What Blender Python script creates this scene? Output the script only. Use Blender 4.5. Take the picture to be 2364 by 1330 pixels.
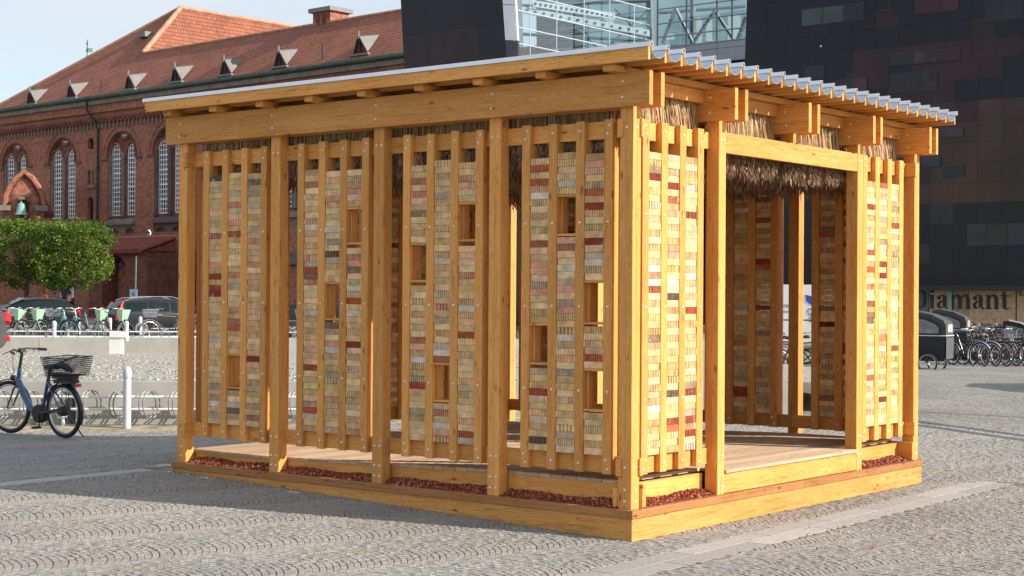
import bpy, bmesh, math, random
import numpy as np
from mathutils import Vector, Matrix
random.seed(7)
R = random.random
U = random.uniform
for o in list(bpy.data.objects):
    bpy.data.objects.remove(o)
SC = bpy.context.scene
COL = SC.collection

# ------------------------------------------------------------------ camera
F_PX, PITCH, ROLL = 3695.4, 0.00506, 0.00635
CAM_Z = 1.80
cam_d = bpy.data.cameras.new('camera')
cam_d.sensor_width = 36.0
cam_d.lens = F_PX / 2364 * 36.0
cam_d.clip_start = 0.1
cam_d.clip_end = 3000
cam = bpy.data.objects.new('camera', cam_d)
COL.objects.link(cam)
cam.matrix_world = Matrix.Translation((0, 0, CAM_Z)) @ Matrix.Rotation(math.pi / 2 + PITCH, 4, 'X') @ Matrix.Rotation(ROLL, 4, 'Z')
SC.camera = cam

# ------------------------------------------------------------------ sun, sky, exposure
SUN_EL = math.radians(25.0)
SUN_DIR = Vector((0.950, -0.312, 0)).normalized()          # horizontal direction towards the sun
sun_vec = SUN_DIR * math.cos(SUN_EL) + Vector((0, 0, math.sin(SUN_EL)))
sun_d = bpy.data.lights.new('sun', 'SUN')
sun_d.energy = 3.7
sun_d.angle = math.radians(0.5)
sun_d.color = (1.0, 0.93, 0.82)
sun = bpy.data.objects.new('sun', sun_d)
COL.objects.link(sun)
sun.rotation_euler = sun_vec.to_track_quat('Z', 'Y').to_euler()
sun.location = (30, -10, 40)

W = bpy.data.worlds.new('World')
SC.world = W
W.use_nodes = True
wn, wl = W.node_tree.nodes, W.node_tree.links
wn.clear()
sky = wn.new('ShaderNodeTexSky')
sky.sky_type = 'NISHITA'
sky.sun_disc = False
sky.sun_elevation = SUN_EL
sky.sun_rotation = math.atan2(SUN_DIR.x, SUN_DIR.y)
sky.air_density = 1.0
sky.dust_density = 1.2
sky.ozone_density = 1.2
tc = wn.new('ShaderNodeTexCoord')
mp = wn.new('ShaderNodeMapping')
mp.inputs['Scale'].default_value = (2.2, 2.2, 7.0)
wl.new(tc.outputs['Generated'], mp.inputs['Vector'])
nz = wn.new('ShaderNodeTexNoise')
nz.inputs['Scale'].default_value = 1.6
nz.inputs['Detail'].default_value = 6
nz.inputs['Roughness'].default_value = 0.55
wl.new(mp.outputs['Vector'], nz.inputs['Vector'])
cr = wn.new('ShaderNodeValToRGB')
cr.color_ramp.elements[0].position = 0.36
cr.color_ramp.elements[0].color = (0.35, 0.35, 0.35, 1)
cr.color_ramp.elements[1].position = 0.66
cr.color_ramp.elements[1].color = (0.85, 0.85, 0.85, 1)
wl.new(nz.outputs['Fac'], cr.inputs['Fac'])
mx = wn.new('ShaderNodeMixRGB')
mx.inputs['Color2'].default_value = (4.2, 4.35, 4.6, 1)
wl.new(cr.outputs['Color'], mx.inputs['Fac'])
wl.new(sky.outputs['Color'], mx.inputs['Color1'])
bg = wn.new('ShaderNodeBackground')
bg.inputs["Strength"].default_value = 0.108
wl.new(mx.outputs['Color'], bg.inputs['Color'])
wo = wn.new('ShaderNodeOutputWorld')
wl.new(bg.outputs['Background'], wo.inputs['Surface'])

SC.view_settings.view_transform = 'Standard'
SC.view_settings.look = 'None'
SC.view_settings.gamma = 1
SC.view_settings.use_curve_mapping = False
SC.view_settings.exposure = 0.88
SC.render.engine = 'CYCLES'
SC.cycles.max_bounces = 6
SC.cycles.diffuse_bounces = 3
SC.cycles.glossy_bounces = 3
SC.cycles.transparent_max_bounces = 12
SC.cycles.use_denoising = True

# ------------------------------------------------------------------ places: the view ray through a point of the photograph
CW = cam.matrix_world.copy()
CO = CW.translation.copy()


def ray(px, py):
    return (CW.to_3x3() @ Vector(((px - 1182) / F_PX, -(py - 665) / F_PX, -1))).normalized()


def at(px, py, Y):
    d = ray(px, py)
    return CO + d * ((Y - CO.y) / d.y)


def on_plane(px, py, P, n):
    d = ray(px, py)
    return CO + d * ((P - CO).dot(n) / d.dot(n))


# ------------------------------------------------------------------ helpers: objects
def link(o, parent=None):
    COL.objects.link(o)
    if parent is not None:
        o.parent = parent
    return o


def tag(o, label=None, cat=None, group=None, kind=None):
    if label: o['label'] = label
    if cat: o['category'] = cat
    if group: o['group'] = group
    if kind: o['kind'] = kind
    return o


def empty(name, loc=(0, 0, 0), rz=0.0):
    o = bpy.data.objects.new(name, None)
    COL.objects.link(o)
    o.location = loc
    o.rotation_euler = (0, 0, rz)
    o.empty_display_size = 0.2
    return o


class MB:
    """mesh collector"""
    def __init__(self):
        self.v, self.f, self.c, self.m = [], [], [], []
        self.col = None
        self.mi = 0

    def add(self, verts, faces):
        n = len(self.v)
        self.v += [tuple(p) for p in verts]
        for fa in faces:
            self.f.append([n + i for i in fa])
            self.c.append(self.col)
            self.m.append(self.mi)

    def box(self, a, b):
        x0, y0, z0 = a
        x1, y1, z1 = b
        self.add([(x0, y0, z0), (x1, y0, z0), (x1, y1, z0), (x0, y1, z0), (x0, y0, z1), (x1, y0, z1), (x1, y1, z1), (x0, y1, z1)],
                 [(0, 3, 2, 1), (4, 5, 6, 7), (0, 1, 5, 4), (1, 2, 6, 5), (2, 3, 7, 6), (3, 0, 4, 7)])

    def tube(self, pts, r, n=8, cap=True, closed=False):
        pts = [Vector(p) for p in pts]
        rs = r if isinstance(r, (list, tuple)) else [r] * len(pts)
        L = len(pts)
        rings = []
        ref = None
        for i in range(L):
            if closed:
                d = pts[(i + 1) % L] - pts[i - 1]
            else:
                d = pts[min(i + 1, L - 1)] - pts[max(i - 1, 0)]
            d.normalize()
            if ref is None:
                ref = Vector((0, 0, 1)) if abs(d.z) < 0.9 else Vector((0, 1, 0))
            s = d.cross(ref)
            if s.length < 1e-5:
                s = d.cross(Vector((1, 0, 0)))
            s.normalize()
            t = s.cross(d)
            ref = t
            rings.append([pts[i] + (s * math.cos(2 * math.pi * k / n) + t * math.sin(2 * math.pi * k / n)) * rs[i] for k in range(n)])
        vs = [p for q in rings for p in q]
        fs = []
        for i in range(L if closed else L - 1):
            j = (i + 1) % L
            for k in range(n):
                fs.append((i * n + k, i * n + (k + 1) % n, j * n + (k + 1) % n, j * n + k))
        if cap and not closed:
            fs.append(tuple(range(n))[::-1])
            fs.append(tuple((L - 1) * n + k for k in range(n)))
        self.add(vs, fs)

    def ring(self, c, rad, r, n=24, m=6, axis='y', a0=0, a1=2 * math.pi):
        c = Vector(c)
        full = abs(a1 - a0 - 2 * math.pi) < 1e-6
        k = n if full else n + 1
        P = []
        for i in range(k):
            a = a0 + (a1 - a0) * i / n
            ca, sa = math.cos(a) * rad, math.sin(a) * rad
            P.append(c + (Vector((ca, 0, sa)) if axis == 'y' else Vector((0, ca, sa)) if axis == 'x' else Vector((ca, sa, 0))))
        self.tube(P, r, m, closed=full)

    def prism(self, poly, d):
        """poly: 3D points in a plane, d: thickness vector"""
        n = len(poly)
        poly = [Vector(p) for p in poly]
        d = Vector(d)
        self.add(poly + [p + d for p in poly], [tuple(range(n)), tuple(range(2 * n - 1, n - 1, -1))] + [(i, i + n, (i + 1) % n + n, (i + 1) % n) for i in range(n)])

    def lathe(self, prof, c=(0, 0, 0), n=16, axis='z'):
        c = Vector(c)
        vs = []
        for r_, h in prof:
            for k in range(n):
                a = 2 * math.pi * k / n
                p = (r_ * math.cos(a), r_ * math.sin(a), h)
                if axis == 'y': p = (p[0], h, p[1])
                if axis == 'x': p = (h, p[0], p[1])
                vs.append(c + Vector(p))
        fs = []
        L = len(prof)
        for i in range(L - 1):
            for k in range(n):
                fs.append((i * n + k, i * n + (k + 1) % n, (i + 1) * n + (k + 1) % n, (i + 1) * n + k))
        fs.append(tuple(range(n))[::-1])
        fs.append(tuple((L - 1) * n + k for k in range(n)))
        self.add(vs, fs)

    def mesh(self, name, mats, smooth=None, recalc=True):
        me = bpy.data.meshes.new(name)
        me.from_pydata(self.v, [], self.f)
        if not isinstance(mats, (list, tuple)):
            mats = [mats]
        for m in mats:
            me.materials.append(m)
        if len(mats) > 1:
            me.polygons.foreach_set('material_index', self.m)
        if any(c is not None for c in self.c):
            at_ = me.color_attributes.new('Col', 'FLOAT_COLOR', 'CORNER')
            data = []
            for p, c in zip(self.f, self.c):
                data += list((*(c or (0.5, 0.5, 0.5)), 1.0)) * len(p)
            at_.data.foreach_set('color', data)
        if recalc:
            bm = bmesh.new()
            bm.from_mesh(me)
            bmesh.ops.recalc_face_normals(bm, faces=bm.faces)
            bm.to_mesh(me)
            bm.free()
        if smooth:
            me.polygons.foreach_set('use_smooth', [True] * len(me.polygons))
            try:
                me.set_sharp_from_angle(angle=math.radians(smooth if smooth > 1 else 40))
            except Exception:
                pass
        me.update()
        return me

    def build(self, name, mats, parent=None, smooth=None, recalc=True, kind=None):
        o = bpy.data.objects.new(name, self.mesh(name, mats, smooth, recalc))
        link(o, parent)
        if kind: o['kind'] = kind
        return o


def copy_tree(o, parent=None):
    c = o.copy()
    COL.objects.link(c)
    c.parent = parent
    for ch in [x for x in KIDS.get(o.name, [])]:
        copy_tree(ch, c)
    return c


KIDS = {}


def index_kids():
    KIDS.clear()
    for o in bpy.data.objects:
        if o.parent:
            KIDS.setdefault(o.parent.name, []).append(o)


# ------------------------------------------------------------------ helpers: materials
def nodes_of(name):
    m = bpy.data.materials.new(name)
    m.use_nodes = True
    nt = m.node_tree
    return m, nt, nt.nodes, nt.links, nt.nodes['Principled BSDF']


def simple(name, col, rough=0.6, metal=0.0, noise=0.12, nscale=8.0, bump=0.0, spec=0.5, coat=0.0, spread=0.0):
    """plain paint / metal / plastic with a little unevenness"""
    m, nt, N, L, B = nodes_of(name)
    B.inputs['Roughness'].default_value = rough
    B.inputs['Metallic'].default_value = metal
    B.inputs['Specular IOR Level'].default_value = spec
    B.inputs['Coat Weight'].default_value = coat
    B.inputs['Coat Roughness'].default_value = 0.108
    t = N.new('ShaderNodeTexCoord')
    n = N.new('ShaderNodeTexNoise')
    n.inputs['Scale'].default_value = nscale
    n.inputs['Detail'].default_value = 5
    L.new(t.outputs['Object'], n.inputs['Vector'])
    hsv = N.new('ShaderNodeHueSaturation')
    hsv.inputs['Color'].default_value = (*col, 1)
    mr = N.new('ShaderNodeMapRange')
    mr.inputs['From Min'].default_value = 0.3
    mr.inputs['From Max'].default_value = 0.7
    mr.inputs['To Min'].default_value = 1 - noise
    mr.inputs['To Max'].default_value = 1 + noise
    L.new(n.outputs['Fac'], mr.inputs['Value'])
    if spread:
        oi = N.new('ShaderNodeObjectInfo')
        m2 = N.new('ShaderNodeMapRange')
        m2.inputs['To Min'].default_value = 1 - spread
        m2.inputs['To Max'].default_value = 1 + spread
        L.new(oi.outputs['Random'], m2.inputs['Value'])
        mu = N.new('ShaderNodeMath')
        mu.operation = 'MULTIPLY'
        L.new(mr.outputs['Result'], mu.inputs[0])
        L.new(m2.outputs['Result'], mu.inputs[1])
        L.new(mu.outputs[0], hsv.inputs['Value'])
    else:
        L.new(mr.outputs['Result'], hsv.inputs['Value'])
    L.new(hsv.outputs['Color'], B.inputs['Base Color'])
    if bump:
        b = N.new('ShaderNodeBump')
        b.inputs['Strength'].default_value = bump
        b.inputs['Distance'].default_value = 0.01
        L.new(n.outputs['Fac'], b.inputs['Height'])
        L.new(b.outputs['Normal'], B.inputs['Normal'])
    return m


def wood_mat(name, light, mid, dark, rough=0.62, knots=True, wet=0.0):
    """sawn softwood: the grain runs along each board's own X axis"""
    m, nt, N, L, B = nodes_of(name)
    t = N.new('ShaderNodeTexCoord')
    oi = N.new('ShaderNodeObjectInfo')
    sc = N.new('ShaderNodeVectorMath'); sc.operation = 'SCALE'
    sc.inputs[0].default_value = (37.0, 19.0, 53.0)
    L.new(oi.outputs['Random'], sc.inputs['Scale'])
    ad = N.new('ShaderNodeVectorMath'); ad.operation = 'ADD'
    L.new(t.outputs['Object'], ad.inputs[0])
    L.new(sc.outputs['Vector'], ad.inputs[1])

    def noise(scale, s, d=4, dist=0.0, rg=0.55):
        mp_ = N.new('ShaderNodeMapping')
        mp_.inputs['Scale'].default_value = scale
        L.new(ad.outputs['Vector'], mp_.inputs['Vector'])
        n_ = N.new('ShaderNodeTexNoise')
        n_.inputs['Scale'].default_value = s
        n_.inputs['Detail'].default_value = d
        n_.inputs['Roughness'].default_value = rg
        n_.inputs['Distortion'].default_value = dist
        L.new(mp_.outputs['Vector'], n_.inputs['Vector'])
        return n_
    big = noise((0.8, 6, 6), 1.6, 3, 0.4)
    fine = noise((2.0, 90, 90), 1.3, 5, 0.1, 0.65)
    wob = noise((1.1, 16, 16), 1.5, 2, 1.4)
    wv = N.new('ShaderNodeMath'); wv.operation = 'MULTIPLY_ADD'       # growth rings as contour lines of the low noise
    L.new(wob.outputs['Fac'], wv.inputs[0]); wv.inputs[1].default_value = 46.0; wv.inputs[2].default_value = 0
    sn = N.new('ShaderNodeMath'); sn.operation = 'SINE'
    L.new(wv.outputs[0], sn.inputs[0])
    r1 = N.new('ShaderNodeMapRange')
    r1.inputs['From Min'].default_value = 0.2; r1.inputs['From Max'].default_value = 1.0
    r1.inputs['To Min'].default_value = 0.0; r1.inputs['To Max'].default_value = 0.60
    L.new(sn.outputs[0], r1.inputs['Value'])
    ramp = N.new('ShaderNodeValToRGB')
    e = ramp.color_ramp.elements
    e[0].position, e[0].color = 0.28, (*dark, 1)
    e[1].position, e[1].color = 0.68, (*light, 1)
    k = e.new(0.46); k.color = (*mid, 1)
    mixf = N.new('ShaderNodeMath'); mixf.operation = 'MULTIPLY_ADD'
    L.new(fine.outputs['Fac'], mixf.inputs[0]); mixf.inputs[1].default_value = 0.5
    hb = N.new('ShaderNodeMath'); hb.operation = 'MULTIPLY'
    L.new(big.outputs['Fac'], hb.inputs[0]); hb.inputs[1].default_value = 0.62
    L.new(hb.outputs[0], mixf.inputs[2])
    L.new(mixf.outputs[0], ramp.inputs['Fac'])
    c1 = N.new('ShaderNodeMixRGB'); c1.blend_type = 'MULTIPLY'
    L.new(r1.outputs['Result'], c1.inputs['Fac'])
    L.new(ramp.outputs['Color'], c1.inputs['Color1'])
    c1.inputs['Color2'].default_value = (0.72, 0.6, 0.42, 1)
    out = c1
    ck = noise((1.0, 22, 22), 1.0, 4, 0.6)                             # drying cracks and resin lines along the grain
    cka = N.new('ShaderNodeMath'); cka.operation = 'SUBTRACT'; L.new(ck.outputs['Fac'], cka.inputs[0]); cka.inputs[1].default_value = 0.62
    ckb = N.new('ShaderNodeMath'); ckb.operation = 'ABSOLUTE'; L.new(cka.outputs[0], ckb.inputs[0])
    ckr = N.new('ShaderNodeMapRange'); ckr.inputs['From Min'].default_value = 0.0; ckr.inputs['From Max'].default_value = 0.012
    ckr.inputs['To Min'].default_value = 0.7; ckr.inputs['To Max'].default_value = 0.0
    L.new(ckb.outputs[0], ckr.inputs['Value'])
    c0 = N.new('ShaderNodeMixRGB'); c0.inputs['Color2'].default_value = (dark[0] * .5, dark[1] * .42, dark[2] * .4, 1)
    L.new(ckr.outputs['Result'], c0.inputs['Fac']); L.new(out.outputs['Color'], c0.inputs['Color1'])
    out = c0
    if knots:
        mp2 = N.new('ShaderNodeMapping')
        mp2.inputs['Scale'].default_value = (3.4, 10.0, 10.0)
        L.new(ad.outputs['Vector'], mp2.inputs['Vector'])
        vo = N.new('ShaderNodeTexVoronoi')
        vo.inputs['Scale'].default_value = 1.0
        L.new(mp2.outputs['Vector'], vo.inputs['Vector'])
        kr = N.new('ShaderNodeMapRange')
        kr.inputs['From Min'].default_value = 0.06; kr.inputs['From Max'].default_value = 0.15
        kr.inputs['To Min'].default_value = 0.75; kr.inputs['To Max'].default_value = 0.0
        L.new(vo.outputs['Distance'], kr.inputs['Value'])
        c2 = N.new('ShaderNodeMixRGB'); c2.blend_type = 'MIX'
        L.new(kr.outputs['Result'], c2.inputs['Fac'])
        L.new(out.outputs['Color'], c2.inputs['Color1'])
        c2.inputs['Color2'].default_value = (dark[0] * 0.42, dark[1] * 0.32, dark[2] * 0.3, 1)
        out = c2
    hsv = N.new('ShaderNodeHueSaturation')
    mr = N.new('ShaderNodeMapRange')
    mr.inputs['To Min'].default_value = 0.80; mr.inputs['To Max'].default_value = 1.14
    L.new(oi.outputs['Random'], mr.inputs['Value'])
    L.new(mr.outputs['Result'], hsv.inputs['Value'])
    L.new(out.outputs['Color'], hsv.inputs['Color'])
    L.new(hsv.outputs['Color'], B.inputs['Base Color'])
    B.inputs['Roughness'].default_value = rough
    B.inputs['Specular IOR Level'].default_value = 0.3
    bp = N.new('ShaderNodeBump')
    bp.inputs['Strength'].default_value = 0.35
    bp.inputs['Distance'].default_value = 0.0025
    L.new(fine.outputs['Fac'], bp.inputs['Height'])
    L.new(bp.outputs['Normal'], B.inputs['Normal'])
    return m


def brick_mat(name, use_attr):
    """old brick: its own colour, blotches, sand and remnants of mortar and paint"""
    m, nt, N, L, B = nodes_of(name)
    t = N.new('ShaderNodeTexCoord')
    if use_attr:
        src = N.new('ShaderNodeAttribute'); src.attribute_name = 'Col'
        base = src.outputs['Color']
        vec = t.outputs['Object']
    else:
        oi = N.new('ShaderNodeObjectInfo')
        base = oi.outputs['Color']
        sc = N.new('ShaderNodeVectorMath'); sc.operation = 'SCALE'
        sc.inputs[0].default_value = (91.0, 47.0, 33.0)
        L.new(oi.outputs['Random'], sc.inputs['Scale'])
        ad = N.new('ShaderNodeVectorMath'); ad.operation = 'ADD'
        L.new(t.outputs['Object'], ad.inputs[0]); L.new(sc.outputs['Vector'], ad.inputs[1])
        vec = ad.outputs['Vector']
    n1 = N.new('ShaderNodeTexNoise'); n1.inputs['Scale'].default_value = 14; n1.inputs['Detail'].default_value = 5
    n2 = N.new('ShaderNodeTexNoise'); n2.inputs['Scale'].default_value = 120; n2.inputs['Detail'].default_value = 4
    n3 = N.new('ShaderNodeTexNoise'); n3.inputs['Scale'].default_value = 24; n3.inputs['Detail'].default_value = 3
    for n in (n1, n2, n3): L.new(vec, n.inputs['Vector'])
    mr = N.new('ShaderNodeMapRange')
    mr.inputs['From Min'].default_value = 0.3; mr.inputs['From Max'].default_value = 0.7
    mr.inputs['To Min'].default_value = 0.72; mr.inputs['To Max'].default_value = 1.2
    L.new(n1.outputs['Fac'], mr.inputs['Value'])
    m2 = N.new('ShaderNodeMapRange')
    m2.inputs['From Min'].default_value = 0.3; m2.inputs['From Max'].default_value = 0.7
    m2.inputs['To Min'].default_value = 0.86; m2.inputs['To Max'].default_value = 1.1
    L.new(n2.outputs['Fac'], m2.inputs['Value'])
    mu = N.new('ShaderNodeMath'); mu.operation = 'MULTIPLY'
    L.new(mr.outputs['Result'], mu.inputs[0]); L.new(m2.outputs['Result'], mu.inputs[1])
    hsv = N.new('ShaderNodeHueSaturation')
    L.new(base, hsv.inputs['Color']); L.new(mu.outputs[0], hsv.inputs['Value'])
    rp = N.new('ShaderNodeMapRange')
    rp.inputs['From Min'].default_value = 0.66; rp.inputs['From Max'].default_value = 0.72
    L.new(n3.outputs['Fac'], rp.inputs['Value'])
    mi = N.new('ShaderNodeMixRGB')
    mi.inputs['Color2'].default_value = (0.55, 0.54, 0.5, 1)
    L.new(rp.outputs['Result'], mi.inputs['Fac']); L.new(hsv.outputs['Color'], mi.inputs['Color1'])
    L.new(mi.outputs['Color'], B.inputs['Base Color'])
    B.inputs['Roughness'].default_value = 0.9
    B.inputs['Specular IOR Level'].default_value = 0.2
    bp = N.new('ShaderNodeBump'); bp.inputs['Strength'].default_value = 0.5; bp.inputs['Distance'].default_value = 0.003
    L.new(n2.outputs['Fac'], bp.inputs['Height']); L.new(bp.outputs['Normal'], B.inputs['Normal'])
    return m


def attr_mat(name, rough=0.9, noise=0.2, nscale=30.0, spec=0.3, trans=0.0):
    m, nt, N, L, B = nodes_of(name)
    src = N.new('ShaderNodeAttribute'); src.attribute_name = 'Col'
    t = N.new('ShaderNodeTexCoord')
    n = N.new('ShaderNodeTexNoise'); n.inputs['Scale'].default_value = nscale; n.inputs['Detail'].default_value = 5
    L.new(t.outputs['Object'], n.inputs['Vector'])
    mr = N.new('ShaderNodeMapRange')
    mr.inputs['From Min'].default_value = 0.3; mr.inputs['From Max'].default_value = 0.7
    mr.inputs['To Min'].default_value = 1 - noise; mr.inputs['To Max'].default_value = 1 + noise
    L.new(n.outputs['Fac'], mr.inputs['Value'])
    hsv = N.new('ShaderNodeHueSaturation')
    L.new(src.outputs['Color'], hsv.inputs['Color']); L.new(mr.outputs['Result'], hsv.inputs['Value'])
    L.new(hsv.outputs['Color'], B.inputs['Base Color'])
    B.inputs['Roughness'].default_value = rough
    B.inputs['Specular IOR Level'].default_value = spec
    if trans:
        tr = N.new('ShaderNodeBsdfTranslucent')
        L.new(hsv.outputs['Color'], tr.inputs['Color'])
        ms = N.new('ShaderNodeMixShader'); ms.inputs['Fac'].default_value = trans
        L.new(B.outputs['BSDF'], ms.inputs[1]); L.new(tr.outputs['BSDF'], ms.inputs[2])
        L.new(ms.outputs['Shader'], N['Material Output'].inputs['Surface'])
    return m


def glass_mat(name, tint=(0.75, 0.85, 0.88), refl=0.12, rough=0.02):
    m, nt, N, L, B = nodes_of(name)
    N.remove(B)
    tr = N.new('ShaderNodeBsdfTransparent'); tr.inputs['Color'].default_value = (*tint, 1)
    gl = N.new('ShaderNodeBsdfGlossy'); gl.inputs['Roughness'].default_value = rough
    fr = N.new('ShaderNodeFresnel')
    ge = N.new('ShaderNodeNewGeometry'); io = N.new('ShaderNodeMath'); io.operation = 'MULTIPLY_ADD'
    L.new(ge.outputs['Backfacing'], io.inputs[0]); io.inputs[1].default_value = -0.8333; io.inputs[2].default_value = 1.5
    L.new(io.outputs[0], fr.inputs['IOR'])
    ad = N.new('ShaderNodeMath'); ad.operation = 'ADD'; ad.inputs[1].default_value = refl
    ad.use_clamp = True
    L.new(fr.outputs['Fac'], ad.inputs[0])
    ms = N.new('ShaderNodeMixShader')
    L.new(ad.outputs[0], ms.inputs['Fac'])
    L.new(tr.outputs['BSDF'], ms.inputs[1]); L.new(gl.outputs['BSDF'], ms.inputs[2])
    L.new(ms.outputs['Shader'], N['Material Output'].inputs['Surface'])
    return m


M = {}
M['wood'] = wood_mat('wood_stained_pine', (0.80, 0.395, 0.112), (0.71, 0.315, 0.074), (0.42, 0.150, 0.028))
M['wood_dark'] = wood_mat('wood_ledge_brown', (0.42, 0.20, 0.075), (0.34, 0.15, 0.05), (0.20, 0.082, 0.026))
M['wood_base'] = wood_mat('wood_base_board', (0.72, 0.36, 0.105), (0.58, 0.265, 0.066), (0.30, 0.115, 0.026))
M['deck'] = wood_mat('deck_boards', (0.56, 0.41, 0.28), (0.47, 0.33, 0.22), (0.30, 0.19, 0.12), knots=False)
M['brick'] = brick_mat('reused_brick', False)
M['brick_joined'] = brick_mat('reused_brick_joined', True)
M['bolt'] = simple('zinc_bolt', (0.85, 0.87, 0.9), 0.3, 0.35, 0.1, 40)
M['zinc'] = simple('galvanised_sheet', (0.62, 0.68, 0.74), 0.42, 0.75, 0.12, 6)
M['zinc_cap'] = simple('zinc_cap', (0.78, 0.81, 0.85), 0.4, 0.6, 0.05, 6)
M['gravel'] = attr_mat('crushed_brick', 0.9, 0.2, 60)
M['reed'] = attr_mat('reed_straw', 0.7, 0.25, 14, 0.25)
M['plume'] = attr_mat('reed_plume', 0.95, 0.25, 14, 0.1, 0.25)

# ================================================================== the plaza's shape
TH = 0.67577
PX, PY, LZ = 0.8897, 11.832, 0.224            # near corner of the pavilion, height of the ledge


def to_uv(x, y):
    dx, dy = x - PX, y - PY
    return -dx * math.cos(TH) + dy * math.sin(TH), dx * math.sin(TH) + dy * math.cos(TH)


def from_uv(u, v):
    return PX - u * math.cos(TH) + v * math.sin(TH), PY + u * math.sin(TH) + v * math.cos(TH)


def smooth01(t):
    t = max(0.0, min(1.0, t))
    return t * t * (3 - 2 * t)


def ground_h(x, y):
    u, v = to_uv(x, y)
    if u <= 0:
        h = 0.0
    elif u < 5.6:
        h = 0.152 * (u / 5.6)
    else:
        h = 0.152 - 0.20 * smooth01((u - 5.6) / 5.5)
    return h


# ================================================================== the pavilion
AU, BV = 1.2623, 1.2124                        # bays along the left face (u) and the right face (v)
PU, PV = 0.118, 0.105                          # post size along u and v
UW, VW = 4 * AU + PU, 4 * BV + PV              # 5.167, 4.955
ZB, HB = 2.983, 0.253                          # beam underside and height above the ledge
pav = tag(empty('pavilion', (PX, PY, 0), math.pi / 2 - TH),
          'open timber pavilion with screens of reused bricks, hanging reeds and a ribbed zinc roof', 'pavilion')
_boxcache = {}


def chamfer_box(L_, W_, H_, mat, bev=0.0025, groove=False):
    key = (round(L_, 3), round(W_, 3), round(H_, 3), mat.name, groove)
    if key in _boxcache:
        return _boxcache[key]
    bm = bmesh.new()
    bmesh.ops.create_cube(bm, size=1.0)
    bmesh.ops.scale(bm, vec=(L_, W_, H_), verts=bm.verts)
    bmesh.ops.bevel(bm, geom=bm.edges[:], offset=min(bev, 0.2 * min(L_, W_, H_)), segments=1, affect='EDGES')
    me = bpy.data.meshes.new('board')
    bm.to_mesh(me)
    bm.free()
    me.materials.append(mat)
    _boxcache[key] = me
    return me


def board(name, a, b, mat=None, parent=None, jit=0.0, label=None, mesh=None):
    """a, b: opposite corners as (v, u, z) in the pavilion's frame, z above the ledge; the grain runs along the longest side"""
    mat = mat or M['wood']
    a = Vector(a); b = Vector(b)
    lo = Vector((min(a.x, b.x), min(a.y, b.y), min(a.z, b.z)))
    hi = Vector((max(a.x, b.x), max(a.y, b.y), max(a.z, b.z)))
    s = hi - lo
    c = (hi + lo) / 2
    c.z += LZ
    if s.z >= s.x and s.z >= s.y:
        dims = (s.z, s.x, s.y); rot = Matrix(((0, 1, 0), (0, 0, 1), (1, 0, 0)))
    elif s.x >= s.y:
        dims = (s.x, s.y, s.z); rot = Matrix.Identity(3)
    else:
        dims = (s.y, s.x, s.z); rot = Matrix(((0, -1, 0), (1, 0, 0), (0, 0, 1)))
    o = bpy.data.objects.new(name, mesh or chamfer_box(dims[0], dims[1], dims[2], mat))
    link(o, parent if parent is not None else pav)
    o.matrix_local = Matrix.Translation(c) @ rot.to_4x4()
    if jit:
        o.matrix_local = o.matrix_local @ Matrix.Rotation(U(-jit, jit), 4, 'X')
    if label: o['label'] = label
    return o


# --- a post is glued up from two halves: one mesh with a seam running down each face
def post_mesh(L_, su, sv):
    key = ('post', round(L_, 3), round(su, 3), round(sv, 3))
    if key in _boxcache: return _boxcache[key]
    # profile in (y = v, z = u) ; length along x
    g, d, c = 0.0012, 0.004, 0.003
    hv, hu = sv / 2, su / 2
    prof = [(-hv + c, -hu), (-g, -hu), (0, -hu + d), (g, -hu), (hv - c, -hu), (hv, -hu + c), (hv, -g), (hv - d, 0), (hv, g), (hv, hu - c),
            (hv - c, hu), (g, hu), (0, hu - d), (-g, hu), (-hv + c, hu), (-hv, hu - c), (-hv, g), (-hv + d, 0), (-hv, -g), (-hv, -hu + c)]
    mb = MB()
    mb.prism([(-L_ / 2, p[0], p[1]) for p in prof], (L_, 0, 0))
    me = mb.mesh('post', M['wood'])
    _boxcache[key] = me
    return me


def post(u, v, z0=0.0, z1=ZB):
    L_ = z1 - z0
    board('post', (v, u, z0), (v + PV, u + PU, z1), mesh=post_mesh(L_, PU, PV))


for i in range(5):
    post(i * AU, 0.0, 0, ZB + HB - 0.004)
    post(i * AU, 4 * BV, 0, ZB + HB - 0.004)
for j in (1, 3):
    post(0.0, j * BV, 0, ZB + HB - 0.004)
for j in (1, 2, 3):
    post(4 * AU, j * BV, 0, ZB + HB - 0.004)
post(0.0, 2 * BV, 2.905, ZB + HB - 0.004)
board('lintel', (BV + PV + 0.001, 0.004, 2.738), (3 * BV - 0.001, 0.05, 2.903))

# --- twin beams, one pair over each row of posts
for j in range(5):
    for (v0, v1) in ((j * BV - 0.047, j * BV - 0.0005), (j * BV + PV + 0.0005, j * BV + PV + 0.047)):
        board('beam', (v0, -0.173 + U(-.002, .002), ZB), (v1, UW + 0.143, ZB + HB))
# rim boards between the beam pairs, on both ends
for (u0, u1) in ((0.12, 0.16), (4 * AU - 0.04, 4 * AU)):
    for j in range(4):
        board('rim_board', (j * BV + PV + 0.048, u0, ZB + HB - 0.105), ((j + 1) * BV - 0.048, u1, ZB + HB - 0.002))
# purlins lying across the beams
PURL = [0.06 + 0.63 * k for k in range(9)]
for k, u in enumerate(PURL):
    board('purlin', (-0.165 + U(-.01, .01), u, ZB + HB + 0.001), (VW + 0.02, u + 0.098, ZB + HB + 0.047))
# rafters and the zinc troughs slung between them
RP, RV0, NR = 0.2146, -0.213, 26
RT = 0.024
RU0, RU1 = -0.273, UW + 0.245
RZ0, RZ1 = ZB + HB + 0.048, ZB + HB + 0.166
for k in range(NR):
    v = RV0 + k * RP
    board('rafter', (v, RU0, RZ0), (v + RT, RU1, RZ1))
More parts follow.
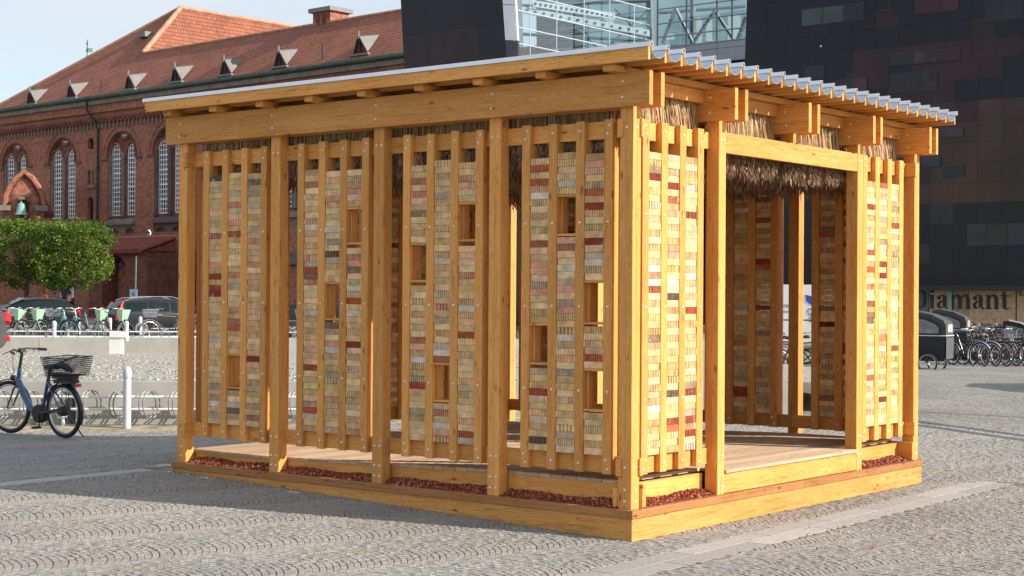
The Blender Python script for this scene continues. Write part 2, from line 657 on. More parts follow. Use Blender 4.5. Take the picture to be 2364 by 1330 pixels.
# trough mesh: runs from rafter top, dips, up to the next rafter top
def trough_mesh():
    mb = MB()
    gap = RP - RT
    n = 14
    prof = []
    for i in range(n + 1):
        a = math.pi * i / n
        x = gap / 2 * (1 - math.cos(a))
        z = -0.092 * math.sin(a) ** 0.85
        prof.append((x, z))
    L_ = RU1 - RU0 + 0.03
    prof = [(0.001, 0.004)] + [(min(max(p[0], 0.002), gap - 0.002), p[1] - 0.004) for p in prof] + [(gap - 0.001, 0.004)]
    nu = 24
    th = 0.0016
    vs, fs = [], []
    m_ = len(prof)
    for q in range(nu + 1):
        y = L_ * q / nu
        for s in (0, 1):
            for i, p in enumerate(prof):
                w = 0.0 if i in (0, m_ - 1) else 0.0022 * math.sin(q * 1.9 + i * 0.8) + 0.0015 * math.sin(q * 4.1 - i)
                vs.append((p[0], y, p[1] - s * th + w))
    def idx(q, s, i): return (q * 2 + s) * m_ + i
    for q in range(nu):
        for i in range(m_ - 1):
            fs.append((idx(q, 0, i), idx(q, 0, i + 1), idx(q + 1, 0, i + 1), idx(q + 1, 0, i)))
            fs.append((idx(q, 1, i), idx(q + 1, 1, i), idx(q + 1, 1, i + 1), idx(q, 1, i + 1)))
    for q in (0, nu):
        for i in range(m_ - 1):
            fs.append((idx(q, 0, i), idx(q, 1, i), idx(q, 1, i + 1), idx(q, 0, i + 1)))
    mb.add(vs, fs)
    return mb.mesh('trough', M['zinc'], smooth=50)
TM = trough_mesh()
for k in range(NR - 1):
    o = bpy.data.objects.new('roof_trough', TM)
    link(o, pav)
    o.location = (RV0 + k * RP + RT, RU0 - 0.012, LZ + RZ1)
def cap_mesh():
    mb = MB()
    L_ = RU1 - RU0 + 0.05
    h, w = 0.026, RT / 2 + 0.006
    out = [(-w - 0.004, -h), (-w, -h + 0.004), (-w, 0.002), (-w * 0.6, 0.009), (0, 0.011), (w * 0.6, 0.009), (w, 0.002), (w, -h + 0.004), (w + 0.004, -h)]
    inn = [(x * 0.86, z - 0.002) for x, z in out]
    n = len(out)
    vs = [(x, 0, z) for x, z in out] + [(x, 0, z) for x, z in inn] + [(x, L_, z) for x, z in out] + [(x, L_, z) for x, z in inn]
    fs = []
    for i in range(n - 1):
        fs += [(i, i + 1, 2 * n + i + 1, 2 * n + i), (n + i, 3 * n + i, 3 * n + i + 1, n + i + 1), (i, n + i, n + i + 1, i + 1), (2 * n + i, 2 * n + i + 1, 3 * n + i + 1, 3 * n + i)]
    mb.add(vs, fs)
    return mb.mesh('cap', M['zinc_cap'])
CM = cap_mesh()
for k in range(NR):
    o = bpy.data.objects.new('ridge_cap', CM)
    link(o, pav)
    o.location = (RV0 + k * RP + RT / 2, RU0 - 0.022, LZ + RZ1 + 0.002)

# --- plinth: base boards, ledge, fascias under the deck
OV = 0.040
BT = 0.045
def ring_boards(name, out, z0, z1, t, mat, split=None):
    # right face (v direction, at low u) runs through; the left face butts against it
    cuts = split or [1.0]
    p = 0.0
    full = VW + 2 * out
    for c in cuts:
        board(name, (-out + p * full + (0.001 if p else 0), -out, z0), (-out + c * full, -out + t, z1), mat)
        board(name, (-out + p * full + (0.001 if p else 0), UW + out - t, z0), (-out + c * full, UW + out, z1), mat)
        p = c
    p = 0.0
    fu = UW + 2 * out - 2 * t
    for c in cuts:
        board(name, (-out, -out + t + p * fu + 0.001, z0), (-out + t, -out + t + c * fu - 0.001, z1), mat)
        board(name, (VW + out - t, -out + t + p * fu + 0.001, z0), (VW + out, -out + t + c * fu - 0.001, z1), mat)
        p = c
ring_boards('base_board', OV - 0.014, -LZ - 0.16, -0.0615, BT, M['wood_base'])
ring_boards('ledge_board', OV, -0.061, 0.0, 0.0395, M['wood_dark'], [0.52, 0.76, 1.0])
DT = 0.167                                     # underside of the deck boards
def deck_z(u):                                 # the floor falls gently away from the door: top of the deck boards
    return 0.193 - 0.075 * max(0.0, min(1.0, (u - 1.25) / 2.85))
for v in (PV + 0.02, VW - PV - 0.065):
    for i in range(4):
        ua, ub = (i * AU + 0.060 if i else -0.018), ((i + 1) * AU + 0.058 if i < 3 else UW + 0.018)
        za_, zb_ = deck_z(ua), deck_z(ub)
        zt_ = (za_ + zb_) / 2 - 0.014
        o = board('fascia_board', (v, ua, zt_ - 0.17), (v + 0.045, ub, zt_))
        o.rotation_euler = (Matrix.Rotation(math.atan2(zb_ - za_, ub - ua), 3, 'X') @ o.rotation_euler.to_matrix()).to_euler()
for j in range(4):                             # right face: at the door the board comes forward, flush with the posts
    if j in (1, 2):
        continue
    v0 = PV + 0.067 if j == 0 else j * BV + PV + 0.002
    v1 = (j + 1) * BV - 0.002 if j < 3 else VW - PV - 0.067
    board('fascia_board', (v0, 0.138, 0.0), (v1, 0.183, DT - 0.001))
board('fascia_board', (BV + PV + 0.001, 0.003, 0.002), (3 * BV - 0.001, 0.048, DT - 0.001))
board('fascia_board', (PV + 0.067, UW - 0.183, 0.0), (VW - PV - 0.067, UW - 0.138, 0.088))
board('corner_block', (-0.02 + 0.14, -0.02, 0.0), (PV + 0.018, 0.045, 0.150))
board('corner_block', (0.02, 0.135, 0.0), (0.085, 0.18, 0.150))
# joists (cheap, under the deck)
for k in range(1, 8):
    board('joist', (PV + 0.07, 0.2 + k * 0.6, -0.03), (VW - PV - 0.07, 0.245 + k * 0.6, deck_z(0.25 + k * 0.6) - 0.030))
# --- deck boards, grooved, running along v
def deck_mesh(L_):
    key = ('deck', round(L_, 3))
    if key in _boxcache: return _boxcache[key]
    W_, T_ = 0.118, 0.026
    prof = [(-W_ / 2, 0), (W_ / 2, 0)]
    n = 8
    top = []
    for i in range(n):
        x0 = W_ / 2 - W_ * i / n
        x1 = W_ / 2 - W_ * (i + 1) / n
        top += [(x0 - 0.0015, T_), (x1 + 0.004, T_), (x1 + 0.003, T_ - 0.003), (x1 + 0.0005, T_ - 0.003)]
    prof += top[:-2]
    mb = MB()
    mb.prism([(-L_ / 2, p[0], p[1] - T_ / 2) for p in prof], (L_, 0, 0))
    me = mb.mesh('deck_board', M['deck'])
    _boxcache[key] = me
    return me
u = -0.02
k = 0
while u < UW - 0.14:
    if u < 0.115:                              # only across the doorway
        v0, v1 = BV + PV + 0.002, 3 * BV - 0.002
    else:
        v0, v1 = PV + 0.012, VW - PV - 0.012
    zd = deck_z(u + 0.06)
    board('deck_board', (v0, u, zd - 0.026), (v1, u + 0.118, zd), mesh=deck_mesh(v1 - v0))
    u += 0.1225
    k += 1

# --- crushed brick in the trays between ledge and fascia
mb = MB()
GC = [(0.27, 0.05, 0.024), (0.36, 0.08, 0.036), (0.21, 0.036, 0.02), (0.42, 0.12, 0.055), (0.29, 0.052, 0.026), (0.50, 0.32, 0.19), (0.13, 0.028, 0.018), (0.20, 0.04, 0.022)]
def chip(x, y, z, s):
    mb.col = random.choice(GC)
    vs = [Vector((U(-1, 1), U(-1, 1), U(-1, 1))).normalized() * s * U(0.6, 1.1) for _ in range(5)]
    vs[0] = Vector((0, 0, s)); vs[1] = Vector((s, 0, -s * .3)); vs[2] = Vector((-s * .7, s, -s * .2)); vs[3] = Vector((-s * .6, -s * .9, -s * .3))
    rot = Matrix.Rotation(U(0, 6.28), 3, Vector((R() - .5, R() - .5, R() - .5)).normalized())
    P = Vector((x, y, z))
    mb.add([P + rot @ (q * U(.8, 1.2)) for q in vs[:4]], [(0, 1, 2), (0, 2, 3), (0, 3, 1), (1, 3, 2)])
def tray(fn, L_, n):
    for _ in range(n):
        s, d = U(0, L_), R()
        z = LZ - 0.012 + 0.05 * d + U(-.008, .01) + 0.008 * math.sin(s * 9)
        p = fn(s, d)
        chip(p[0], p[1], z, U(0.007, 0.014))
for i in range(4):
    tray(lambda s, d: (0.0 + d * 0.118, i * AU + PU + s), AU - PU, 2600)
for j in (0, 3):
    tray(lambda s, d: (j * BV + PV + s, 0.0 + d * 0.13), BV - PV, 2600)
mb.build('crushed_brick_fill', M['gravel'], pav, kind='stuff', recalc=False)
mb = MB()
for i in range(4):
    mb.box((-0.001 + 0.002, i * AU + PU, LZ - .10), (0.122, (i + 1) * AU, LZ + 0.006))
for j in (0, 3):
    mb.box((j * BV + PV + (0.02 if j == 0 else 0), 0.001, LZ - .10), ((j + 1) * BV - (0.02 if j == 3 else 0), 0.135, LZ + 0.006))
mb.build('gravel_bed', simple('gravel_bed', (0.16, 0.04, 0.03), 0.95, noise=0.3, nscale=60, bump=1.0), pav, kind='stuff')

# --- brick screens
BW, BD, BH, PITCHB = 0.176, 0.112, 0.0520, 0.05335


def brick_verts(kind, w=BW, d=BD, h=BH):
    """outline in plan; returns polygon (x, y)"""
    x0, y0 = w / 2, d / 2
    if kind == 'plain':
        c = 0.004
        return [(-x0 + c, -y0), (x0 - c, -y0), (x0, -y0 + c), (x0, y0 - c), (x0 - c, y0), (-x0 + c, y0), (-x0, y0 - c), (-x0, -y0 + c)]
    n = {'ribbed': 8, 'hollow': 5, 'fine': 12}[kind]
    gw, gd = {'ribbed': (0.0105, 0.024), 'hollow': (0.017, 0.036), 'fine': (0.0062, 0.015)}[kind]
    p = []
    st = w / n
    def side(sg):
        q = []
        for i in range(n):
            a = -x0 + st * i
            q += [(a + gw / 2, sg * y0), (a + st - gw / 2, sg * y0)]
            if i < n - 1:
                q.append((a + st - gw * 0.15, sg * (y0 - gd)))
        return q
    lo = side(-1)
    hi = side(1)[::-1]
    lo[0] = (-x0, -y0); lo[-1] = (x0, -y0); hi[0] = (x0, y0); hi[-1] = (-x0, y0)
    return lo + hi


BM = {}
def brick_mesh(kind, var):
    if (kind, var) in BM: return BM[(kind, var)]
    rnd = random.Random(hash((len(kind), var)) % 1000)
    poly = brick_verts(kind)
    mb = MB()
    n = len(poly)
    lo, hi = [], []
    for x, y in poly:
        jx = rnd.uniform(-.0016, .0016); jy = rnd.uniform(-.0012, .0012)
        lo.append((x + jx, y + jy, -BH / 2 + rnd.uniform(0, .0018)))
        hi.append((x + jx, y + jy, BH / 2 - rnd.uniform(0, .0018)))
    if kind == 'plain':
        i0 = [(x * .985, y * .98, -BH / 2) for x, y, z in lo]; i1 = [(x * .985, y * .98, BH / 2) for x, y, z in hi]
        lo = [(x, y, z + .004) for x, y, z in lo]; hi = [(x, y, z - .004) for x, y, z in hi]
        rings = [i0, lo, hi, i1]
    else:
        rings = [lo, hi]
    vs = [p for r_ in rings for p in r_]
    fs = []
    for q in range(len(rings) - 1):
        for i in range(n):
            fs.append((q * n + i, q * n + (i + 1) % n, (q + 1) * n + (i + 1) % n, (q + 1) * n + i))
    fs.append(tuple(range(n))[::-1]); fs.append(tuple((len(rings) - 1) * n + i for i in range(n)))
    mb.add(vs, fs)
    me = mb.mesh('brick', M['brick'])
    BM[(kind, var)] = me
    return me


YEL = [(0.70, 0.52, 0.29), (0.76, 0.59, 0.36), (0.70, 0.55, 0.29), (0.78, 0.63, 0.38), (0.64, 0.47, 0.27), (0.76, 0.55, 0.36), (0.66, 0.53, 0.33), (0.76, 0.63, 0.36), (0.74, 0.53, 0.34), (0.80, 0.66, 0.46)]
PNK = [(0.70, 0.44, 0.32), (0.66, 0.36, 0.27), (0.70, 0.52, 0.41)]
RED = [(0.42, 0.11, 0.06), (0.46, 0.15, 0.085), (0.34, 0.075, 0.05), (0.52, 0.22, 0.14)]
DRK = [(0.24, 0.15, 0.10), (0.28, 0.22, 0.17), (0.19, 0.16, 0.14)]
GRY = [(0.56, 0.50, 0.43), (0.50, 0.43, 0.33), (0.60, 0.51, 0.40)]
WHT = [(0.70, 0.68, 0.64), (0.66, 0.62, 0.58)]
OLV = [(0.60, 0.51, 0.27), (0.64, 0.55, 0.30)]


def brick_colour():
    r = R()
    L_ = YEL if r < .69 else PNK if r < .79 else RED if r < .835 else GRY if r < .90 else OLV if r < .945 else DRK if r < .962 else WHT
    c = random.choice(L_)
    k = U(.88, 1.12)
    return tuple(min(0.9, x * k * w * U(.97, 1.03)) for x, w in zip(c, (1.05, .90, .74)))


brick_parts = []                               # (priority, ...) bricks that become parts
brick_rest = MB()
bolts = MB()


def hexbolt(p, n):
    """dome head of a coach bolt at p facing n, pavilion frame"""
    n = Vector(n).normalized()
    s = n.cross(Vector((0, 0, 1))); s = s.normalized() if s.length > .1 else Vector((1, 0, 0))
    t = n.cross(s)
    P = Vector(p); P.z += LZ
    vs = []
    k = 8
    for r_, h in ((0.0105, 0.0), (0.0105, 0.0015), (0.0085, 0.005), (0.004, 0.0075)):
        for i in range(k):
            a = 2 * math.pi * i / k
            vs.append(P + s * (r_ * math.cos(a)) + t * (r_ * math.sin(a)) + n * (h + 0.0003))
    fs = []
    for q in range(3):
        for i in range(k):
            fs.append((q * k + i, q * k + (i + 1) % k, (q + 1) * k + (i + 1) % k, (q + 1) * k + i))
    fs.append(tuple(3 * k + i for i in range(k)))
    bolts.add(vs, fs)


# walls: local coordinates (s along the wall, d inward from the outer face, z) -> (v, u, z)
WALLS = {
    'L': (lambda s, d, z: (d, s, z), (-1, 0, 0), AU, PU, PV, math.pi / 2),
    'R': (lambda s, d, z: (s, d, z), (0, -1, 0), BV, PV, PU, 0.0),
    'B': (lambda s, d, z: (VW - d, s, z), (1, 0, 0), AU, PU, PV, math.pi / 2),
    'K': (lambda s, d, z: (s, UW - d, z), (0, 1, 0), BV, PV, PU, 0.0),
}
Z_R0, Z_R1, Z_T0, Z_T1 = 0.245, 0.375, 2.768, 2.902
openings = {
    ('L', 3): {1: [(0.730, 1.013)]},
    ('L', 2): {0: [(2.028, 2.310)], 1: [(1.377, 1.669)]},
    ('L', 1): {0: [(2.033, 2.314)], 2: [(1.705, 1.992)], 1: [(0.726, 1.010)]},
    ('L', 0): {1: [(2.059, 2.341)], 0: [(0.725, 1.012), (1.384, 1.680)], 2: [(1.063, 1.349)]},
    ('B', 2): {1: [(1.05, 1.33)]},
    ('B', 3): {0: [(0.9, 1.18)], 2: [(1.7, 1.98)]},
    ('K', 2): {1: [(1.30, 1.58)]},
    ('K', 0): {2: [(1.7, 1.98)]},
}
RAILS = {'L': 0, 'R': 0, 'B': 0, 'K': 0}


def screen(wall, bay):
    P, nrm, pitch, ps, pd, rot = WALLS[wall]
    def bx(name, s0, s1, d0, d1, z0, z1, **k):
        return board(name, P(s0, d0, z0), P(s1, d1, z1), **k)
    base = bay * pitch
    if wall in 'LB':
        s_st, sp, bw = 0.213, 0.2625, 0.080
    else:
        s_st, sp, bw = 0.186, 0.2575, 0.088
    gap = sp - bw
    # rails: outer layer runs through behind the posts' inner edge
    lo = base + (ps - 0.035 if bay > 0 else -0.020)
    hi = base + pitch + (0.035 if bay < 3 else ps + 0.020)
    if bay > 0: lo = base + ps * 0.5 + 0.001
    if bay < 3: hi = base + pitch + ps * 0.5 - 0.001
    for z0, z1 in ((Z_R0, Z_R1), (Z_T0, Z_T1)):
        if wall in 'LB':
            bx('rail', lo, hi, 0.086, 0.128, z0, z1)
        else:                                  # crosses the other wall's rail at the corner, a little lower
            l2 = lo if bay > 0 else -0.020
            bx('rail', l2, hi, 0.086, 0.130, z0 - 0.003, z1 - 0.003)
    bat = [base + s_st + k * sp for k in range(4)]
    for k, s in enumerate(bat):
        bx('batten', s, s + bw, 0.038, 0.0855, Z_R0 - 0.004 + U(-.003, .003), Z_T1 + 0.004 + U(-.003, .008))
        bx('inner_batten', s, s + bw, 0.1305, 0.175, Z_R0 - 0.002, Z_T1 + 0.002)
        zz = [0.86, 1.50, 2.14] if wall in 'LB' else [0.80, 1.50, 2.2]
        bl = [(s + bw * .5, z) for z in zz]
        if k in (0, 3):
            bl += [(s + bw * .35, Z_R0 + .035), (s + bw * .6, Z_R1 - .03), (s + bw * .35, Z_T1 - .035), (s + bw * .6, Z_T0 + .035)]
        else:
            bl += [(s + bw * .5, (Z_R0 + Z_R1) / 2), (s + bw * .5, (Z_T0 + Z_T1) / 2)]
        for s_, z_ in bl:
            hexbolt(P(s_, 0.038, z_), nrm)
            hexbolt(P(s_, 0.175, z_), [-q for q in nrm])
        # stile in the core layer
        bx('stile', s + 0.002, s + bw - 0.002, 0.087, 0.129, Z_R1 + 0.001, Z_T0 - 0.004)
    for k in range(3):
        g0 = bat[k] + bw
        cx = g0 + gap / 2
        ops = sorted(openings.get((wall, bay), {}).get(k, []))
        z = Z_R1 + 0.004
        top = 2.672 + U(-.004, .004)
        odd = random.random() < .5
        oi = 0
        while z < top - 0.03:
            if oi < len(ops) and z + PITCHB > ops[oi][0] - 0.012:
                z0, z1 = ops[oi]
                zz = max(z + 0.0005, z0 - 0.020)
                bx('sill_board', g0 + 0.001, g0 + gap - 0.001, 0.045, 0.168, zz, zz + 0.019)
                bx('head_board', g0 + 0.001, g0 + gap - 0.001, 0.045, 0.168, z1, z1 + 0.019)
                bx('jamb_board', g0 + 0.0015, g0 + 0.018, 0.0865, 0.168, zz + 0.0195, z1 - 0.0005)
                bx('jamb_board', g0 + gap - 0.018, g0 + gap - 0.0015, 0.0865, 0.168, zz + 0.0195, z1 - 0.0005)
                z = z1 + 0.0200
                oi += 1
                continue
            odd = not odd
            r = R()
            if odd:
                kind = 'plain' if r < .9 else 'fine'
            else:
                kind = 'ribbed' if r < .62 else 'fine' if r < .84 else 'plain' if r < .93 else 'hollow'
            col = brick_colour()
            if kind != 'plain' and R() < .07:
                col = random.choice(RED)
            c = Vector(P(cx + U(-.0025, .0025), 0.045 + BD / 2 + U(-.004, .005), z + PITCHB / 2))
            c.z += LZ
            a = rot + U(-.012, .012) + (math.pi if R() < .5 else 0)
            pr = {'L': 0, 'R': 1, 'B': 2, 'K': 3}[wall] * 10 + bay
            brick_parts.append((pr, R(), kind, random.randrange(4), c, a, col))
            z += PITCHB


for i in range(4):
    screen('L', i)
for j in (0, 3):
    screen('R', j)
for i in range(4):
    screen('B', i)
for j in (0, 2, 3):
    screen('K', j)
brick_parts.sort(key=lambda q: (q[0], -q[4].z if q[0] == 2 else 0))
for n, (pr, _, kind, var, c, a, col) in enumerate(brick_parts):
    me = brick_mesh(kind, var)
    if n < 300:
        o = bpy.data.objects.new('brick', me)
        link(o, pav)
        o.location = c
        o.rotation_euler = (0, 0, a)
        o.color = (*col, 1)
    else:
        brick_rest.col = col
        mt = Matrix.Translation(c) @ Matrix.Rotation(a, 4, 'Z')
        brick_rest.add([mt @ v.co for v in me.vertices], [tuple(p.vertices) for p in me.polygons])
brick_rest.build('stacked_bricks', M['brick_joined'], pav, recalc=False, kind='stuff')

# bolts on beams and posts
for j in range(5):
    vv = j * BV - 0.047
    for i in range(5):
        uc = i * AU + PU / 2
        for z in (ZB + HB * .28, ZB + HB * .74):
            if j == 0 or i == 0:
                hexbolt((vv, uc + U(-.01, .01), z), (-1, 0, 0))
for i in range(5):
    us = (i * AU + PU * .25, i * AU + PU * .75) if 0 < i < 4 else (i * AU + PU * .5,)
    for u_ in us:
        for z in ((Z_R0 + Z_R1) / 2, (Z_T0 + Z_T1) / 2, 0.06, 0.145):
            hexbolt((0, u_, z), (-1, 0, 0))
for j in (0, 1, 3, 4):
    vs_ = (j * BV + PV * .25, j * BV + PV * .75) if 0 < j < 4 else (j * BV + PV * .5,)
    for v_ in vs_:
        for z in ((Z_R0 + Z_R1) / 2, (Z_T0 + Z_T1) / 2, 0.06, 0.145):
            hexbolt((v_, 0, z), (0, -1, 0))
bolts.build('bolt_heads', M['bolt'], pav, smooth=50, recalc=False, kind='stuff')

# --- reeds hanging from the ceiling, bay by bay: straw stalks, seed heads at the bottom
SC_ = [(0.66, 0.47, 0.27), (0.58, 0.39, 0.21), (0.72, 0.55, 0.35), (0.48, 0.31, 0.16), (0.62, 0.47, 0.31), (0.36, 0.22, 0.11)]
PC_ = [(0.40, 0.27, 0.18), (0.50, 0.36, 0.25), (0.32, 0.20, 0.13), (0.62, 0.48, 0.37), (0.27, 0.165, 0.10)]


def reeds(i, j):
    st, pl = MB(), MB()
    v0, v1 = j * BV + PV + 0.055, (j + 1) * BV - 0.055
    u0, u1 = i * AU + (0.185 if i == 0 else 0.0), (i + 1) * AU - (0.06 if i == 3 else 0.0)
    edge = []
    n_edge = 620 if (j == 0 or i == 0) else 200
    pts = []
    for _ in range(760):
        pts.append((U(v0, v1), U(u0, u1), 0))
    if i == 0:
        for _ in range(620): pts.append((U(v0, v1), u0 + abs(random.gauss(0, .03)), 1))
    if j == 0:
        for _ in range(620): pts.append((v0 + abs(random.gauss(0, .03)), U(u0, u1), 1))
    if i == 3 or j == 3:
        for _ in range(200): pts.append((U(v1 - .08, v1), U(u0, u1), 0))
    for (v, u_, ed) in pts:
        zt = ZB + HB - 0.02 if not ed else ZB + HB - U(.015, .1)
        zm = U(2.80, 2.92)
        lean_v, lean_u = random.gauss(0, .022), random.gauss(0, .022)
        bulge = 0.02 if ed else 0.0
        r = U(.0022, .0042)
        st.col = tuple(c * U(.8, 1.15) for c in random.choice(SC_))
        a = U(0, 2.1)
        vs = []
        for (zz, f_) in ((zt, 0.0), ((zt + zm) / 2, 0.6), (zm, 1.0)):
            for q in range(3):
                an = a + q * 2.094
                vs.append((v + lean_v * f_ + r * math.cos(an), u_ + lean_u * f_ - bulge * f_ + r * math.sin(an), LZ + zz))
        st.add(vs, [(0, 1, 4, 3), (1, 2, 5, 4), (2, 0, 3, 5), (3, 4, 7, 6), (4, 5, 8, 7), (5, 3, 6, 8)])
        # plume: ragged drooping tufts
        cx, cy = v + lean_v, u_ + lean_u - bulge
        hl = U(.13, .27)
        for q in range(15):
            pl.col = tuple(c * U(.75, 1.25) for c in random.choice(PC_))
            an = U(0, 6.28)
            f0 = q / 15
            z0 = LZ + zm - hl * f0 * .8 + U(-.01, .02)
            ln = hl * U(.14, .34)
            w = U(.0022, .0055)
            ox, oy = math.cos(an), math.sin(an)
            sp = U(.004, .030)
            c0 = Vector((cx + ox * .003, cy + oy * .003, z0))
            c1 = Vector((cx + ox * sp, cy + oy * sp, z0 - ln * .5))
            c2 = Vector((cx + ox * sp * 1.1 + U(-.008, .008), cy + oy * sp * 1.1 + U(-.008, .008), z0 - ln))
            sd = Vector((-oy, ox, 0)) * w
            pl.add([c0, c1 + sd, c2, c1 - sd], [(0, 1, 2), (0, 2, 3)])
    st.build('reed_stalks', M['reed'], pav, recalc=False, kind='stuff')
    pl.build('reed_seed_heads', M['plume'], pav, recalc=False, kind='stuff')


for i in range(4):
    for j in range(4):
        reeds(i, j)

# ================================================================== ground
def ground_mat():
    m, nt, N, L, B = nodes_of('plaza_paving')
    t = N.new('ShaderNodeTexCoord')
    v = N.new('ShaderNodeTexVoronoi'); v.feature = 'DISTANCE_TO_EDGE'; v.inputs['Scale'].default_value = 12
    v2 = N.new('ShaderNodeTexVoronoi'); v2.inputs['Scale'].default_value = 12
    n1 = N.new('ShaderNodeTexNoise'); n1.inputs['Scale'].default_value = 0.5; n1.inputs['Detail'].default_value = 7
    n2 = N.new('ShaderNodeTexNoise'); n2.inputs['Scale'].default_value = 45; n2.inputs['Detail'].default_value = 3
    for q in (v, v2, n1, n2): L.new(t.outputs['Object'], q.inputs['Vector'])
    r = N.new('ShaderNodeValToRGB')
    r.color_ramp.elements[0].position = 0.02; r.color_ramp.elements[0].color = (0.13, 0.115, 0.085, 1)
    r.color_ramp.elements[1].position = 0.12; r.color_ramp.elements[1].color = (0.28, 0.272, 0.25, 1)
    L.new(v.outputs['Distance'], r.inputs['Fac'])
    mr = N.new('ShaderNodeMapRange')
    mr.inputs['From Min'].default_value = .3; mr.inputs['From Max'].default_value = .7
    mr.inputs['To Min'].default_value = .82; mr.inputs['To Max'].default_value = 1.15
    L.new(n1.outputs['Fac'], mr.inputs['Value'])
    sp = N.new('ShaderNodeSeparateColor'); L.new(v2.outputs['Color'], sp.inputs['Color'])
    mr2 = N.new('ShaderNodeMapRange'); mr2.inputs['To Min'].default_value = .8; mr2.inputs['To Max'].default_value = 1.2
    L.new(sp.outputs['Red'], mr2.inputs['Value'])
    mu = N.new('ShaderNodeMath'); mu.operation = 'MULTIPLY'
    L.new(mr.outputs['Result'], mu.inputs[0]); L.new(mr2.outputs['Result'], mu.inputs[1])
    h = N.new('ShaderNodeHueSaturation'); L.new(r.outputs['Color'], h.inputs['Color']); L.new(mu.outputs[0], h.inputs['Value'])
    L.new(h.outputs['Color'], B.inputs['Base Color'])
    B.inputs['Roughness'].default_value = .85
    bp = N.new('ShaderNodeBump'); bp.inputs['Strength'].default_value = .8; bp.inputs['Distance'].default_value = .02
    L.new(r.outputs['Color'], bp.inputs['Height']); L.new(bp.outputs['Normal'], B.inputs['Normal'])
    return m


def sett_mat():
    m, nt, N, L, B = nodes_of('granite_setts')
    t = N.new('ShaderNodeTexCoord')
    src = N.new('ShaderNodeAttribute'); src.attribute_name = 'Col'
    n1 = N.new('ShaderNodeTexNoise'); n1.inputs['Scale'].default_value = .45; n1.inputs['Detail'].default_value = 6
    n2 = N.new('ShaderNodeTexNoise'); n2.inputs['Scale'].default_value = 90; n2.inputs['Detail'].default_value = 5
    n3 = N.new('ShaderNodeTexNoise'); n3.inputs['Scale'].default_value = 1.1; n3.inputs['Detail'].default_value = 8
    for q in (n1, n2, n3): L.new(t.outputs['Object'], q.inputs['Vector'])
    mr = N.new('ShaderNodeMapRange')
    mr.inputs['From Min'].default_value = .3; mr.inputs['From Max'].default_value = .7
    mr.inputs['To Min'].default_value = .86; mr.inputs['To Max'].default_value = 1.12
    L.new(n1.outputs['Fac'], mr.inputs['Value'])
    m2 = N.new('ShaderNodeMapRange')
    m2.inputs['From Min'].default_value = .3; m2.inputs['From Max'].default_value = .7
    m2.inputs['To Min'].default_value = .65; m2.inputs['To Max'].default_value = 1.3
    L.new(n2.outputs['Fac'], m2.inputs['Value'])
    mu = N.new('ShaderNodeMath'); mu.operation = 'MULTIPLY'
    L.new(mr.outputs['Result'], mu.inputs[0]); L.new(m2.outputs['Result'], mu.inputs[1])
    h = N.new('ShaderNodeHueSaturation'); L.new(src.outputs['Color'], h.inputs['Color']); L.new(mu.outputs[0], h.inputs['Value'])
    st = N.new('ShaderNodeMapRange'); st.inputs['From Min'].default_value = .58; st.inputs['From Max'].default_value = .72; st.inputs['To Max'].default_value = .45
    L.new(n3.outputs['Fac'], st.inputs['Value'])
    mi = N.new('ShaderNodeMixRGB'); mi.inputs['Color2'].default_value = (.32, .265, .185, 1)
    L.new(st.outputs['Result'], mi.inputs['Fac']); L.new(h.outputs['Color'], mi.inputs['Color1'])
    L.new(mi.outputs['Color'], B.inputs['Base Color'])
    B.inputs['Roughness'].default_value = .8
    bp = N.new('ShaderNodeBump'); bp.inputs['Strength'].default_value = .5; bp.inputs['Distance'].default_value = .006
    L.new(n2.outputs['Fac'], bp.inputs['Height']); L.new(bp.outputs['Normal'], B.inputs['Normal'])
    return m


M['paving'] = ground_mat()
M['setts'] = sett_mat()
M['sand'] = simple('joint_sand', (0.15, 0.13, 0.095), .95, noise=.4, nscale=25)
M['slab'] = simple('granite_slab', (0.37, 0.36, 0.34), .8, noise=.16, nscale=30, bump=.4, spread=.16)

# plaza sheet: finely divided near the camera, reaching the horizon
def plaza_sheet():
    xs = sorted(set([-900, -300, -120, -60, -35, -22] + [round(-16 + .5 * k, 2) for k in range(65)] + [22, 35, 60, 120, 300, 900]))
    ys = sorted(set([-300, -100, -40, -10, 0, 4] + [round(8 + .5 * k, 2) for k in range(50)] + [36, 44, 60, 90, 150, 400, 1500]))
    vs = [(x, y, ground_h(x, y) if -16 <= x <= 16 and 8 <= y <= 30 else (ground_h(max(-16, min(16, x)), max(8, min(30, y))))) for y in ys for x in xs]
    nx = len(xs)
    fs, mi = [], []
    for j in range(len(ys) - 1):
        for i in range(nx - 1):
            fs.append((j * nx + i, j * nx + i + 1, (j + 1) * nx + i + 1, (j + 1) * nx + i))
            inside = 9 <= ys[j] < 22 and -9 <= xs[i] < 9
            mi.append(1 if inside else 0)
    mb = MB()
    mb.v = [(v[0], v[1], v[2] - 0.0068) for v in vs]; mb.f = fs; mb.m = mi; mb.c = [None] * len(fs)
    return mb.build('plaza', [M['paving'], M['sand']], recalc=False, kind='structure')
plaza = plaza_sheet()

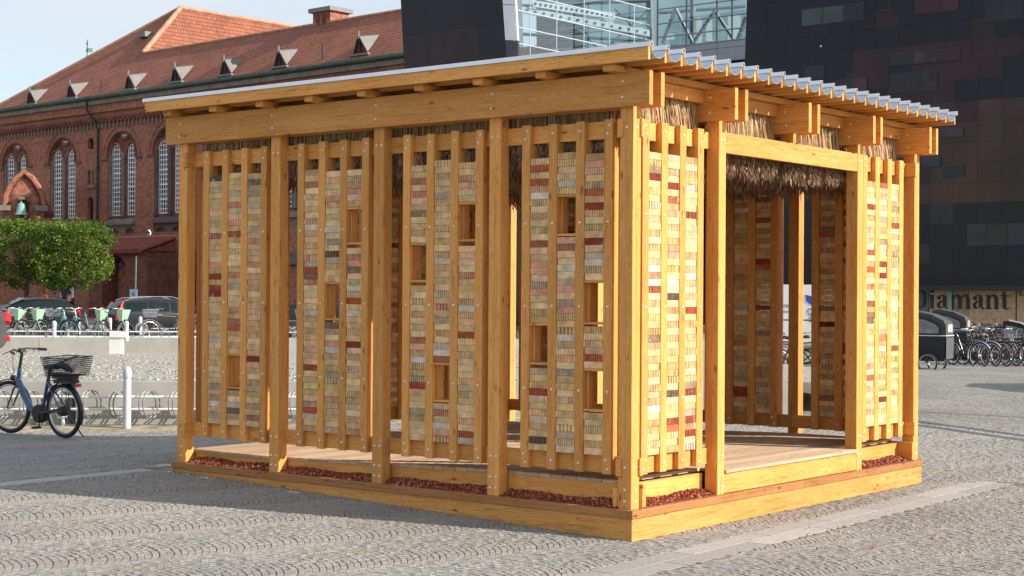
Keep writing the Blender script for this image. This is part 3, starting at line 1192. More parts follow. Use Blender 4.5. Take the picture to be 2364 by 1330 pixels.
# strips of slabs crossing the setts
slab_rects = []                                # (u0, u1, v0, v1) in the pavilion's directions
def in_strip(u, v):
    if -0.02 < v + 3.8 and v < 5.35:
        c = -0.68 + 0.022 * v
        if abs(u - c) < 0.215: return True
    if abs(v - 5.45) < 0.11 and u < -0.45: return True
    if abs(u - 5.42) < 0.12 and v < 0.0 and v > -8: return True
    return False
def slab(u0, u1, v0, v1, skew=0.0):
    g = .006
    pts = [(u0 + g + skew * v0, v0 + g), (u1 - g + skew * v0, v0 + g), (u1 - g + skew * v1, v1 - g), (u0 + g + skew * v1, v1 - g)]
    top, low = [], []
    for u, v in pts:
        x, y = from_uv(u, v)
        h = ground_h(x, y)
        low.append((x, y, h - .03)); top.append((x, y, h - .004))
    c = sum((Vector(p) for p in top), Vector()) / 4
    mb = MB()
    t2 = [tuple(c + (Vector(p) - c) * .997 + Vector((0, 0, .0006))) for p in top]
    vs = low + top + t2
    fs = [(4, 5, 1, 0), (5, 6, 2, 1), (6, 7, 3, 2), (7, 4, 0, 3), (8, 9, 5, 4), (9, 10, 6, 5), (10, 11, 7, 6), (11, 8, 4, 7), (8, 9, 10, 11)]
    mb.add(vs, fs)
    return mb.build('granite_slab', M['slab'], plaza)
v = -2.6
while v < 5.2:
    l = U(.85, 1.15)
    slab(-0.882, -0.682, v, v + l, .022)
    slab(-0.680, -0.475, v + .4, v + l + .4, .022)
    v += l
v = -7.0
while v < -0.15:
    l = min(1.0, -0.12 - v)
    slab(5.31, 5.53, v, v + max(l, .1))
    v += 1.0
u = -0.95
while u > -3.4:
    slab(u - 1.0, u, 5.35, 5.55)
    u -= 1.0

# setts laid in segmental arcs, lanes running across the picture
def build_setts():
    LW = 0.92
    RAD = LW / math.sqrt(2)
    ps = 0.053
    nphi = 16
    dph = (math.pi / 2) / nphi
    ang = math.radians(38.0)
    ax = Vector((math.cos(ang), math.sin(ang)))    # along a lane
    ac = Vector((-ax.y, ax.x))                     # across the lanes
    o_ = Vector((0.2, 9.6))
    rest = MB()
    singles = []
    rnd = random.Random(5)
    for lane in range(-16, 26):
        off = rnd.uniform(0, ps)
        for k in range(-100, 400):
            s0 = k * ps + off
            mid = o_ + ax * s0 + ac * (lane * LW)
            if mid.y < 8.2 or mid.y > 23.5 or abs(mid.x) > mid.y * .345 + 2.2:
                continue
            wig = rnd.uniform(-.003, .003)
            for q in range(nphi):
                ph0 = -math.pi / 4 + q * dph + rnd.uniform(-.004, .004)
                ph1 = ph0 + dph
                gap = .0045
                pm = (ph0 + ph1) / 2
                cm = o_ + ax * (s0 + RAD * (math.cos(pm) - .85)) + ac * (lane * LW + RAD * math.sin(pm))
                if cm.y < 9.75 or cm.y > 21.9 or abs(cm.x) > cm.y * .325 + .35:
                    continue
                u, v = to_uv(cm.x, cm.y)
                if -0.045 < u < UW + .045 and -0.045 < v < VW + .045: continue
                if in_strip(u, v): continue
                hh = ground_h(cm.x, cm.y) + rnd.uniform(-.002, .0028)
                g = rnd.uniform(.0010, .0030)
                ca = RAD * dph / 2 - g
                tang = ax * (-math.sin(pm)) + ac * math.cos(pm)
                cs = ps / 2 - rnd.uniform(.0016, .0044)
                P = []
                for (a_, b_) in ((-1, -1), (1, -1), (1, 1), (-1, 1)):
                    p = cm + tang * (a_ * (ca + rnd.uniform(-.002, .0015))) + ax * (b_ * cs + rnd.uniform(-.002, .0015) + wig)
                    P.append(p)
                c2 = sum(P, Vector((0, 0))) / 4
                tz = [hh + rnd.uniform(-.0015, .0015) for _ in range(4)]
                vs = [(p.x, p.y, hh - .014) for p in P] + [(p.x, p.y, hh - .004) for p in P] + \
                     [(c2.x + (p.x - c2.x) * .86, c2.y + (p.y - c2.y) * .86, z_ - .001) for p, z_ in zip(P, tz)]
                fs = [(0, 1, 5, 4), (1, 2, 6, 5), (2, 3, 7, 6), (3, 0, 4, 7), (4, 5, 9, 8), (5, 6, 10, 9), (6, 7, 11, 10), (7, 4, 8, 11), (8, 9, 10, 11)]
                w = rnd.uniform(.93, 1.08)
                tint = rnd.choice(((.287, .275, .250), (.272, .264, .249), (.299, .283, .254), (.256, .252, .243), (.289, .262, .226)))
                col = tuple(c * w for c in tint)
                singles.append((cm.y, vs, fs, col))
    singles.sort(key=lambda s: s[0])
    for n, (_, vs, fs, col) in enumerate(singles):
        if n < 300:
            mb = MB(); mb.col = col
            mb.add(vs, fs)
            mb.build('granite_sett', M['setts'], plaza, recalc=False)
        else:
            rest.col = col
            rest.add(vs, fs)
    rest.build('granite_setts', M['setts'], plaza, recalc=False, kind='stuff')
    print('setts', len(singles))
build_setts()

# ================================================================== the red brick library across the street
def brickwall_mat(name, c1, c2, mortar, scale=1.0):
    m, nt, N, L, B = nodes_of(name)
    t = N.new('ShaderNodeTexCoord')
    b = N.new('ShaderNodeTexBrick')
    b.inputs['Color1'].default_value = (*c1, 1); b.inputs['Color2'].default_value = (*c2, 1); b.inputs['Mortar'].default_value = (*mortar, 1)
    b.inputs['Scale'].default_value = scale
    b.inputs['Brick Width'].default_value = .42; b.inputs['Row Height'].default_value = .13; b.inputs['Mortar Size'].default_value = .012
    b.inputs['Bias'].default_value = -.3
    mp_ = N.new('ShaderNodeMapping'); mp_.inputs['Rotation'].default_value = (math.pi / 2, 0, 0)
    L.new(t.outputs['Object'], mp_.inputs['Vector']); L.new(mp_.outputs['Vector'], b.inputs['Vector'])
    n1 = N.new('ShaderNodeTexNoise'); n1.inputs['Scale'].default_value = .22; n1.inputs['Detail'].default_value = 6
    n2 = N.new('ShaderNodeTexNoise'); n2.inputs['Scale'].default_value = 3.2; n2.inputs['Detail'].default_value = 5; n2.inputs['Roughness'].default_value = .7
    L.new(t.outputs['Object'], n1.inputs['Vector']); L.new(t.outputs['Object'], n2.inputs['Vector'])
    a = N.new('ShaderNodeMapRange'); a.inputs['From Min'].default_value = .3; a.inputs['From Max'].default_value = .7; a.inputs['To Min'].default_value = .78; a.inputs['To Max'].default_value = 1.2
    L.new(n1.outputs['Fac'], a.inputs['Value'])
    c = N.new('ShaderNodeMapRange'); c.inputs['From Min'].default_value = .3; c.inputs['From Max'].default_value = .62; c.inputs['To Min'].default_value = .45; c.inputs['To Max'].default_value = 1.12
    L.new(n2.outputs['Fac'], c.inputs['Value'])
    mu = N.new('ShaderNodeMath'); mu.operation = 'MULTIPLY'
    L.new(a.outputs['Result'], mu.inputs[0]); L.new(c.outputs['Result'], mu.inputs[1])
    h = N.new('ShaderNodeHueSaturation'); L.new(b.outputs['Color'], h.inputs['Color']); L.new(mu.outputs[0], h.inputs['Value'])
    L.new(h.outputs['Color'], B.inputs['Base Color'])
    B.inputs['Roughness'].default_value = .9; B.inputs['Specular IOR Level'].default_value = .2
    return m


def tile_mat(name, c1, c2):
    """interlocking clay tiles: rows along local X, running down local Y"""
    m, nt, N, L, B = nodes_of(name)
    t = N.new('ShaderNodeTexCoord')
    sp = N.new('ShaderNodeSeparateXYZ'); L.new(t.outputs['Object'], sp.inputs['Vector'])
    def math_(op, a, b=None):
        q = N.new('ShaderNodeMath'); q.operation = op
        for i, x in enumerate((a, b)):
            if x is None: continue
            if isinstance(x, (int, float)): q.inputs[i].default_value = x
            else: L.new(x, q.inputs[i])
        return q.outputs[0]
    row = math_('FRACT', math_('MULTIPLY', sp.outputs['Y'], 1 / .36))
    colw = math_('FRACT', math_('MULTIPLY', sp.outputs['X'], 1 / .30))
    hump = math_('SINE', math_('MULTIPLY', colw, math.pi))
    hgt = math_('ADD', math_('MULTIPLY', hump, .6), math_('MULTIPLY', row, -.8))
    wn_ = N.new('ShaderNodeTexWhiteNoise'); wn_.noise_dimensions = '2D'
    cb = N.new('ShaderNodeCombineXYZ')
    L.new(math_('FLOOR', math_('MULTIPLY', sp.outputs['X'], 1 / .30)), cb.inputs[0]); L.new(math_('FLOOR', math_('MULTIPLY', sp.outputs['Y'], 1 / .36)), cb.inputs[1])
    L.new(cb.outputs[0], wn_.inputs['Vector'])
    n1 = N.new('ShaderNodeTexNoise'); n1.inputs['Scale'].default_value = .35; n1.inputs['Detail'].default_value = 6
    L.new(t.outputs['Object'], n1.inputs['Vector'])
    mi = N.new('ShaderNodeMixRGB'); mi.inputs['Color1'].default_value = (*c1, 1); mi.inputs['Color2'].default_value = (*c2, 1)
    f = math_('ADD', math_('MULTIPLY', wn_.outputs['Value'], .6), math_('MULTIPLY', math_('SUBTRACT', n1.outputs['Fac'], .5), 1.6))
    L.new(f, mi.inputs['Fac'])
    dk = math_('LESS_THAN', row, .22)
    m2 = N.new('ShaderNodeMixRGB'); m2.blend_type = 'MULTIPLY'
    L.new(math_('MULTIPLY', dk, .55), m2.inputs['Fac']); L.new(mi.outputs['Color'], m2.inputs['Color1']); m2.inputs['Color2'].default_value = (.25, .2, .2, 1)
    L.new(m2.outputs['Color'], B.inputs['Base Color'])
    B.inputs['Roughness'].default_value = .75
    bp = N.new('ShaderNodeBump'); bp.inputs['Strength'].default_value = 1.0; bp.inputs['Distance'].default_value = .09
    L.new(hgt, bp.inputs['Height']); L.new(bp.outputs['Normal'], B.inputs['Normal'])
    return m


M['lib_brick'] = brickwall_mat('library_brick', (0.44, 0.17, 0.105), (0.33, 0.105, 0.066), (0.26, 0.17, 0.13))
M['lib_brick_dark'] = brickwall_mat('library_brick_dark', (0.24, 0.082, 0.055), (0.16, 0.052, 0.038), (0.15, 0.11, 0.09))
M['lib_stone'] = simple('library_sandstone', (0.23, 0.19, 0.155), .9, noise=.25, nscale=1.5)
M['lib_stone_dark'] = simple('sooty_sandstone', (0.115, 0.10, 0.095), .9, noise=.3, nscale=1.5)
M['tile'] = tile_mat('clay_roof_tiles', (0.36, 0.12, 0.062), (0.20, 0.058, 0.035))
M['tile_small'] = simple('clay_tile', (0.24, 0.055, 0.035), .8, noise=.3, nscale=3)
M['ridge'] = simple('ridge_tile', (0.42, 0.24, 0.15), .85, noise=.3, nscale=2)
M['copper'] = simple('green_copper', (0.055, 0.10, 0.075), .7, noise=.3, nscale=2)
M['verdigris'] = simple('verdigris_bronze', (0.22, 0.42, 0.36), .6, noise=.2, nscale=4)
M['white_paint'] = simple('white_paint', (0.78, 0.78, 0.76), .5, noise=.05)
M['lead'] = simple('lead_sheet', (.19, .185, .18), .6, noise=.12, nscale=2)
M['dark_wood'] = simple('dark_timber', (0.05, 0.04, 0.045), .7)
M['winglass'] = simple('dark_window_glass', (0.022, 0.028, 0.034), .08, noise=.3, nscale=.8, spec=.8)
M['iron'] = simple('black_iron', (0.02, 0.022, 0.025), .5)

# facade plane
FA = Vector((-44.8, 140.0, 0))
FD = Vector((0.741, -0.671, 0)).normalized()   # along the facade, to the right
FB = Vector((0.671, 0.741, 0)).normalized()    # into the building
FROT = math.atan2(FD.y, FD.x)
lib = tag(empty('library_building', FA, FROT), 'long red brick library with steep tiled roof, arched windows and small triangular dormers', 'building')


def fl(px, py, depth=0.0):
    """photograph point -> (t, z) on the facade (or a plane `depth` in front of it, negative = in front)"""
    p = on_plane(px, py, FA + FB * depth, FB)
    return (p - FA).dot(FD), p.z


def plate(mb, t0, t1, z0, z1, ops, y=0.0, rv=0.5, nseg=10):
    """wall in the plane y (into the wall +y) with openings (ta, tb, za, zs, arch) and reveals rv deep"""
    groups = {}
    for o in ops:
        groups.setdefault((round(o[0], 4), round(o[1], 4)), []).append(o)
    def q(a, b, c, d):
        if b - a > 1e-4 and d - c > 1e-4:
            mb.add([(a, y, c), (b, y, c), (b, y, d), (a, y, d)], [(0, 1, 2, 3)])
    cur = t0
    for (ta, tb) in sorted(groups):
        q(cur, ta, z0, z1)
        zc = z0
        for (_, _, za, zs, arch) in sorted(groups[(ta, tb)], key=lambda o: o[2]):
            q(ta, tb, zc, za)
            r = (tb - ta) / 2
            c = (ta + tb) / 2
            out = [(ta, za), (tb, za), (tb, zs)]
            if arch:
                rise = r * arch
                A = [(c + r * math.cos(math.pi * i / nseg), zs + rise * math.sin(math.pi * i / nseg)) for i in range(nseg + 1)]
                zt = zs + rise
                for i in range(nseg):
                    (xa, ya), (xb, yb) = A[i], A[i + 1]
                    mb.add([(xa, y, ya), (xb, y, yb), (xb, y, zt + .001), (xa, y, zt + .001)], [(0, 1, 2, 3)])
                out += A[1:-1] + [(ta, zs)]
                zc = zt
            else:
                out += [(ta, zs)]
                zc = zs
            n = len(out)
            mb.add([(a, y, b) for a, b in out] + [(a, y + rv, b) for a, b in out], [(i, (i + 1) % n, (i + 1) % n + n, i + n) for i in range(n)])
        q(ta, tb, zc, z1)
        cur = tb
    q(cur, t1, z0, z1)


def grid_window(parent, ta, tb, za, zs, arch, y, nx, nz, bar=.035, frame=.09):
    """white glazing bars over dark glass; window > pane"""
    mb = MB()
    r = (tb - ta) / 2
    c = (ta + tb) / 2
    ztop = zs + (r * arch if arch else 0)
    def topz(x):
        if not arch: return zs
        k = max(0, 1 - ((x - c) / r) ** 2)
        return zs + r * arch * math.sqrt(k)
    mb.box((ta, y - .03, za), (ta + frame, y + .03, zs)); mb.box((tb - frame, y - .03, za), (tb, y + .03, zs))
    mb.box((ta, y - .03, za), (tb, y + .03, za + frame))
    for i in range(1, nx):
        x = ta + (tb - ta) * i / nx
        mb.box((x - bar / 2, y - .02, za), (x + bar / 2, y + .02, topz(x)))
    for k in range(1, nz):
        z = za + (ztop - za) * k / nz
        if z > zs and arch:
            w = r * math.sqrt(max(0, 1 - ((z - zs) / (r * arch)) ** 2))
        else:
            w = r
        th = bar * (1.8 if k % 3 == 0 else 1)
        mb.box((c - w, y - .022, z - th / 2), (c + w, y + .022, z + th / 2))
    if arch:
        n = 12
        for i in range(n):
            a0, a1 = math.pi * i / n, math.pi * (i + 1) / n
            P = [(c + r * math.cos(a0), zs + r * arch * math.sin(a0)), (c + r * math.cos(a1), zs + r * arch * math.sin(a1))]
            Q = [(c + (r - frame) * math.cos(a), zs + (r - frame) * arch * math.sin(a)) for a in (a1, a0)]
            mb.prism([(p[0], y - .03, p[1]) for p in P + Q], (0, .06, 0))
    w = mb.build('window', M['white_paint'], parent)
    g = MB()
    if arch:
        pts = [(ta, za), (tb, za), (tb, zs)] + [(c + r * math.cos(math.pi * i / 12), zs + r * arch * math.sin(math.pi * i / 12)) for i in range(1, 12)] + [(ta, zs)]
    else:
        pts = [(ta, za), (tb, za), (tb, zs), (ta, zs)]
    g.prism([(a, y + .04, b) for a, b in pts], (0, .03, 0))
    g.build('pane', M['winglass'], w)
    return w


T_L, _ = fl(-60, 500)
T_R, _ = fl(1000, 500)
ZE = 17.2                                       # eaves
wall_ops = []
# the four (and, hidden behind the pavilion, more) tall twin windows
BIG = [(26, 80, 331, 394, True), (115, 173, 322, 388, True), (248, 313, 307, 505, True), (355, 424, 292, 500, True)]
big_fr = []
for (xa, xb, yt, yb, _) in BIG:
    ta, _z = fl(xa, 450); tb, _z = fl(xb, 450)
    big_fr.append((ta, tb))
W_BIG = sum(b - a for a, b in big_fr) / 4
cents = [(a + b) / 2 for a, b in big_fr]
step = (cents[3] - cents[1]) / 2
cents = [cents[1] - step, cents[1], cents[2], cents[3]] + [cents[3] + step * k for k in (1, 2, 3, 4, 5)]
ZA0 = fl(130, 505)[1]                           # sill of the big lights
ZTOP = fl(280, 307)[1]
ZSPR = ZTOP - W_BIG / 2
ZLOW = 6.6
for c in cents:
    wall_ops.append((c - W_BIG / 2, c + W_BIG / 2, ZLOW, ZSPR, 1.0))
# small openings between them
def op(px0, px1, py0, py1, arch=None):
    a = fl(px0, py1); b = fl(px1, py0)
    zt = b[1]
    r = (b[0] - a[0]) / 2
    return (a[0], b[0], a[1], zt - (r * arch if arch else 0), arch)
o_round = op(204, 215, 319, 345)
t1 = (o_round[0] + o_round[1]) / 2
o_round = (t1 - .42, t1 + .42, o_round[2], o_round[2] + .5, 1.0)
o_pair = op(204, 215, 394, 427)
o_pair = (t1 - .42, t1 + .42, o_pair[2], o_pair[3], None)
o_arch = op(204, 215, 455, 508)
o_arch = (t1 - .42, t1 + .42, o_arch[2], o_arch[3] - .4, 1.0)
wall_ops += [o_round, o_pair, o_arch]
# ground floor windows below the stone ledge on the right
GW = []
tg = fl(365, 660)[0]
zg0, zg1 = fl(365, 677)[1], fl(365, 641)[1]
sg = fl(403, 660)[0] - tg
mb = MB()
plate(mb, T_L, T_R, 0, ZE, wall_ops, 0, .30)
mb.build('wall', M['lib_brick'], lib)
# recessed tracery: two lancets and a round light in each big opening
for n, c in enumerate(cents):
    l0, l1 = c - W_BIG / 2, c + W_BIG / 2
    lw = W_BIG * .335
    la, lb = c - W_BIG * .30 , c + W_BIG * .27
    zs = fl(140, 352)[1] - lw / 2 + .2
    mb = MB()
    ops2 = [(la - lw / 2, la + lw / 2, ZA0, zs, 1.0), (lb - lw / 2, lb + lw / 2, ZA0, zs, 1.0),
            ]
    plate(mb, l0, l1, ZLOW, ZTOP + .3, ops2, .27, .14, 12)
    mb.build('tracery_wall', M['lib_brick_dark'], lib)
    # stone jamb, column, sill, lower stage
    st = MB()
    st.box((l0 + .001, .12, ZA0 - .1), (l0 + W_BIG * .05, .269, zs - .1))
    st.box((l1 - W_BIG * .05, .12, ZA0 - .1), (l1 - .001, .269, zs - .1))
    st.lathe([(.20, ZA0 - .1), (.16, ZA0 + .3), (.15, zs - .9), (.20, zs - .8), (.15, zs - .7), (.26, zs - .15), (.28, zs)], ((la + lb) / 2, .22, 0), 10)
    st.build('stone_column', M['lib_stone_dark' if n == 3 else 'lib_stone'], lib)
    st = MB()
    st.prism([(l0 + .002, -.25, ZA0 - .55), (l0 + .002, .55, ZA0 - .05), (l0 + .002, .55, ZA0 - .65), (l0 + .002, -.25, ZA0 - .75)], (W_BIG - .004, 0, 0))
    st.build('stone_sill', M['lib_stone_dark' if n == 3 else 'lib_stone'], lib)
    st = MB()
    zl0, zl1 = fl(285, 551)[1], fl(285, 530)[1]
    if n >= 3: zl0 -= 1.6
    lowops = [(la - lw * .5, la + lw * .5, zl0, zl1 - .25, .55), (lb - lw * .5, lb + lw * .5, zl0, zl1 - .25, .55)]
    plate(st, l0, l1, ZLOW - 1.5, ZA0 - .64, lowops, .12, .4, 8)
    st.build('stone_stage', M['lib_stone_dark' if n == 3 else 'lib_stone'], lib)
    for x in (la, lb):
        grid_window(lib, x - lw / 2, x + lw / 2, ZA0, zs, 1.0, .36, 4, 15, .075, .10)
        grid_window(lib, x - lw / 2, x + lw / 2, zl0, zl1 - .25, .55, .45, 3, 5 if n >= 3 else 4, .05, .07)
    # round light above
    rr = W_BIG * .16
    zc = zs + lw / 2 + rr + .55
    rg = MB()
    rg.ring((c + W_BIG * .02, .25, zc), rr + .12, .11, 18, 6)
    rg.build('stone_ring', M['lib_brick'], lib, smooth=60)
    rg = MB()
    rg.ring((c + W_BIG * .02, .22, zc), rr * .86, .07, 16, 4)
    for a in range(4):
        ca, sa = math.cos(a * math.pi / 4) * rr * .9, math.sin(a * math.pi / 4) * rr * .9
        rg.tube([(c + W_BIG * .02 - ca, .22, zc - sa), (c + W_BIG * .02 + ca, .22, zc + sa)], .05, 4)
    w = rg.build('rose_window', M['white_paint'], lib)
    g = MB(); g.lathe([(rr, 0), (rr, .03)], (c + W_BIG * .02, .235, zc), 18, 'y')
    g.build('pane', M['winglass'], w)
    # moulded arch hoods
    for (rad, yy, th_, mat_) in ((W_BIG / 2 + .10, -.03, .10, 'lib_brick_dark'), (W_BIG / 2 + .62, -.02, .05, 'lib_brick')):
        h = MB()
        h.ring((c, yy, ZSPR), rad, th_, 20, 5, a0=0, a1=math.pi)
        h.build('arch_moulding', M[mat_], lib, smooth=60)
    for x in (la, lb):
        h = MB(); h.ring((x, .25, zs), lw / 2 + .10, .10, 14, 5, a0=0, a1=math.pi)
        h.build('arch_moulding', M['lib_brick'], lib, smooth=60)
    # small iron string course stubs
    s = MB(); s.box((l0 - .9, -.12, ZSPR - .2), (l0 - .02, -.002, ZSPR - .05)); s.build('string_course', M['lib_stone_dark'], lib)
    s = MB(); s.box((l1 + .02, -.12, ZSPR - .2), (l1 + .9, -.002, ZSPR - .05)); s.build('string_course', M['lib_stone_dark'], lib)
# dark glass in the small openings, mullion
for o in (o_round, o_pair, o_arch):
    g = MB(); g.box((o[0] - .1, .301, o[2] - .1), (o[1] + .1, .33, o[3] + .7)); g.build('pane', M['winglass'], lib)
g = MB(); g.box((t1 - .12, .08, o_pair[2]), (t1 + .12, .3, o_pair[3])); g.build('mullion', M['lib_stone'], lib)
for o in (o_pair, o_arch):
    g = MB(); g.box((o[0] - .25, -.12, o[2] - .28), (o[1] + .25, .15, o[2] - .002)); g.build('sill', M['lib_stone'], lib)
# cornice, gutter, arched corbel table
g = MB(); g.box((T_L, -.55, ZE - .12), (T_R, -.002, ZE + .32)); g.build('cornice', M['lib_stone'], lib)
g = MB(); g.box((T_L, -.30, ZE - .75), (T_R, -.002, ZE - .121)); g.build('cornice', M['lib_brick'], lib)
g = MB(); g.tube([(T_L, -.72, ZE + .42), (T_R, -.72, ZE + .42)], .17, 8); g.build('gutter', M['copper'], lib, smooth=60)
zc = fl(200, 293)[1]
nco = 0
x = fl(-10, 300)[0]
cb = MB(); cs = MB()
while x < T_R:
    cb.ring((x, -.10, zc + .10), .24, .10, 8, 5, a0=0, a1=math.pi)
    cs.box((x - .32, -.18, zc - .30), (x - .22, -.002, zc + .10))
    x += .53
cb.box((T_L, -.16, zc + .42), (T_R, -.002, zc + .62))
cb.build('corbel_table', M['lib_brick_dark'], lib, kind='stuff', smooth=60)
cs.build('corbels', M['lib_stone'], lib, kind='stuff')
# downpipe with its swan neck
td = fl(229, 400)[0]
g = MB()
g.tube([(td - .9, -.7, ZE + .3), (td - .85, -.6, ZE - .6), (td - .1, -.22, ZE - 1.7), (td, -.16, ZE - 2.2), (td, -.16, .2)], .085, 8)
for z in (4, 8, 12): g.lathe([(.13, z), (.13, z + .12)], (td, -.16, 0), 8)
g.build('downpipe', M['iron'], lib, smooth=60)
# plinth and the stone ledge above the lower windows
g = MB()
ta, tz = fl(322, 605)[0], fl(330, 612)[1]
g.prism([(ta, -.6, tz), (ta, -.002, tz + .75), (ta, -.002, tz - .15), (ta, -.6, tz - .15)], (T_R - ta, 0, 0))
g.build('stone_ledge', M['lib_stone_dark'], lib)
g = MB()
lw_ops = [(tg - .32 + sg * k, tg + .32 + sg * k, zg0, zg1, None) for k in range(6)]
plate(g, ta, T_R, 0.0, tz - .16, lw_ops, -.35, .34)
g.build('lower_wall', M['lib_brick'], lib)
g = MB(); g.box((ta, -.75, 0), (T_R, -.351, zg0 - .75)); g.build('stone_plinth', M['lib_stone_dark'], lib)
for o in lw_ops:
    grid_window(lib, o[0], o[1], o[2], o[3], None, -.12, 3, 5, .045, .06)

# roof: one plane over the facade, ridge, hip; the sunlit hip behind
RS = math.radians(43)
RN = (Vector((0, 0, 1)) * math.cos(RS) - FB * math.sin(RS)).normalized()
RP0 = FA + FB * -.75 + Vector((0, 0, ZE + .4))
def roofpt(px, py, off=0.0):
    return on_plane(px, py, RP0 + RN * off, RN)
def local_obj(name, pts_faces, mat, origin, xaxis, normal, parent, thick=.25):
    """flat slab whose own X runs along xaxis and Z along normal (so that tiles follow it); parented keeping place"""
    xa = xaxis.normalized(); za = normal.normalized(); ya = za.cross(xa).normalized()
    m3 = Matrix((xa, ya, za)).transposed()
    mw = Matrix.Translation(origin) @ m3.to_4x4()
    inv = mw.inverted()
    mb = MB()
    mb.prism([inv @ p for p in pts_faces], Vector((0, 0, -thick)))
    o = mb.build(name, mat, parent)
    pm = Matrix.Translation(parent.location) @ Matrix.Rotation(parent.rotation_euler.z, 4, 'Z')
    o.matrix_local = pm.inverted() @ mw
    return o
eL = on_plane(-30, 290, RP0, RN); eL = RP0 + FD * (eL - RP0).dot(FD)
eR = RP0 + FD * ((on_plane(985, 150, RP0, RN) - RP0).dot(FD))
pts = [eL, eR, roofpt(985, 14), roofpt(330, 123), roofpt(417, 18), roofpt(-30, 259)]
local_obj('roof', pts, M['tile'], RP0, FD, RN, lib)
def world_tube(name, P, r, mat, parent, n=8, smooth=60, kind=None):
    mb = MB()
    inv = (Matrix.Translation(parent.location) @ Matrix.Rotation(parent.rotation_euler.z, 4, 'Z')).inverted()
    mb.tube([inv @ p for p in P], r, n)
    return mb.build(name, mat, parent, smooth=smooth, kind=kind)
world_tube('ridge_tiles', [roofpt(-30, 259), roofpt(417, 18)], .17, M['ridge'], lib)
world_tube('ridge_tiles', [roofpt(330, 123, .02), roofpt(985, 14, .02)], .12, M['ridge'], lib)
apex = roofpt(417, 18)
low = roofpt(330, 123)
back = apex + FB * 30.0
hip_n = ((low - apex).cross(back - apex)).normalized()
if hip_n.z < 0: hip_n = -hip_n
hx = FB.copy()

# lower edge of the lit hip runs on down behind the front ridge
dd = (low - apex)
low2 = apex + dd * 1.7
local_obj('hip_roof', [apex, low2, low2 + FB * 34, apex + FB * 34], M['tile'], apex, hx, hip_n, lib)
world_tube('ridge_tiles', [apex, low], .22, M['ridge'], lib)
world_tube('ridge_tiles', [apex, apex + FB * 34], .17, M['ridge'], lib)

# dormers: small triangular, timber front and lead cheeks
def dormer(px, py, s):
    p = roofpt(px, py)                          # middle of its foot
    inv = (Matrix.Translation(lib.location) @ Matrix.Rotation(lib.rotation_euler.z, 4, 'Z')).inverted()
    b = inv @ p
    w, h = .78 * s, 1.35 * s
    d = h / math.tan(RS)
    F0, F1, T_, K_ = Vector((b.x - w, b.y - .1, b.z)), Vector((b.x + w, b.y - .1, b.z)), Vector((b.x, b.y - .3, b.z + h)), Vector((b.x, b.y - .1 + d + .5, b.z + h + .35))
    mb = MB(); mb.add([F0 + Vector((.12, .1, .1)), F1 + Vector((-.12, .1, .1)), T_ + Vector((0, .2, -.2))], [(0, 1, 2)])
    o = mb.build('dormer', M['lib_brick_dark'], lib)
    def cheek(a, t, k, sgn):
        m2 = MB()
        nrm = (t - a).cross(k - a).normalized() * .05 * sgn
        m2.prism([a, t, k], nrm)
        m2.build('lead_cheek', M['lead'], o)
    cheek(F0, T_, K_, -1); cheek(F1, T_, K_, 1)
    m3 = MB()
    m3.tube([F0, T_ + Vector((0, -.02, .02))], .075, 5); m3.tube([F1, T_ + Vector((0, -.02, .02))], .06, 5); m3.tube([(b.x, b.y - .1, b.z), T_], .07, 5)
    m3.tube([F0, F1], .07, 5)
    m3.build('timber_frame', M['dark_wood'], o)
    m4 = MB(); m4.lathe([(.10, -.2), (.07, .35)], (T_.x, T_.y, T_.z), 6); m4.build('finial', M['lead'], o)
    m4 = MB(); m4.box((b.x - w - .25, b.y - .3, b.z - .15), (b.x + w + .25, b.y - .08, b.z - .02)); m4.build('lead_apron', M['lead'], o)
for (x, y, s) in [(75, 239, .8), (168, 225, .8), (303, 205, .8), (410, 188, .8), (524, 172, .8), (650, 153, .82), (835, 124, .86)]:
    dormer(x, y, s)
for (x, y) in [(234, 212), (745, 135)]:
    p = roofpt(x, y)
    world_tube('vent_pipe', [p - Vector((0, 0, .3)), p + Vector((0, 0, 1.0))], .07, M['dark_wood'], lib)
p = roofpt(338, 84)
g = MB(); g.box((-.5, -.5, -.1), (.5, .5, .35)); o = g.build('roof_hatch', M['lead'], lib)
o.location = (Matrix.Translation(lib.location) @ Matrix.Rotation(lib.rotation_euler.z, 4, 'Z')).inverted() @ p
# chimney
p = roofpt(748, 52)
b = (Matrix.Translation(lib.location) @ Matrix.Rotation(lib.rotation_euler.z, 4, 'Z')).inverted() @ p
g = MB(); g.box((b.x - 1.0, b.y - .2, b.z - 1), (b.x + .9, b.y + 1.6, b.z + .75)); ch = g.build('chimney', M['lib_brick'], lib)
g = MB(); g.box((b.x - 1.25, b.y - .45, b.z + .751), (b.x + 1.15, b.y + 1.85, b.z + 1.05)); g.build('chimney_cap', M['lead'], ch)
for dx in (-.45, .25):
    g = MB(); g.box((b.x + dx - .18, b.y - .26, b.z - .6), (b.x + dx + .18, b.y - .201, b.z + .55)); g.build('flue_recess', M['lib_brick_dark'], ch)

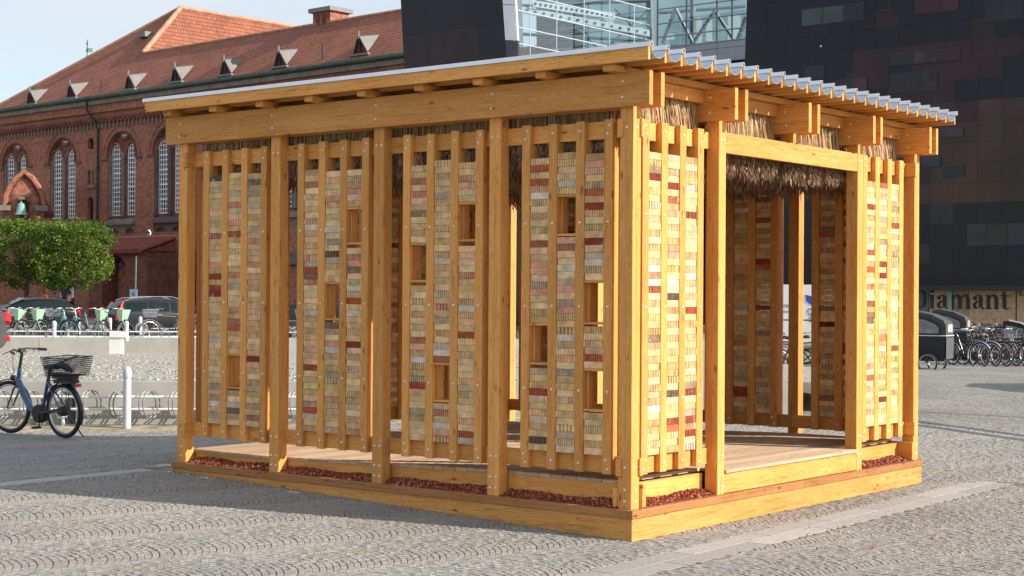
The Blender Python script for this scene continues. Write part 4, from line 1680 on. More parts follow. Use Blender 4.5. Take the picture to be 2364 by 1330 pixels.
# gabled porch with a bell, projecting in front of the facade
gp = at(55, 560, 121)
gable = tag(empty('bell_gable', (gp.x, gp.y, 0), math.radians(12)), 'projecting brick gable with pointed arch outline and a green bell in its niche', 'gable')
def gz(py): return at(55, py, 121).z
def gx(px): return (px - 55) / F_PX * 121
zt, zb_, zk = gz(398), gz(600), gz(480)
prof = [(gx(12), zk), (gx(15), gz(452)), (gx(24), gz(430)), (gx(37), gz(411)), (gx(55), zt), (gx(73), gz(411)), (gx(86), gz(430)), (gx(96), gz(452)), (gx(99), zk)]
g = MB()
g.prism([(x, 0, z) for x, z in [(gx(12), 0), *prof, (gx(99), 0)]], (0, 1.0, 0))
gm = g.build('gable_wall', M['lib_brick'], gable)
g = MB(); g.tube([(x, -.10, z) for x, z in prof], .22, 6); g.build('gable_moulding', M['lib_brick'], gable, smooth=60)
g = MB(); g.tube([((x - gx(55)) * .80 + gx(55), -.06, (z - zk) * .86 + zk) for x, z in prof], .07, 6); g.build('gable_moulding', M['lib_brick_dark'], gable, smooth=60)
for x in (gx(14), gx(96)):
    g = MB(); g.box((x - .5, -.5, gz(487)), (x + .4, .3, gz(475))); g.build('kneeler_stone', M['lib_stone'], gable)
nw = gx(63) - gx(45)
g = MB(); g.box((gx(47), -.06, 6), (gx(63), -.02, gz(470))); g.lathe([(nw * .47, -.06), (nw * .47, -.02)], (gx(55), 0, gz(470)), 20, 'y'); g.build('niche', M['dark_wood'], gable)
g = MB(); g.ring((gx(55), -.1, gz(470)), nw * .62, .16, 16, 5, a0=0, a1=math.pi); g.box((gx(43), -.2, 6), (gx(45.5), .0, gz(470))); g.box((gx(64.5), -.2, 6), (gx(67), 0, gz(470))); g.build('niche_surround', M['lib_brick_dark'], gable, smooth=60)
g = MB()
zb2 = gz(497)
g.lathe([(.50, zb2), (.36, zb2 + .25), (.30, zb2 + .7), (.24, zb2 + .85), (.06, zb2 + .92), (.05, zb2 + 1.2)], (gx(50), -.55, 0), 14)
g.build('bell', M['verdigris'], gable, smooth=50)
g = MB(); g.box((gx(44), -.8, zb2 + 1.15), (gx(58), -.3, zb2 + 1.35)); g.build('bell_bracket', M['lib_stone'], gable)
g = MB()
g.prism([(gx(8), .8, zk), (gx(55), .8, zt + .1), (gx(102), .8, zk), (gx(102), .8, zk - .3), (gx(8), .8, zk - .3)], (0, 9, 0)); g.build('gable_roof', M['tile_small'], gable)

# tiled canopy wall and archway right of the tree
an = tag(empty('gatehouse', FA + FD * 0, FROT), 'low brick gatehouse with red pantile roof, arched doorway and dark door', 'gatehouse')
YD = -5.0
def al(px, py): return fl(px, py, YD)
x0, x1 = al(205, 600)[0], al(338, 600)[0]
za, zb3 = al(290, 582)[1], al(290, 551)[1]
dd0, dd1 = al(236, 650)[0], al(291, 650)[0]
g = MB()
dz = al(262, 632)[1]
plate(g, x0, x1, 0, za + .1, [(dd0, dd1, .05, al(262, 622)[1] - .1, .75)], YD, 1.4, 14)
g.add([(x1, YD, 0), (x1, -.1, 0), (x1, -.1, za + .1), (x1, YD, za + .1)], [(0, 1, 2, 3)])
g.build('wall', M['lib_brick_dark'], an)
g = MB(); g.box((dd0 - .1, YD + 1.41, 0), (dd1 + .1, YD + 1.5, za)); g.build('inner_wall', M['lib_brick'], an)
g = MB(); g.box((al(257, 650)[0], YD + 1.34, .1), (al(274, 650)[0], YD + 1.405, al(262, 632)[1] + .2)); g.build('door', M['iron'], an)
g = MB(); g.prism([(al(236, 650)[0] + .3, YD + 1.2, al(262, 612)[1]), (al(257, 650)[0] - .2, YD + 1.2, al(262, 612)[1]), (al(246, 650)[0], YD + 1.2, al(262, 603)[1])], (0, .15, 0)); g.build('stone_pediment', M['lib_stone'], an)
# pantiles as rolls
nt_ = 26
for i in range(nt_):
    xx = x0 + (x1 - x0) * (i + .5) / nt_
    g = MB(); g.tube([(xx, YD - .5, za + .05), (xx, YD + 2.6, zb3 + .1)], .19, 6)
    g.build('pantile_roll', M['tile_small'], an, smooth=60)
g = MB(); g.prism([(x0, YD - .45, za - .16), (x0, YD + 2.6, zb3 - .12), (x0, YD + 2.6, za - .05)], (x1 - x0, 0, 0)); g.build('roof_slope', M['tile_small'], an)
g = MB(); g.tube([(x0, YD + 2.65, zb3 + .12), (x1, YD + 2.65, zb3 + .12)], .2, 6); g.build('ridge_roll', M['ridge'], an, smooth=60)

# posters and a round sign on the wall, lamp, leaning pole, parking sign
def flat_text(s, size, mat, parent=None, loc=(0, 0, 0), rot=(math.pi / 2, 0, 0), name='lettering', ext=.004):
    cu = bpy.data.curves.new('t', 'FONT')
    cu.body = s; cu.size = size; cu.extrude = ext; cu.align_x = 'CENTER'
    tmp = bpy.data.objects.new('t', cu); COL.objects.link(tmp)
    dg = bpy.context.evaluated_depsgraph_get()
    me = bpy.data.meshes.new_from_object(tmp.evaluated_get(dg))
    bpy.data.objects.remove(tmp)
    me.materials.clear(); me.materials.append(mat)
    o = bpy.data.objects.new(name, me); link(o, parent)
    o.location = loc; o.rotation_euler = rot
    return o
M['poster_white'] = simple('poster_white', (.62, .64, .66), .6)
M['poster_black'] = simple('poster_black', (.015, .015, .018), .6)
M['orange_red'] = simple('orange_red_print', (.65, .09, .03), .6)
M['skin_print'] = simple('pale_pink_print', (.5, .3, .28), .6)
Yp = 112
p0 = at(153, 722, Yp)
bill = tag(empty('billboard', (p0.x, p0.y, .0), FROT), 'black and white exhibition billboard with orange lettering behind the tree trunk', 'billboard')
k = Yp / F_PX
hb0, hb1, hb2 = p0.z + (722 - 710) * k, p0.z + (722 - 688) * k, p0.z + (722 - 662) * k
wv = 21 * k / .80
g = MB(); g.box((-wv, 0, hb0), (wv, .1, hb1)); g.build('lower_panel', M['poster_black'], bill)
g = MB(); g.box((-wv, 0, hb1 + .002), (wv, .1, hb2)); g.build('upper_panel', M['poster_white'], bill)
g = MB(); g.tube([(-wv * .2, -.03, hb1), (-wv * .45, -.03, hb1 + .8), (0, -.03, hb1 + 1.0), (.1, -.03, hb2 - .1)], [.2, .3, .25, .1], 6); g.build('portrait_hair', M['poster_black'], bill)
g = MB(); g.lathe([(.36, -.02), (.36, -.005)], (0, 0, hb1 + .42), 14, 'y'); g.build('portrait_face', M['skin_print'], bill)
g = MB(); g.tube([(wv * .5, -.03, hb1 + .1), (wv * .75, -.03, hb2 - .3)], .09, 4); g.build('portrait_line', M['poster_black'], bill)


for r_ in range(2):
    for c_ in range(9):
        if c_ == 5: continue
        g = MB(); x_ = -wv * .82 + c_ * wv * .19; z_ = hb0 + .28 + r_ * .42
        g.box((x_, -.012, z_), (x_ + wv * .13, -.003, z_ + .3)); g.build('letter_block', M['orange_red'], bill)
g = MB()
for x_ in (-wv * .8, wv * .8): g.box((x_ - .05, .101, 0), (x_ + .05, .2, hb2))
g.build('frame', M['iron'], bill)
p0 = at(103, 693, 110)
sg_ = tag(empty('round_sign', (p0.x, p0.y, 0), FROT), 'round red sign with small dark lettering left of the billboard', 'sign')
g = MB(); g.lathe([(.42, -.03), (.42, .03)], (0, 0, p0.z), 24, 'y'); g.build('disc', M['orange_red'], sg_)
g = MB(); g.tube([(0, .08, 0), (0, .08, p0.z)], .05, 6); g.build('post', M['iron'], sg_)
flat_text('T', .3, M['poster_black'], sg_, (0, -.04, p0.z + .05))
for z_ in (-.08, -.2):
    g = MB(); g.box((-.2, -.04, p0.z + z_), (.2, -.031, p0.z + z_ + .06)); g.build('print_line', M['poster_black'], sg_)
p0 = at(310, 690, 105)
p1 = at(307.5, 592, 105.5)
pk = tag(empty('parking_sign', (p0.x, p0.y, 0), math.radians(-20)), 'small blue and white sign on a thin leaning grey pole before the gatehouse', 'sign')
g = MB(); g.tube([(0.05, 0, 0), (p1.x - p0.x, .5, p1.z)], .06, 6); g.build('pole', M['lead'], pk)
z_ = at(310, 679, 105).z
g = MB(); g.box((-.28, -.12, z_ - .3), (.28, -.08, z_ + .32)); g.build('plate', simple('pale_blue_plate', (.45, .58, .66), .5), pk)
flat_text('A', .4, M['iron'], pk, (0, -.125, z_ - .14))
p0 = at(344, 537, 108)
lm = tag(empty('street_lamp', (p0.x, p0.y, p0.z)), 'white globe lamp hung on a cable in front of the brick facade', 'lamp')
g = MB(); g.lathe([(.03, -.2), (.12, -.16), (.16, -.05), (.12, .08), (.04, .2)], (0, 0, 0), 12); g.build('lamp_shade', M['white_paint'], lm, smooth=60)
g = MB(); g.tube([(0, 0, .2), (-.8, .5, .06), (-2.6, 3, -.1)], .025, 4); g.build('cable', M['iron'], lm)
g = MB(); g.lathe([(.12, -.02), (.12, .05)], (0, -.22, -.02), 10, 'y'); g.build('lamp_glass', M['iron'], lm)
# weather vane far behind
p0 = at(201, 140, 190); z1 = at(201, 92, 190).z
wvn = tag(empty('weather_vane', (p0.x, p0.y, p0.z - 14)), 'thin spire with a small green vane above the roof hip', 'weather vane')
g = MB(); g.lathe([(1.6, 0), (.5, 11), (.45, 13.6), (.5, 14), (.1, 14.3)], (0, 0, 0), 8); g.build('turret', M['lib_brick_dark'], wvn)
g = MB(); g.tube([(0, 0, 14), (0, 0, 14 + z1 - p0.z)], .05, 5)
for q in (15.2, 16): g.lathe([(.03, q - .12), (.16, q), (.03, q + .12)], (0, 0, 0), 6)
g.build('spire', M['iron'], wvn)
g = MB(); g.box((-.1, -.03, 15.0), (.65, .03, 15.5)); g.build('vane', M['verdigris'], wvn)

# ================================================================== black granite building with its glass atrium
def granite_mat(name, col, rough=.14):
    m, nt, N, L, B = nodes_of(name)
    t = N.new('ShaderNodeTexCoord')
    n = N.new('ShaderNodeTexNoise'); n.inputs['Scale'].default_value = .8; n.inputs['Detail'].default_value = 8
    L.new(t.outputs['Object'], n.inputs['Vector'])
    oi = N.new('ShaderNodeObjectInfo')
    mr = N.new('ShaderNodeMapRange'); mr.inputs['To Min'].default_value = .75; mr.inputs['To Max'].default_value = 1.25
    L.new(oi.outputs['Random'], mr.inputs['Value'])
    m2 = N.new('ShaderNodeMapRange'); m2.inputs['From Min'].default_value = .3; m2.inputs['From Max'].default_value = .7; m2.inputs['To Min'].default_value = .75; m2.inputs['To Max'].default_value = 1.25
    L.new(n.outputs['Fac'], m2.inputs['Value'])
    mu = N.new('ShaderNodeMath'); mu.operation = 'MULTIPLY'; L.new(mr.outputs['Result'], mu.inputs[0]); L.new(m2.outputs['Result'], mu.inputs[1])
    h = N.new('ShaderNodeHueSaturation'); h.inputs['Color'].default_value = (*col, 1); L.new(mu.outputs[0], h.inputs['Value'])
    L.new(h.outputs['Color'], B.inputs['Base Color'])
    r2 = N.new('ShaderNodeMapRange'); r2.inputs['To Min'].default_value = rough * .8; r2.inputs['To Max'].default_value = rough * 1.5
    L.new(oi.outputs['Random'], r2.inputs['Value']); L.new(r2.outputs['Result'], B.inputs['Roughness'])
    B.inputs['Specular IOR Level'].default_value = .28
    return m


M['gr_black'] = granite_mat('black_granite', (.007, .008, .013))
M['gr_refl_brown'] = granite_mat('granite_brown_reflection', (.048, .026, .019))  # brown reflection of nearby buildings put into the panel colour
M['gr_refl_red'] = granite_mat('granite_red_reflection', (.030, .010, .013))  # reddish reflection put into the panel colour
M['gr_grey'] = granite_mat('grey_black_granite', (.024, .025, .030))
M['alu'] = simple('aluminium', (.36, .38, .42), .45, .5, .06)
M['mullion'] = simple('white_mullion', (.50, .57, .60), .4, .2, .05)
M['steel'] = simple('grey_steel', (.10, .13, .15), .5, .3)
M['atr_glass'] = glass_mat('atrium_glass', (.86, .93, .95), .05)
M['atr_white'] = simple('pale_interior', (.50, .58, .60), .7)
M['off_glass'] = simple('office_glass', (.012, .012, .016), .05, noise=.3, nscale=.6, spec=.35)
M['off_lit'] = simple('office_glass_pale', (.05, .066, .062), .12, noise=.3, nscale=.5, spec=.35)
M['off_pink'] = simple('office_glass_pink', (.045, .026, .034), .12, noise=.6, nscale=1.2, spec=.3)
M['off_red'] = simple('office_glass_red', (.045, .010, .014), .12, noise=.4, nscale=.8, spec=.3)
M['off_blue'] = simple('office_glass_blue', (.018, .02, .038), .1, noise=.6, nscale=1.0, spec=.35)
M['joint'] = simple('black_joint', (.010, .010, .013), .35)

DPT = Vector((19.1, 75.0, 0))
DD = Vector((0.78, -0.6258, 0)).normalized()
DN = Vector((0.6258, 0.78, 0)).normalized()
dia = tag(empty('black_granite_building', DPT, math.atan2(DD.y, DD.x)), 'huge polished black granite building with paneled face and long window strips', 'building')
DM = Matrix.Translation(dia.location) @ Matrix.Rotation(dia.rotation_euler.z, 4, 'Z')
DI = DM.inverted()


def dl(px, py, d=0.0):
    p = DI @ on_plane(px, py, DPT + DN * d, DN)
    return p.x, p.z


def block(xl0, xl1, xr0, xr1, zt, zb, tw, th, brown):
    """leaning wall of panels: left/right edge positions at zb and zt; panels with open joints"""
    nz_ = int(round((zt - zb) / th))
    for r in range(nz_):
        z0 = zb + (zt - zb) * r / nz_; z1 = zb + (zt - zb) * (r + 1) / nz_
        f0, f1 = (z0 - zb) / (zt - zb), (z1 - zb) / (zt - zb)
        a0, a1 = xl0 + (xl1 - xl0) * f0, xl0 + (xl1 - xl0) * f1
        b0, b1 = xr0 + (xr1 - xr0) * f0, xr0 + (xr1 - xr0) * f1
        n = max(1, int(round((b0 - a0) / tw)))
        for c in range(n):
            x = [a0 + (b0 - a0) * c / n, a0 + (b0 - a0) * (c + 1) / n, a1 + (b1 - a1) * (c + 1) / n, a1 + (b1 - a1) * c / n]
            g_ = .004
            P = [(x[0] + g_, 0, z0 + g_), (x[1] - g_, 0, z0 + g_), (x[2] - g_, 0, z1 - g_), (x[3] + g_, 0, z1 - g_)]
            yield P, r, c, (sum(x) / 4, (z0 + z1) / 2)


# right block
zt, zb = 17.5, 2.45
x_t = dl(1724, 5)[0]; z_t = dl(1724, 5)[1]
x_b = dl(1719, 150)[0]; z_b = dl(1719, 150)[1]
sl = (x_t - x_b) / (z_t - z_b)
xl0 = x_b + (zb - z_b) * sl; xl1 = x_b + (zt - z_b) * sl
random.seed(11)
wins = []                                       # (x0, x1, y0, y1) px ; material ; panes
def addwin(px0, px1, pym, h, mats):
    n = len(mats)
    zc = dl((px0 + px1) / 2, pym)[1]
    hz = h / 2
    for i, mm in enumerate(mats):
        a = dl(px0 + (px1 - px0) * i / n, pym)[0]; b = dl(px0 + (px1 - px0) * (i + 1) / n, pym)[0]
        wins.append((a + .03, b - .03, zc - hz, zc + hz, mm))
addwin(1851, 1997, 34, .80, ['off_lit', 'off_lit', 'off_glass'])
addwin(2052, 2108, 8, .8, ['gr_black'])
addwin(2112, 2215, 6, .9, ['off_red', 'off_red'])
addwin(2275, 2364, 20, 1.05, ['gr_grey', 'gr_grey'])
addwin(2057, 2218, 131, .55, ['off_glass', 'off_pink', 'off_red'])
addwin(1928, 2003, 197, .62, ['off_glass', 'off_pink'])
addwin(2057, 2165, 190, .9, ['off_glass', 'off_glass', 'off_pink'])
addwin(2172, 2226, 305, .45, ['off_pink'])
addwin(2128, 2173, 372, .52, ['off_blue'])
addwin(2176, 2228, 395, .5, ['gr_grey'])
addwin(2233, 2420, 541, .95, ['off_blue', 'off_glass', 'off_blue', 'off_blue'])
addwin(1730, 1800, 182, .6, ['gr_grey'])
addwin(1858, 1905, 168, .6, ['gr_grey'])
def in_win(P):
    x0, x1, z0, z1 = P[0][0], P[1][0], P[0][2], P[2][2]
    for w in wins:
        if x0 > w[0] - .2 and x1 < w[1] + .2 and z0 > w[2] - .2 and z1 < w[3] + .2: return True
    return False
bk = MB(); bk.prism([(xl0 + .02, .06, zb), (12, .06, zb), (12, .06, zt), (xl1 + .02, .06, zt)], (0, 14, 0)); bk.build('core_wall', M['joint'], dia)
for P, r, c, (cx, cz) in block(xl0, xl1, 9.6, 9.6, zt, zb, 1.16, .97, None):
    # reflections put into the panel colours: a brown patch towards the right, reddish ones above it
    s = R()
    if cx > -1.2 and 6.2 < cz < 10.6: mm = 'gr_refl_brown' if s < .93 else 'gr_refl_red'
    elif cx > -3.5 and cz >= 10.6 and cz < 14: mm = 'gr_refl_red' if s < .7 else 'gr_black'
    elif cz >= 8.5 and s < .08: mm = 'gr_refl_red'
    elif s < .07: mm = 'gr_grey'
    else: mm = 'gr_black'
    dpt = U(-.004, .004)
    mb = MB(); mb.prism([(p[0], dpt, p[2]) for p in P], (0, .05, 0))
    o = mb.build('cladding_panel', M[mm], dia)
    o.rotation_euler = (0, 0, 0)
for (a, b, z0, z1, mm) in wins:
    mb = MB(); t = .03
    mb.box((a - t, -.035, z0 - t), (b + t, -.008, z1 + t)); f = mb.build('window_frame', M['joint'], dia)
    mb = MB(); mb.box((a + .01, -.045, z0 + .01), (b - .01, -.036, z1 - .01)); mb.build('pane', M[mm], f)
g = MB(); x_, z_ = dl(1896, 107); g.lathe([(.05, -.05), (.05, -.01)], (x_, 0, z_), 10, 'y'); g.build('wall_light', M['white_paint'], dia)
# the soffit and the glazed ground floor
g = MB(); g.box((xl0, .08, zb - .25), (12, 9, zb - .002)); g.build('soffit', M['joint'], dia)
YG = 1.3
M['beige_panel'] = simple('beige_front_panel', (.60, .38, .21), .5, noise=.28, nscale=5)  # glazed front; its beige look is put into opaque panel colours
M['beige_dark'] = simple('brown_front_panel', (.42, .27, .16), .5, noise=.28, nscale=5)
M['teal'] = simple('pale_teal_frame', (.33, .50, .47), .5)
M['teal_dark'] = simple('teal_grey_glass', (.10, .16, .165), .2)
gf = tag(empty('entrance_screen', DM @ Vector((0, YG, 0)), dia.rotation_euler.z), 'glazed front built as beige panels with large black letters under the black building', 'sign wall')
def gl(px, py):
    p = DI @ on_plane(px, py, DPT + DN * YG, DN)
    return p.x, p.z
edges = [(2040, 2124, 'teal_dark'), (2124, 2145, 'teal_dark'), (2145, 2189, 'beige_panel'), (2199, 2236, 'beige_dark'), (2236, 2345, 'beige_panel'), (2347, 2420, 'beige_panel')]
for a, b, mm in edges:
    x0 = gl(a, 690)[0]; x1 = gl(b, 690)[0]
    g = MB(); g.box((x0 + .012, 0, .02), (x1 - .012, .05, zb - .26)); g.build('glazed_front_panel', M[mm], gf)
x0 = gl(1700, 690)[0]; x1 = gl(2040, 690)[0]
g = MB(); g.box((x0 + .01, 0, .02), (x1, .05, zb - .26)); g.build('glazed_front_panel', M['teal_dark'], gf)
g = MB(); g.box((x0, .06, 0), (12, .2, zb - .255)); g.build('backing', M['joint'], gf)
g = MB(); g.box((gl(2189.5, 690)[0], -.06, .02), (gl(2198, 690)[0], .05, zb - .26)); g.build('mullion_post', M['teal'], gf)
g = MB(); g.box((gl(2140, 690)[0], -.04, .02), (gl(2143, 690)[0], -.002, zb - .26)); g.build('mullion_post', M['teal_dark'], gf)
# letters: a fat face with thin serifs, built from strokes
ltr = simple('black_letter', (.008, .008, .01), .4)
def letter(ch, x, z, h):
    """x-height h; returns advance"""
    mb = MB()
    y0, y1 = -.035, -.008
    def rect(a, b, c, d): mb.box((x + a * h, y0, z + b * h), (x + c * h, y1, z + d * h))
    def stroke(pts, ws):
        L_, R_ = [], []
        n = len(pts)
        for i in range(n):
            p = Vector(pts[i]); q = Vector(pts[min(i + 1, n - 1)]) - Vector(pts[max(i - 1, 0)])
            nn = Vector((-q.y, q.x)).normalized() * ws[i] / 2
            L_.append(p + nn); R_.append(p - nn)
        for i in range(n - 1):
            mb.prism([(x + v.x * h, y0, z + v.y * h) for v in (L_[i], L_[i + 1], R_[i + 1], R_[i])], (0, y1 - y0, 0))
    def dot(cx, cz, r): mb.lathe([(r * h, y0), (r * h, y1)], (x + cx * h, 0, z + cz * h), 14, 'y')
    S, T = .27, .05
    if ch == 'i':
        rect(.10, 0, .10 + S, 1.0); rect(0, 0, .47, T); rect(0, .95, .12, 1.0); dot(.235, 1.28, .155); adv = .52
    elif ch == 'n' or ch == 'm':
        k = 1 if ch == 'n' else 2
        rect(.10, 0, .10 + S, 1.0); rect(0, 0, .47, T); rect(0, .95, .12, 1.0)
        for q in range(k):
            o_ = q * .62
            stroke([(.33 + o_, .74), (.45 + o_, .93), (.60 + o_, .97), (.74 + o_, .90), (.82 + o_, .72)], [.05, .09, .16, .24, .27])
            rect(.685 + o_, 0, .955 + o_, .74); rect(.60 + o_, 0, 1.04 + o_, T)
        adv = 1.08 + .62 * (k - 1)
    elif ch == 'a':
        rect(.50, .12, .77, .80); stroke([(.70, .10), (.80, .02), (.92, .04)], [.2, .09, .05])
        stroke([(.16, .80), (.28, .93), (.45, .97), (.58, .92), (.635, .76)], [.06, .07, .08, .18, .27])
        dot(.20, .77, .145)
        stroke([(.56, .60), (.36, .52), (.20, .40), (.16, .24), (.22, .09), (.36, .05), (.54, .17)], [.06, .12, .20, .27, .20, .10, .05])
        adv = .92
    elif ch == 't':
        rect(.14, .12, .41, 1.0); rect(0, .93, .66, .985); stroke([(.30, 1.28), (.27, 1.1), (.14, .98)], [.03, .16, .10])
        stroke([(.28, .16), (.36, .04), (.52, .02), (.68, .10)], [.26, .16, .09, .04]); adv = .68
    elif ch == 'D':
        rect(.12, 0, .42, 1.42); rect(0, 0, .6, T); rect(0, 1.37, .6, 1.42)
        stroke([(.5, 1.39), (.80, 1.33), (1.0, 1.12), (1.06, .71), (1.0, .30), (.80, .09), (.5, .03)], [.06, .12, .26, .33, .26, .12, .06]); adv = 1.3
    elif ch == 'L':
        rect(.10, 0, .32, 1.4); rect(0, 1.34, .45, 1.4); rect(0, 0, .85, .07); rect(.78, 0, .85, .4); adv = 1.0
    mb.build('letter', ltr, gf)
    return adv * h
xw = gl(2145, 690)[0]
z_base = gl(2230, 713)[1]
h_ = gl(2230, 681)[1] - z_base
xe = gl(2332, 690)[0]
tot = (.52 + .92 + 1.70 + .92 + 1.08 + .68) * h_ + .05 * h_ * 5
sxx = (xe - xw) / tot
xx = xw
for ch in 'iamant':
    xx += letter(ch, xx, z_base, h_) * 1.0 + .05 * h_ * 1.0 + (xe - xw - tot) / 6
letter('D', xw - 1.36 * h_, z_base, h_)
letter('L', gl(2354, 690)[0], gl(2354, 683)[1], h_ * .30)
# left block
random.seed(12)
xa_t, zt_ = dl(925, 2); xa_b, zb_l = dl(933, 156)
xb_t = dl(1157, 2)[0]; xb_b = dl(1168, 156)[0]
k = 3.2
zt2 = zt_ + 3; zb2 = zb_l - 3.2
xa0 = xa_b + (xa_b - xa_t) / (zt_ - zb_l) * 3.2; xa1 = xa_t - (xa_b - xa_t) / (zt_ - zb_l) * 3
xb0 = xb_b + (xb_b - xb_t) / (zt_ - zb_l) * 3.2; xb1 = xb_t - (xb_b - xb_t) / (zt_ - zb_l) * 3
for P, r, c, (cx, cz) in block(xa0, xa1, xb0, xb1, zt2, zb2, 1.9, 2.3, None):
    mm = 'gr_refl_red' if cz < (zb_l + 2.0) and R() < .7 else 'gr_black' if R() < .85 else 'gr_grey'
    mb = MB(); mb.prism([(p[0], p[1], p[2]) for p in P], (0, .05, 0)); mb.build('cladding_panel', M[mm], dia)
bk = MB(); bk.prism([(xa0 + .02, .06, zb2), (xb0, .06, zb2), (xb1, .06, zt2), (xa1 + .02, .06, zt2)], (0, 1.2, 0)); bk.build('core_wall', M['joint'], dia)
bk = MB(); bk.box((xa0 + .4, .1, -.1), (xb0 - .02, 1.0, zb2 - .01)); bk.build('base_wall', M['gr_black'], dia)
# its chamfered side in grey metal, three pieces high
e0, e1 = (dl(1184, 156)[0], dl(1175, 2)[0])
sl2 = (e1 - e0) / (zt_ - zb_l)
for q in range(5):
    z0 = zb2 + (zt2 - zb2) * q / 5 + .02; z1 = zb2 + (zt2 - zb2) * (q + 1) / 5 - .02
    def xb(z): return xb0 + (xb1 - xb0) * (z - zb2) / (zt2 - zb2)
    def xe_(z): return e0 + sl2 * (z - zb_l)
    mb = MB(); mb.prism([(xb(z0) + .02, 0, z0), (xe_(z0), .5, z0), (xe_(z1), .5, z1), (xb(z1) + .02, 0, z1)], (.02, .12, 0))
    mb.build('side_panel', M['alu' if q >= 2 else 'gr_grey'], dia)

# ---- glass atrium: one face runs back along v from the left block, the other returns to the right block
AV = Vector((0.6258, 0.78, 0))
A0 = on_plane(1186, 60, DPT + DN * .6, DN); A0.z = 0
atr = tag(empty('glass_atrium', A0), 'tall glass atrium between the two black blocks with white glazing bars', 'glass atrium')
An = Vector((0.78, -0.6258, 0))                 # normal of the left glass face
C1 = on_plane(1518, 60, A0, An); C1.z = 0
B1 = C1 + DD * 7.2
def part(name, mb, mat, parent=atr, **k):
    return mb.build(name, mat, parent, **k)
inv = Matrix.Translation(atr.location).inverted()
def L3(p): return inv @ p
ZTA = 24.0
# left face: verticals and bars, measured
lv = [1186, 1224, 1285, 1348, 1407, 1464, 1506]
xs_ = []
for px in lv:
    p = on_plane(px, 60, A0, An); p.z = 0; xs_.append(p)
zl = [on_plane(1224, y, A0, An).z for y in (-45, 30 - 34 + 0, 30, 68, 110 + 8)]
zl = sorted(set([round(z, 3) for z in (on_plane(1224, 148, A0, An).z, on_plane(1224, 106, A0, An).z, on_plane(1224, 69, A0, An).z, on_plane(1224, 30, A0, An).z, on_plane(1224, -9, A0, An).z, on_plane(1224, -50, A0, An).z)]))
zl = [zl[0] - 3.0] + zl
for i in range(len(xs_) - 1):
    for k_ in range(len(zl) - 1):
        a, b = L3(xs_[i]), L3(xs_[i + 1])
        g = MB(); d_ = Vector((.78, -.6258, 0)) * .02
        g.prism([a + Vector((0, 0, zl[k_] + .03)), b + Vector((0, 0, zl[k_] + .03)), b + Vector((0, 0, zl[k_ + 1] - .03)), a + Vector((0, 0, zl[k_ + 1] - .03))], d_)
        part('glass_pane', g, M['atr_glass'])
for p in xs_:
    g = MB(); q = L3(p); g.tube([q + Vector((0, 0, zl[0])), q + Vector((0, 0, zl[-1]))], .032, 6); part('mullion', g, M['mullion'])
for z in zl[1:]:
    g = MB(); g.tube([L3(xs_[0]) + Vector((0, 0, z)), L3(xs_[-1]) + Vector((0, 0, z))], .038, 6); part('transom', g, M['mullion'])
# right face: parallel to the block fronts
rv_ = [1518, 1585, 1655, 1690, 1728]
ys_ = []
for px in rv_:
    p = on_plane(px, 60, C1, DN); p.z = 0; ys_.append(p)
zr = [on_plane(1560, y, C1, DN).z for y in (107, 82, 51, 17, -20)]
for i in range(len(ys_) - 1):
    for k_ in range(len(zr) - 1):
        a, b = L3(ys_[i]), L3(ys_[i + 1])
        g = MB(); g.prism([a + Vector((0, 0, zr[k_] + .03)), b + Vector((0, 0, zr[k_] + .03)), b + Vector((0, 0, zr[k_ + 1] - .03)), a + Vector((0, 0, zr[k_ + 1] - .03))], DN * .02)
        part('glass_pane', g, M['atr_glass'])
for z in zr:
    g = MB(); g.tube([L3(ys_[0]) + Vector((0, 0, z)), L3(ys_[-1]) + Vector((0, 0, z))], .05, 6); part('transom', g, M['alu'])
for p in ys_:
    g = MB(); q = L3(p); g.tube([q + Vector((0, 0, zr[0])), q + Vector((0, 0, zr[-1]))], .06, 6); part('mullion', g, M['steel'])
zs0, zs1 = on_plane(1560, 145, C1, DN).z, on_plane(1560, 108, C1, DN).z
zm_ = (zs0 + zs1) / 2
for (z0, z1) in ((zs0 - .2, zm_ + .1), (zm_ + .13, zs1)):
    for (a, b) in ((0, 1), (1, 2), (2, 4)):
        p, q = L3(ys_[a]), L3(ys_[b])
        g = MB(); g.prism([p + Vector((0, 0, z0)) + DD * .01, q + Vector((0, 0, z0)) - DD * .01, q + Vector((0, 0, z1)) - DD * .01, p + Vector((0, 0, z1)) + DD * .01], DN * .3)
        part('spandrel_panel', g, M['alu'])
g = MB(); g.prism([L3(ys_[0]) + Vector((0, 0, 0)), L3(ys_[-1]), L3(ys_[-1]) + Vector((0, 0, zs0 - .22)), L3(ys_[0]) + Vector((0, 0, zs0 - .22))], DN * .3); part('lower_wall', g, M['gr_black'])
